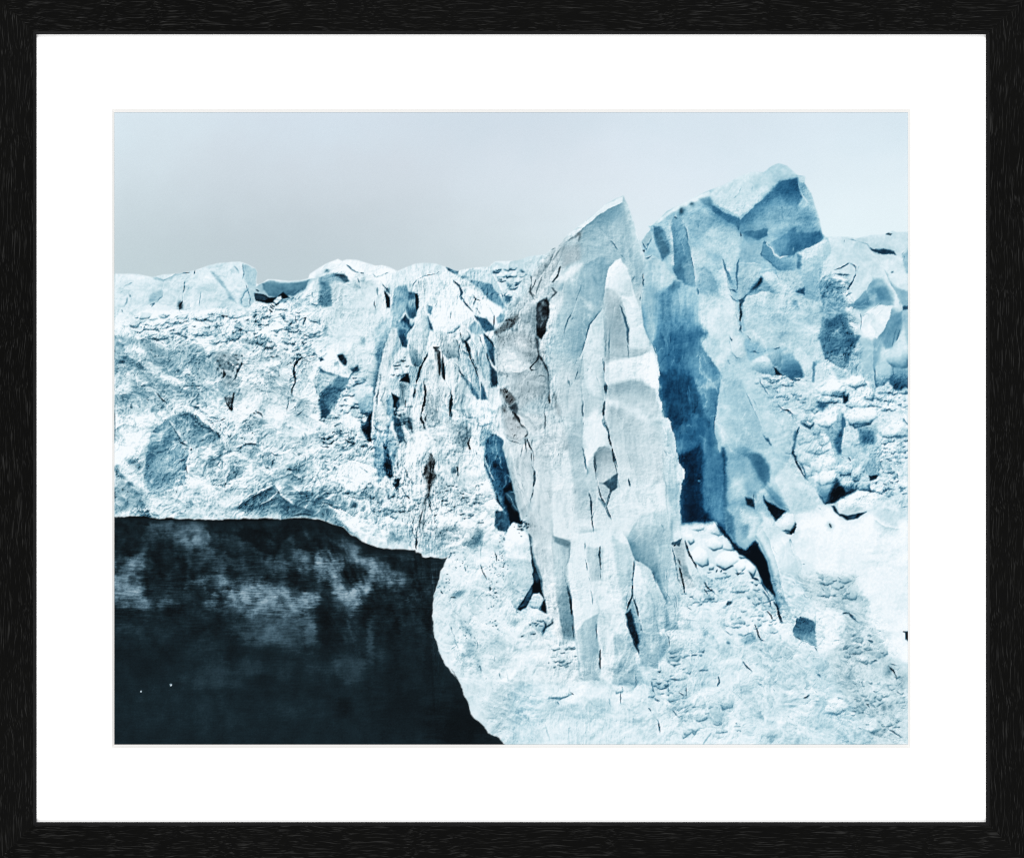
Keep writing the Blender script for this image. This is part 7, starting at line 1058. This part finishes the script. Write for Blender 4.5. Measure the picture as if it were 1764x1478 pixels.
def wood(name, base, streak, spec):
    """black-stained ash: short lighter pores running along the rail (local X)"""
    m, nt, bs = new_mat(name); N = nt.nodes; Lk = nt.links
    tc = N.new('ShaderNodeTexCoord'); oi = N.new('ShaderNodeObjectInfo')
    off = N.new('ShaderNodeVectorMath'); off.operation = 'MULTIPLY_ADD'
    cmb = N.new('ShaderNodeCombineXYZ')
    for k in range(3): Lk.new(oi.outputs['Random'], cmb.inputs[k])
    off.inputs[1].default_value = (9, 5, 3); Lk.new(cmb.outputs[0], off.inputs[0]); Lk.new(tc.outputs['Object'], off.inputs[2])
    # slow waviness of the grain
    wv_ = N.new('ShaderNodeTexNoise'); wv_.inputs['Scale'].default_value = 14; wv_.inputs['Detail'].default_value = 2
    Lk.new(off.outputs[0], wv_.inputs['Vector'])
    wm = N.new('ShaderNodeVectorMath'); wm.operation = 'MULTIPLY_ADD'; wm.inputs[1].default_value = (0, .014, .014)
    Lk.new(wv_.outputs['Color'], wm.inputs[0]); Lk.new(off.outputs[0], wm.inputs[2])
    outs = []
    for sx_, sy_, lo, hi in ((42, 1150, .58, .76), (85, 1700, .60, .78)):
        mp = N.new('ShaderNodeMapping'); mp.inputs['Scale'].default_value = (sx_, sy_, sy_); Lk.new(wm.outputs[0], mp.inputs['Vector'])
        n = N.new('ShaderNodeTexNoise'); n.inputs['Scale'].default_value = 1; n.inputs['Detail'].default_value = 2; n.inputs['Roughness'].default_value = .5
        Lk.new(mp.outputs[0], n.inputs['Vector'])
        mr = N.new('ShaderNodeMapRange'); mr.inputs['From Min'].default_value = lo; mr.inputs['From Max'].default_value = hi
        Lk.new(n.outputs['Fac'], mr.inputs['Value']); outs.append(mr.outputs[0])
    mxm = N.new('ShaderNodeMath'); mxm.operation = 'MAXIMUM'; Lk.new(outs[0], mxm.inputs[0]); Lk.new(outs[1], mxm.inputs[1])
    slow = N.new('ShaderNodeTexNoise'); slow.inputs['Scale'].default_value = 3; Lk.new(off.outputs[0], slow.inputs['Vector'])
    b0 = N.new('ShaderNodeMix'); b0.data_type = 'RGBA'
    b0.inputs[6].default_value = (*[c * .45 for c in base], 1); b0.inputs[7].default_value = (*[c * 2.2 for c in base], 1)
    Lk.new(slow.outputs['Fac'], b0.inputs[0])
    mx = N.new('ShaderNodeMix'); mx.data_type = 'RGBA'; mx.inputs[7].default_value = (*streak, 1)
    Lk.new(mxm.outputs[0], mx.inputs[0]); Lk.new(b0.outputs[2], mx.inputs[6]); Lk.new(mx.outputs[2], bs.inputs['Base Color'])
    bp = N.new('ShaderNodeBump'); bp.inputs['Strength'].default_value = .35; bp.inputs['Distance'].default_value = .0004
    Lk.new(mxm.outputs[0], bp.inputs['Height']); Lk.new(bp.outputs['Normal'], bs.inputs['Normal'])
    bs.inputs['Roughness'].default_value = .55; bs.inputs['Specular IOR Level'].default_value = spec * .3
    return m
m_wood = wood('black_stained_ash', (.0018, .0018, .0017), (.017, .017, .0165), .06)
m_lip = wood('black_edge_highlight', (.0065, .0065, .0068), (.016, .016, .016), .06)  # lip highlight painted in: same black wood with a lighter base colour

# ---- root
root = bpy.data.objects.new('framed_print', None); col.objects.link(root)
root.location = (0, 0, 0)
root['label'] = 'black wood frame with white mat around a photograph of a glacier above dark water'
root['category'] = 'framed picture'

# ---- the print: a thin sheet, one vertex per ink sample
k = np.float32(U)
vx = (gx - CX) * k; vz = Z0 - (gy - CY) * k
co = np.stack([vx, np.zeros_like(vx), vz], -1).reshape(-1, 3).astype(np.float32)
idx = np.arange(W * H, dtype=np.int32).reshape(H, W)
quads = np.stack([idx[1:, :-1], idx[1:, 1:], idx[:-1, 1:], idx[:-1, :-1]], -1).reshape(-1, 4)
me = bpy.data.meshes.new('photograph')
me.vertices.add(W * H); me.vertices.foreach_set('co', co.ravel())
me.loops.add(quads.size); me.loops.foreach_set('vertex_index', quads.ravel())
me.polygons.add(len(quads)); me.polygons.foreach_set('loop_start', np.arange(0, quads.size, 4, dtype=np.int32))
me.update(calc_edges=True); me.validate()
GAIN = .575                                # paper reflectance of a pure white tone
c = rgb / 255.0
lin = np.where(c <= .04045, c / 12.92, ((c + .055) / 1.055) ** 2.4) * GAIN
ca = me.color_attributes.new('ink', 'FLOAT_COLOR', 'POINT')
rgba = np.ones((W * H, 4), np.float32); rgba[:, :3] = lin.reshape(-1, 3)
ca.data.foreach_set('color', rgba.ravel())
link('photograph', me, m_print, root)

def ring(name, outer, inner, mat, parent, extra=None):
    """four mitred faces between two rectangles given as lists of points"""
    bm = bmesh.new()
    o = [bm.verts.new(p) for p in outer]; i = [bm.verts.new(p) for p in inner]
    for a in range(4):
        b_ = (a + 1) % 4
        bm.faces.new((o[a], o[b_], i[b_], i[a]))
    if extra:                              # thickness: outer side going back
        e = [bm.verts.new(p) for p in extra]
        for a in range(4):
            b_ = (a + 1) % 4
            bm.faces.new((e[a], e[b_], o[b_], o[a]))
    bmesh.ops.recalc_face_normals(bm, faces=bm.faces)
    if sum(f.normal.y * f.calc_area() for f in bm.faces) > 0: bmesh.ops.reverse_faces(bm, faces=bm.faces)
    me = bpy.data.meshes.new(name); bm.to_mesh(me); bm.free()
    return link(name, me, mat, parent)
def rect(l, t, r, b, d): return [at(l, b, d), at(r, b, d), at(r, t, d), at(l, t, d)]

MT = .0022                                 # mat thickness
mat = ring('mat_board', rect(40, 38, 1724, 1440, MT), rect(193, 188.5, 1569, 1288, MT), m_mat, root, rect(40, 38, 1724, 1440, .0004))
ring('window_bevel', rect(193, 188.5, 1569, 1288, MT), rect(197, 194, 1564, 1282, .0002), m_core, mat)

# ---- four mitred rails, each modelled along its own X so the grain follows it
FACE, LIP0, LIP1, BACK = .0068, .0062, .0050, -.014
def rail(a0, a1, b0, b1, rot):
    """a0,a1: outer corners; b0,b1: inner corners (photo pixels)"""
    mid = (at(*a0, FACE) + at(*a1, FACE)) / 2
    inv = rot.to_matrix().inverted()
    def lerp(t): return [tuple(a0[q] + (b0[q] - a0[q]) * t for q in (0, 1)), tuple(a1[q] + (b1[q] - a1[q]) * t for q in (0, 1))]
    wpx = max(abs(b0[0] - a0[0]), abs(b0[1] - a0[1])); wpx = min(abs(b0[0] - a0[0]), abs(b0[1] - a0[1])) or wpx
    t1 = 1 - 6.0 / wpx; t2 = 1 - 1.4 / wpx; t0 = 2.2 / wpx
    body = [(0, BACK), (0, FACE - .0009), (t0, FACE), (t1, FACE)]
    lip = [(t1, FACE), (t1 + .2 / wpx, LIP0), (t2, LIP1), (1, .0044), (1, MT + .0001)]
    obs = []
    for nm, prof, mt in (('frame_rail', body, m_wood), ('inner_lip', lip, m_lip)):
        bm = bmesh.new(); rows = []
        for t, d in prof:
            p = lerp(min(t, 1)); rows.append([bm.verts.new(inv @ (at(*p[q], d) - mid)) for q in (0, 1)])
        for r0, r1 in zip(rows, rows[1:]): bm.faces.new((r0[0], r0[1], r1[1], r1[0]))
        if nm == 'frame_rail':             # back and inner rebate wall, mitred ends
            p = lerp(1 - 24 / wpx); e = [bm.verts.new(inv @ (at(*p[q], BACK) - mid)) for q in (0, 1)]
            bm.faces.new((rows[0][1], rows[0][0], e[0], e[1]))
        bmesh.ops.recalc_face_normals(bm, faces=bm.faces)
        nn = sum(((rot.to_matrix() @ f.normal).y * f.calc_area() for f in bm.faces if (rot.to_matrix() @ f.normal).y), 0) if nm == 'inner_lip' else \
             sum((rot.to_matrix() @ f.normal).y for f in bm.faces if f.calc_center_median() and all(abs((rot.to_matrix() @ v.co).y + mid.y + FACE) < 1e-5 for v in f.verts))
        if nn > 0: bmesh.ops.reverse_faces(bm, faces=bm.faces)
        me = bpy.data.meshes.new(nm); bm.to_mesh(me); bm.free()
        o = bpy.data.objects.new(nm, me); col.objects.link(o); me.materials.append(mt)
        obs.append(o)
    obs[0].parent = root; obs[0].location = mid; obs[0].rotation_euler = rot
    obs[1].parent = obs[0]
from mathutils import Euler
L_, T_, R_, B_ = -3, -3, 1767, 1481
l_, t_, r_, b_ = 63, 60, 1698.5, 1415.5
rail((L_, T_), (R_, T_), (l_, t_), (r_, t_), Euler((0, 0, 0)))
rail((L_, B_), (R_, B_), (l_, b_), (r_, b_), Euler((0, 0, 0)))
rail((L_, T_), (L_, B_), (l_, t_), (l_, b_), Euler((0, math.pi / 2, 0)))
rail((R_, T_), (R_, B_), (r_, t_), (r_, b_), Euler((0, math.pi / 2, 0)))

# ---- light: two long soft boxes above and below the camera axis, pale studio walls
wd = bpy.data.worlds.new('World'); sc.world = wd; wd.use_nodes = True
bg = wd.node_tree.nodes['Background']; bg.inputs['Color'].default_value = (1, 1, 1, 1); bg.inputs['Strength'].default_value = WORLD = .62
def softbox(name, z, power):
    ld = bpy.data.lights.new(name, 'AREA'); ld.shape = 'RECTANGLE'; ld.size = 5.0; ld.size_y = 1.6; ld.energy = power
    o = bpy.data.objects.new(name, ld); col.objects.link(o)
    o.location = (0, -3.6, Z0 + z)
    o.rotation_euler = (Vector((0, 0, Z0)) - o.location).to_track_quat('-Z', 'Y').to_euler()
softbox('softbox', 3.4, 232); softbox('softbox', -3.4, 232)

cd = bpy.data.cameras.new('camera'); cam = bpy.data.objects.new('camera', cd); col.objects.link(cam)
cam.location = (0, -CAM_D, Z0); cam.rotation_euler = (math.pi / 2, 0, 0)
cd.sensor_fit = 'HORIZONTAL'; cd.sensor_width = 36; cd.lens = 36 * CAM_D / (1764 * U); cd.clip_start = .05; cd.clip_end = 50
sc.camera = cam
vs = sc.view_settings
vs.view_transform = 'Standard'; vs.look = 'None'; vs.exposure = 0; vs.gamma = 1; vs.use_curve_mapping = False
sc.cycles.use_denoising = False; sc.cycles.filter_width = 1.0
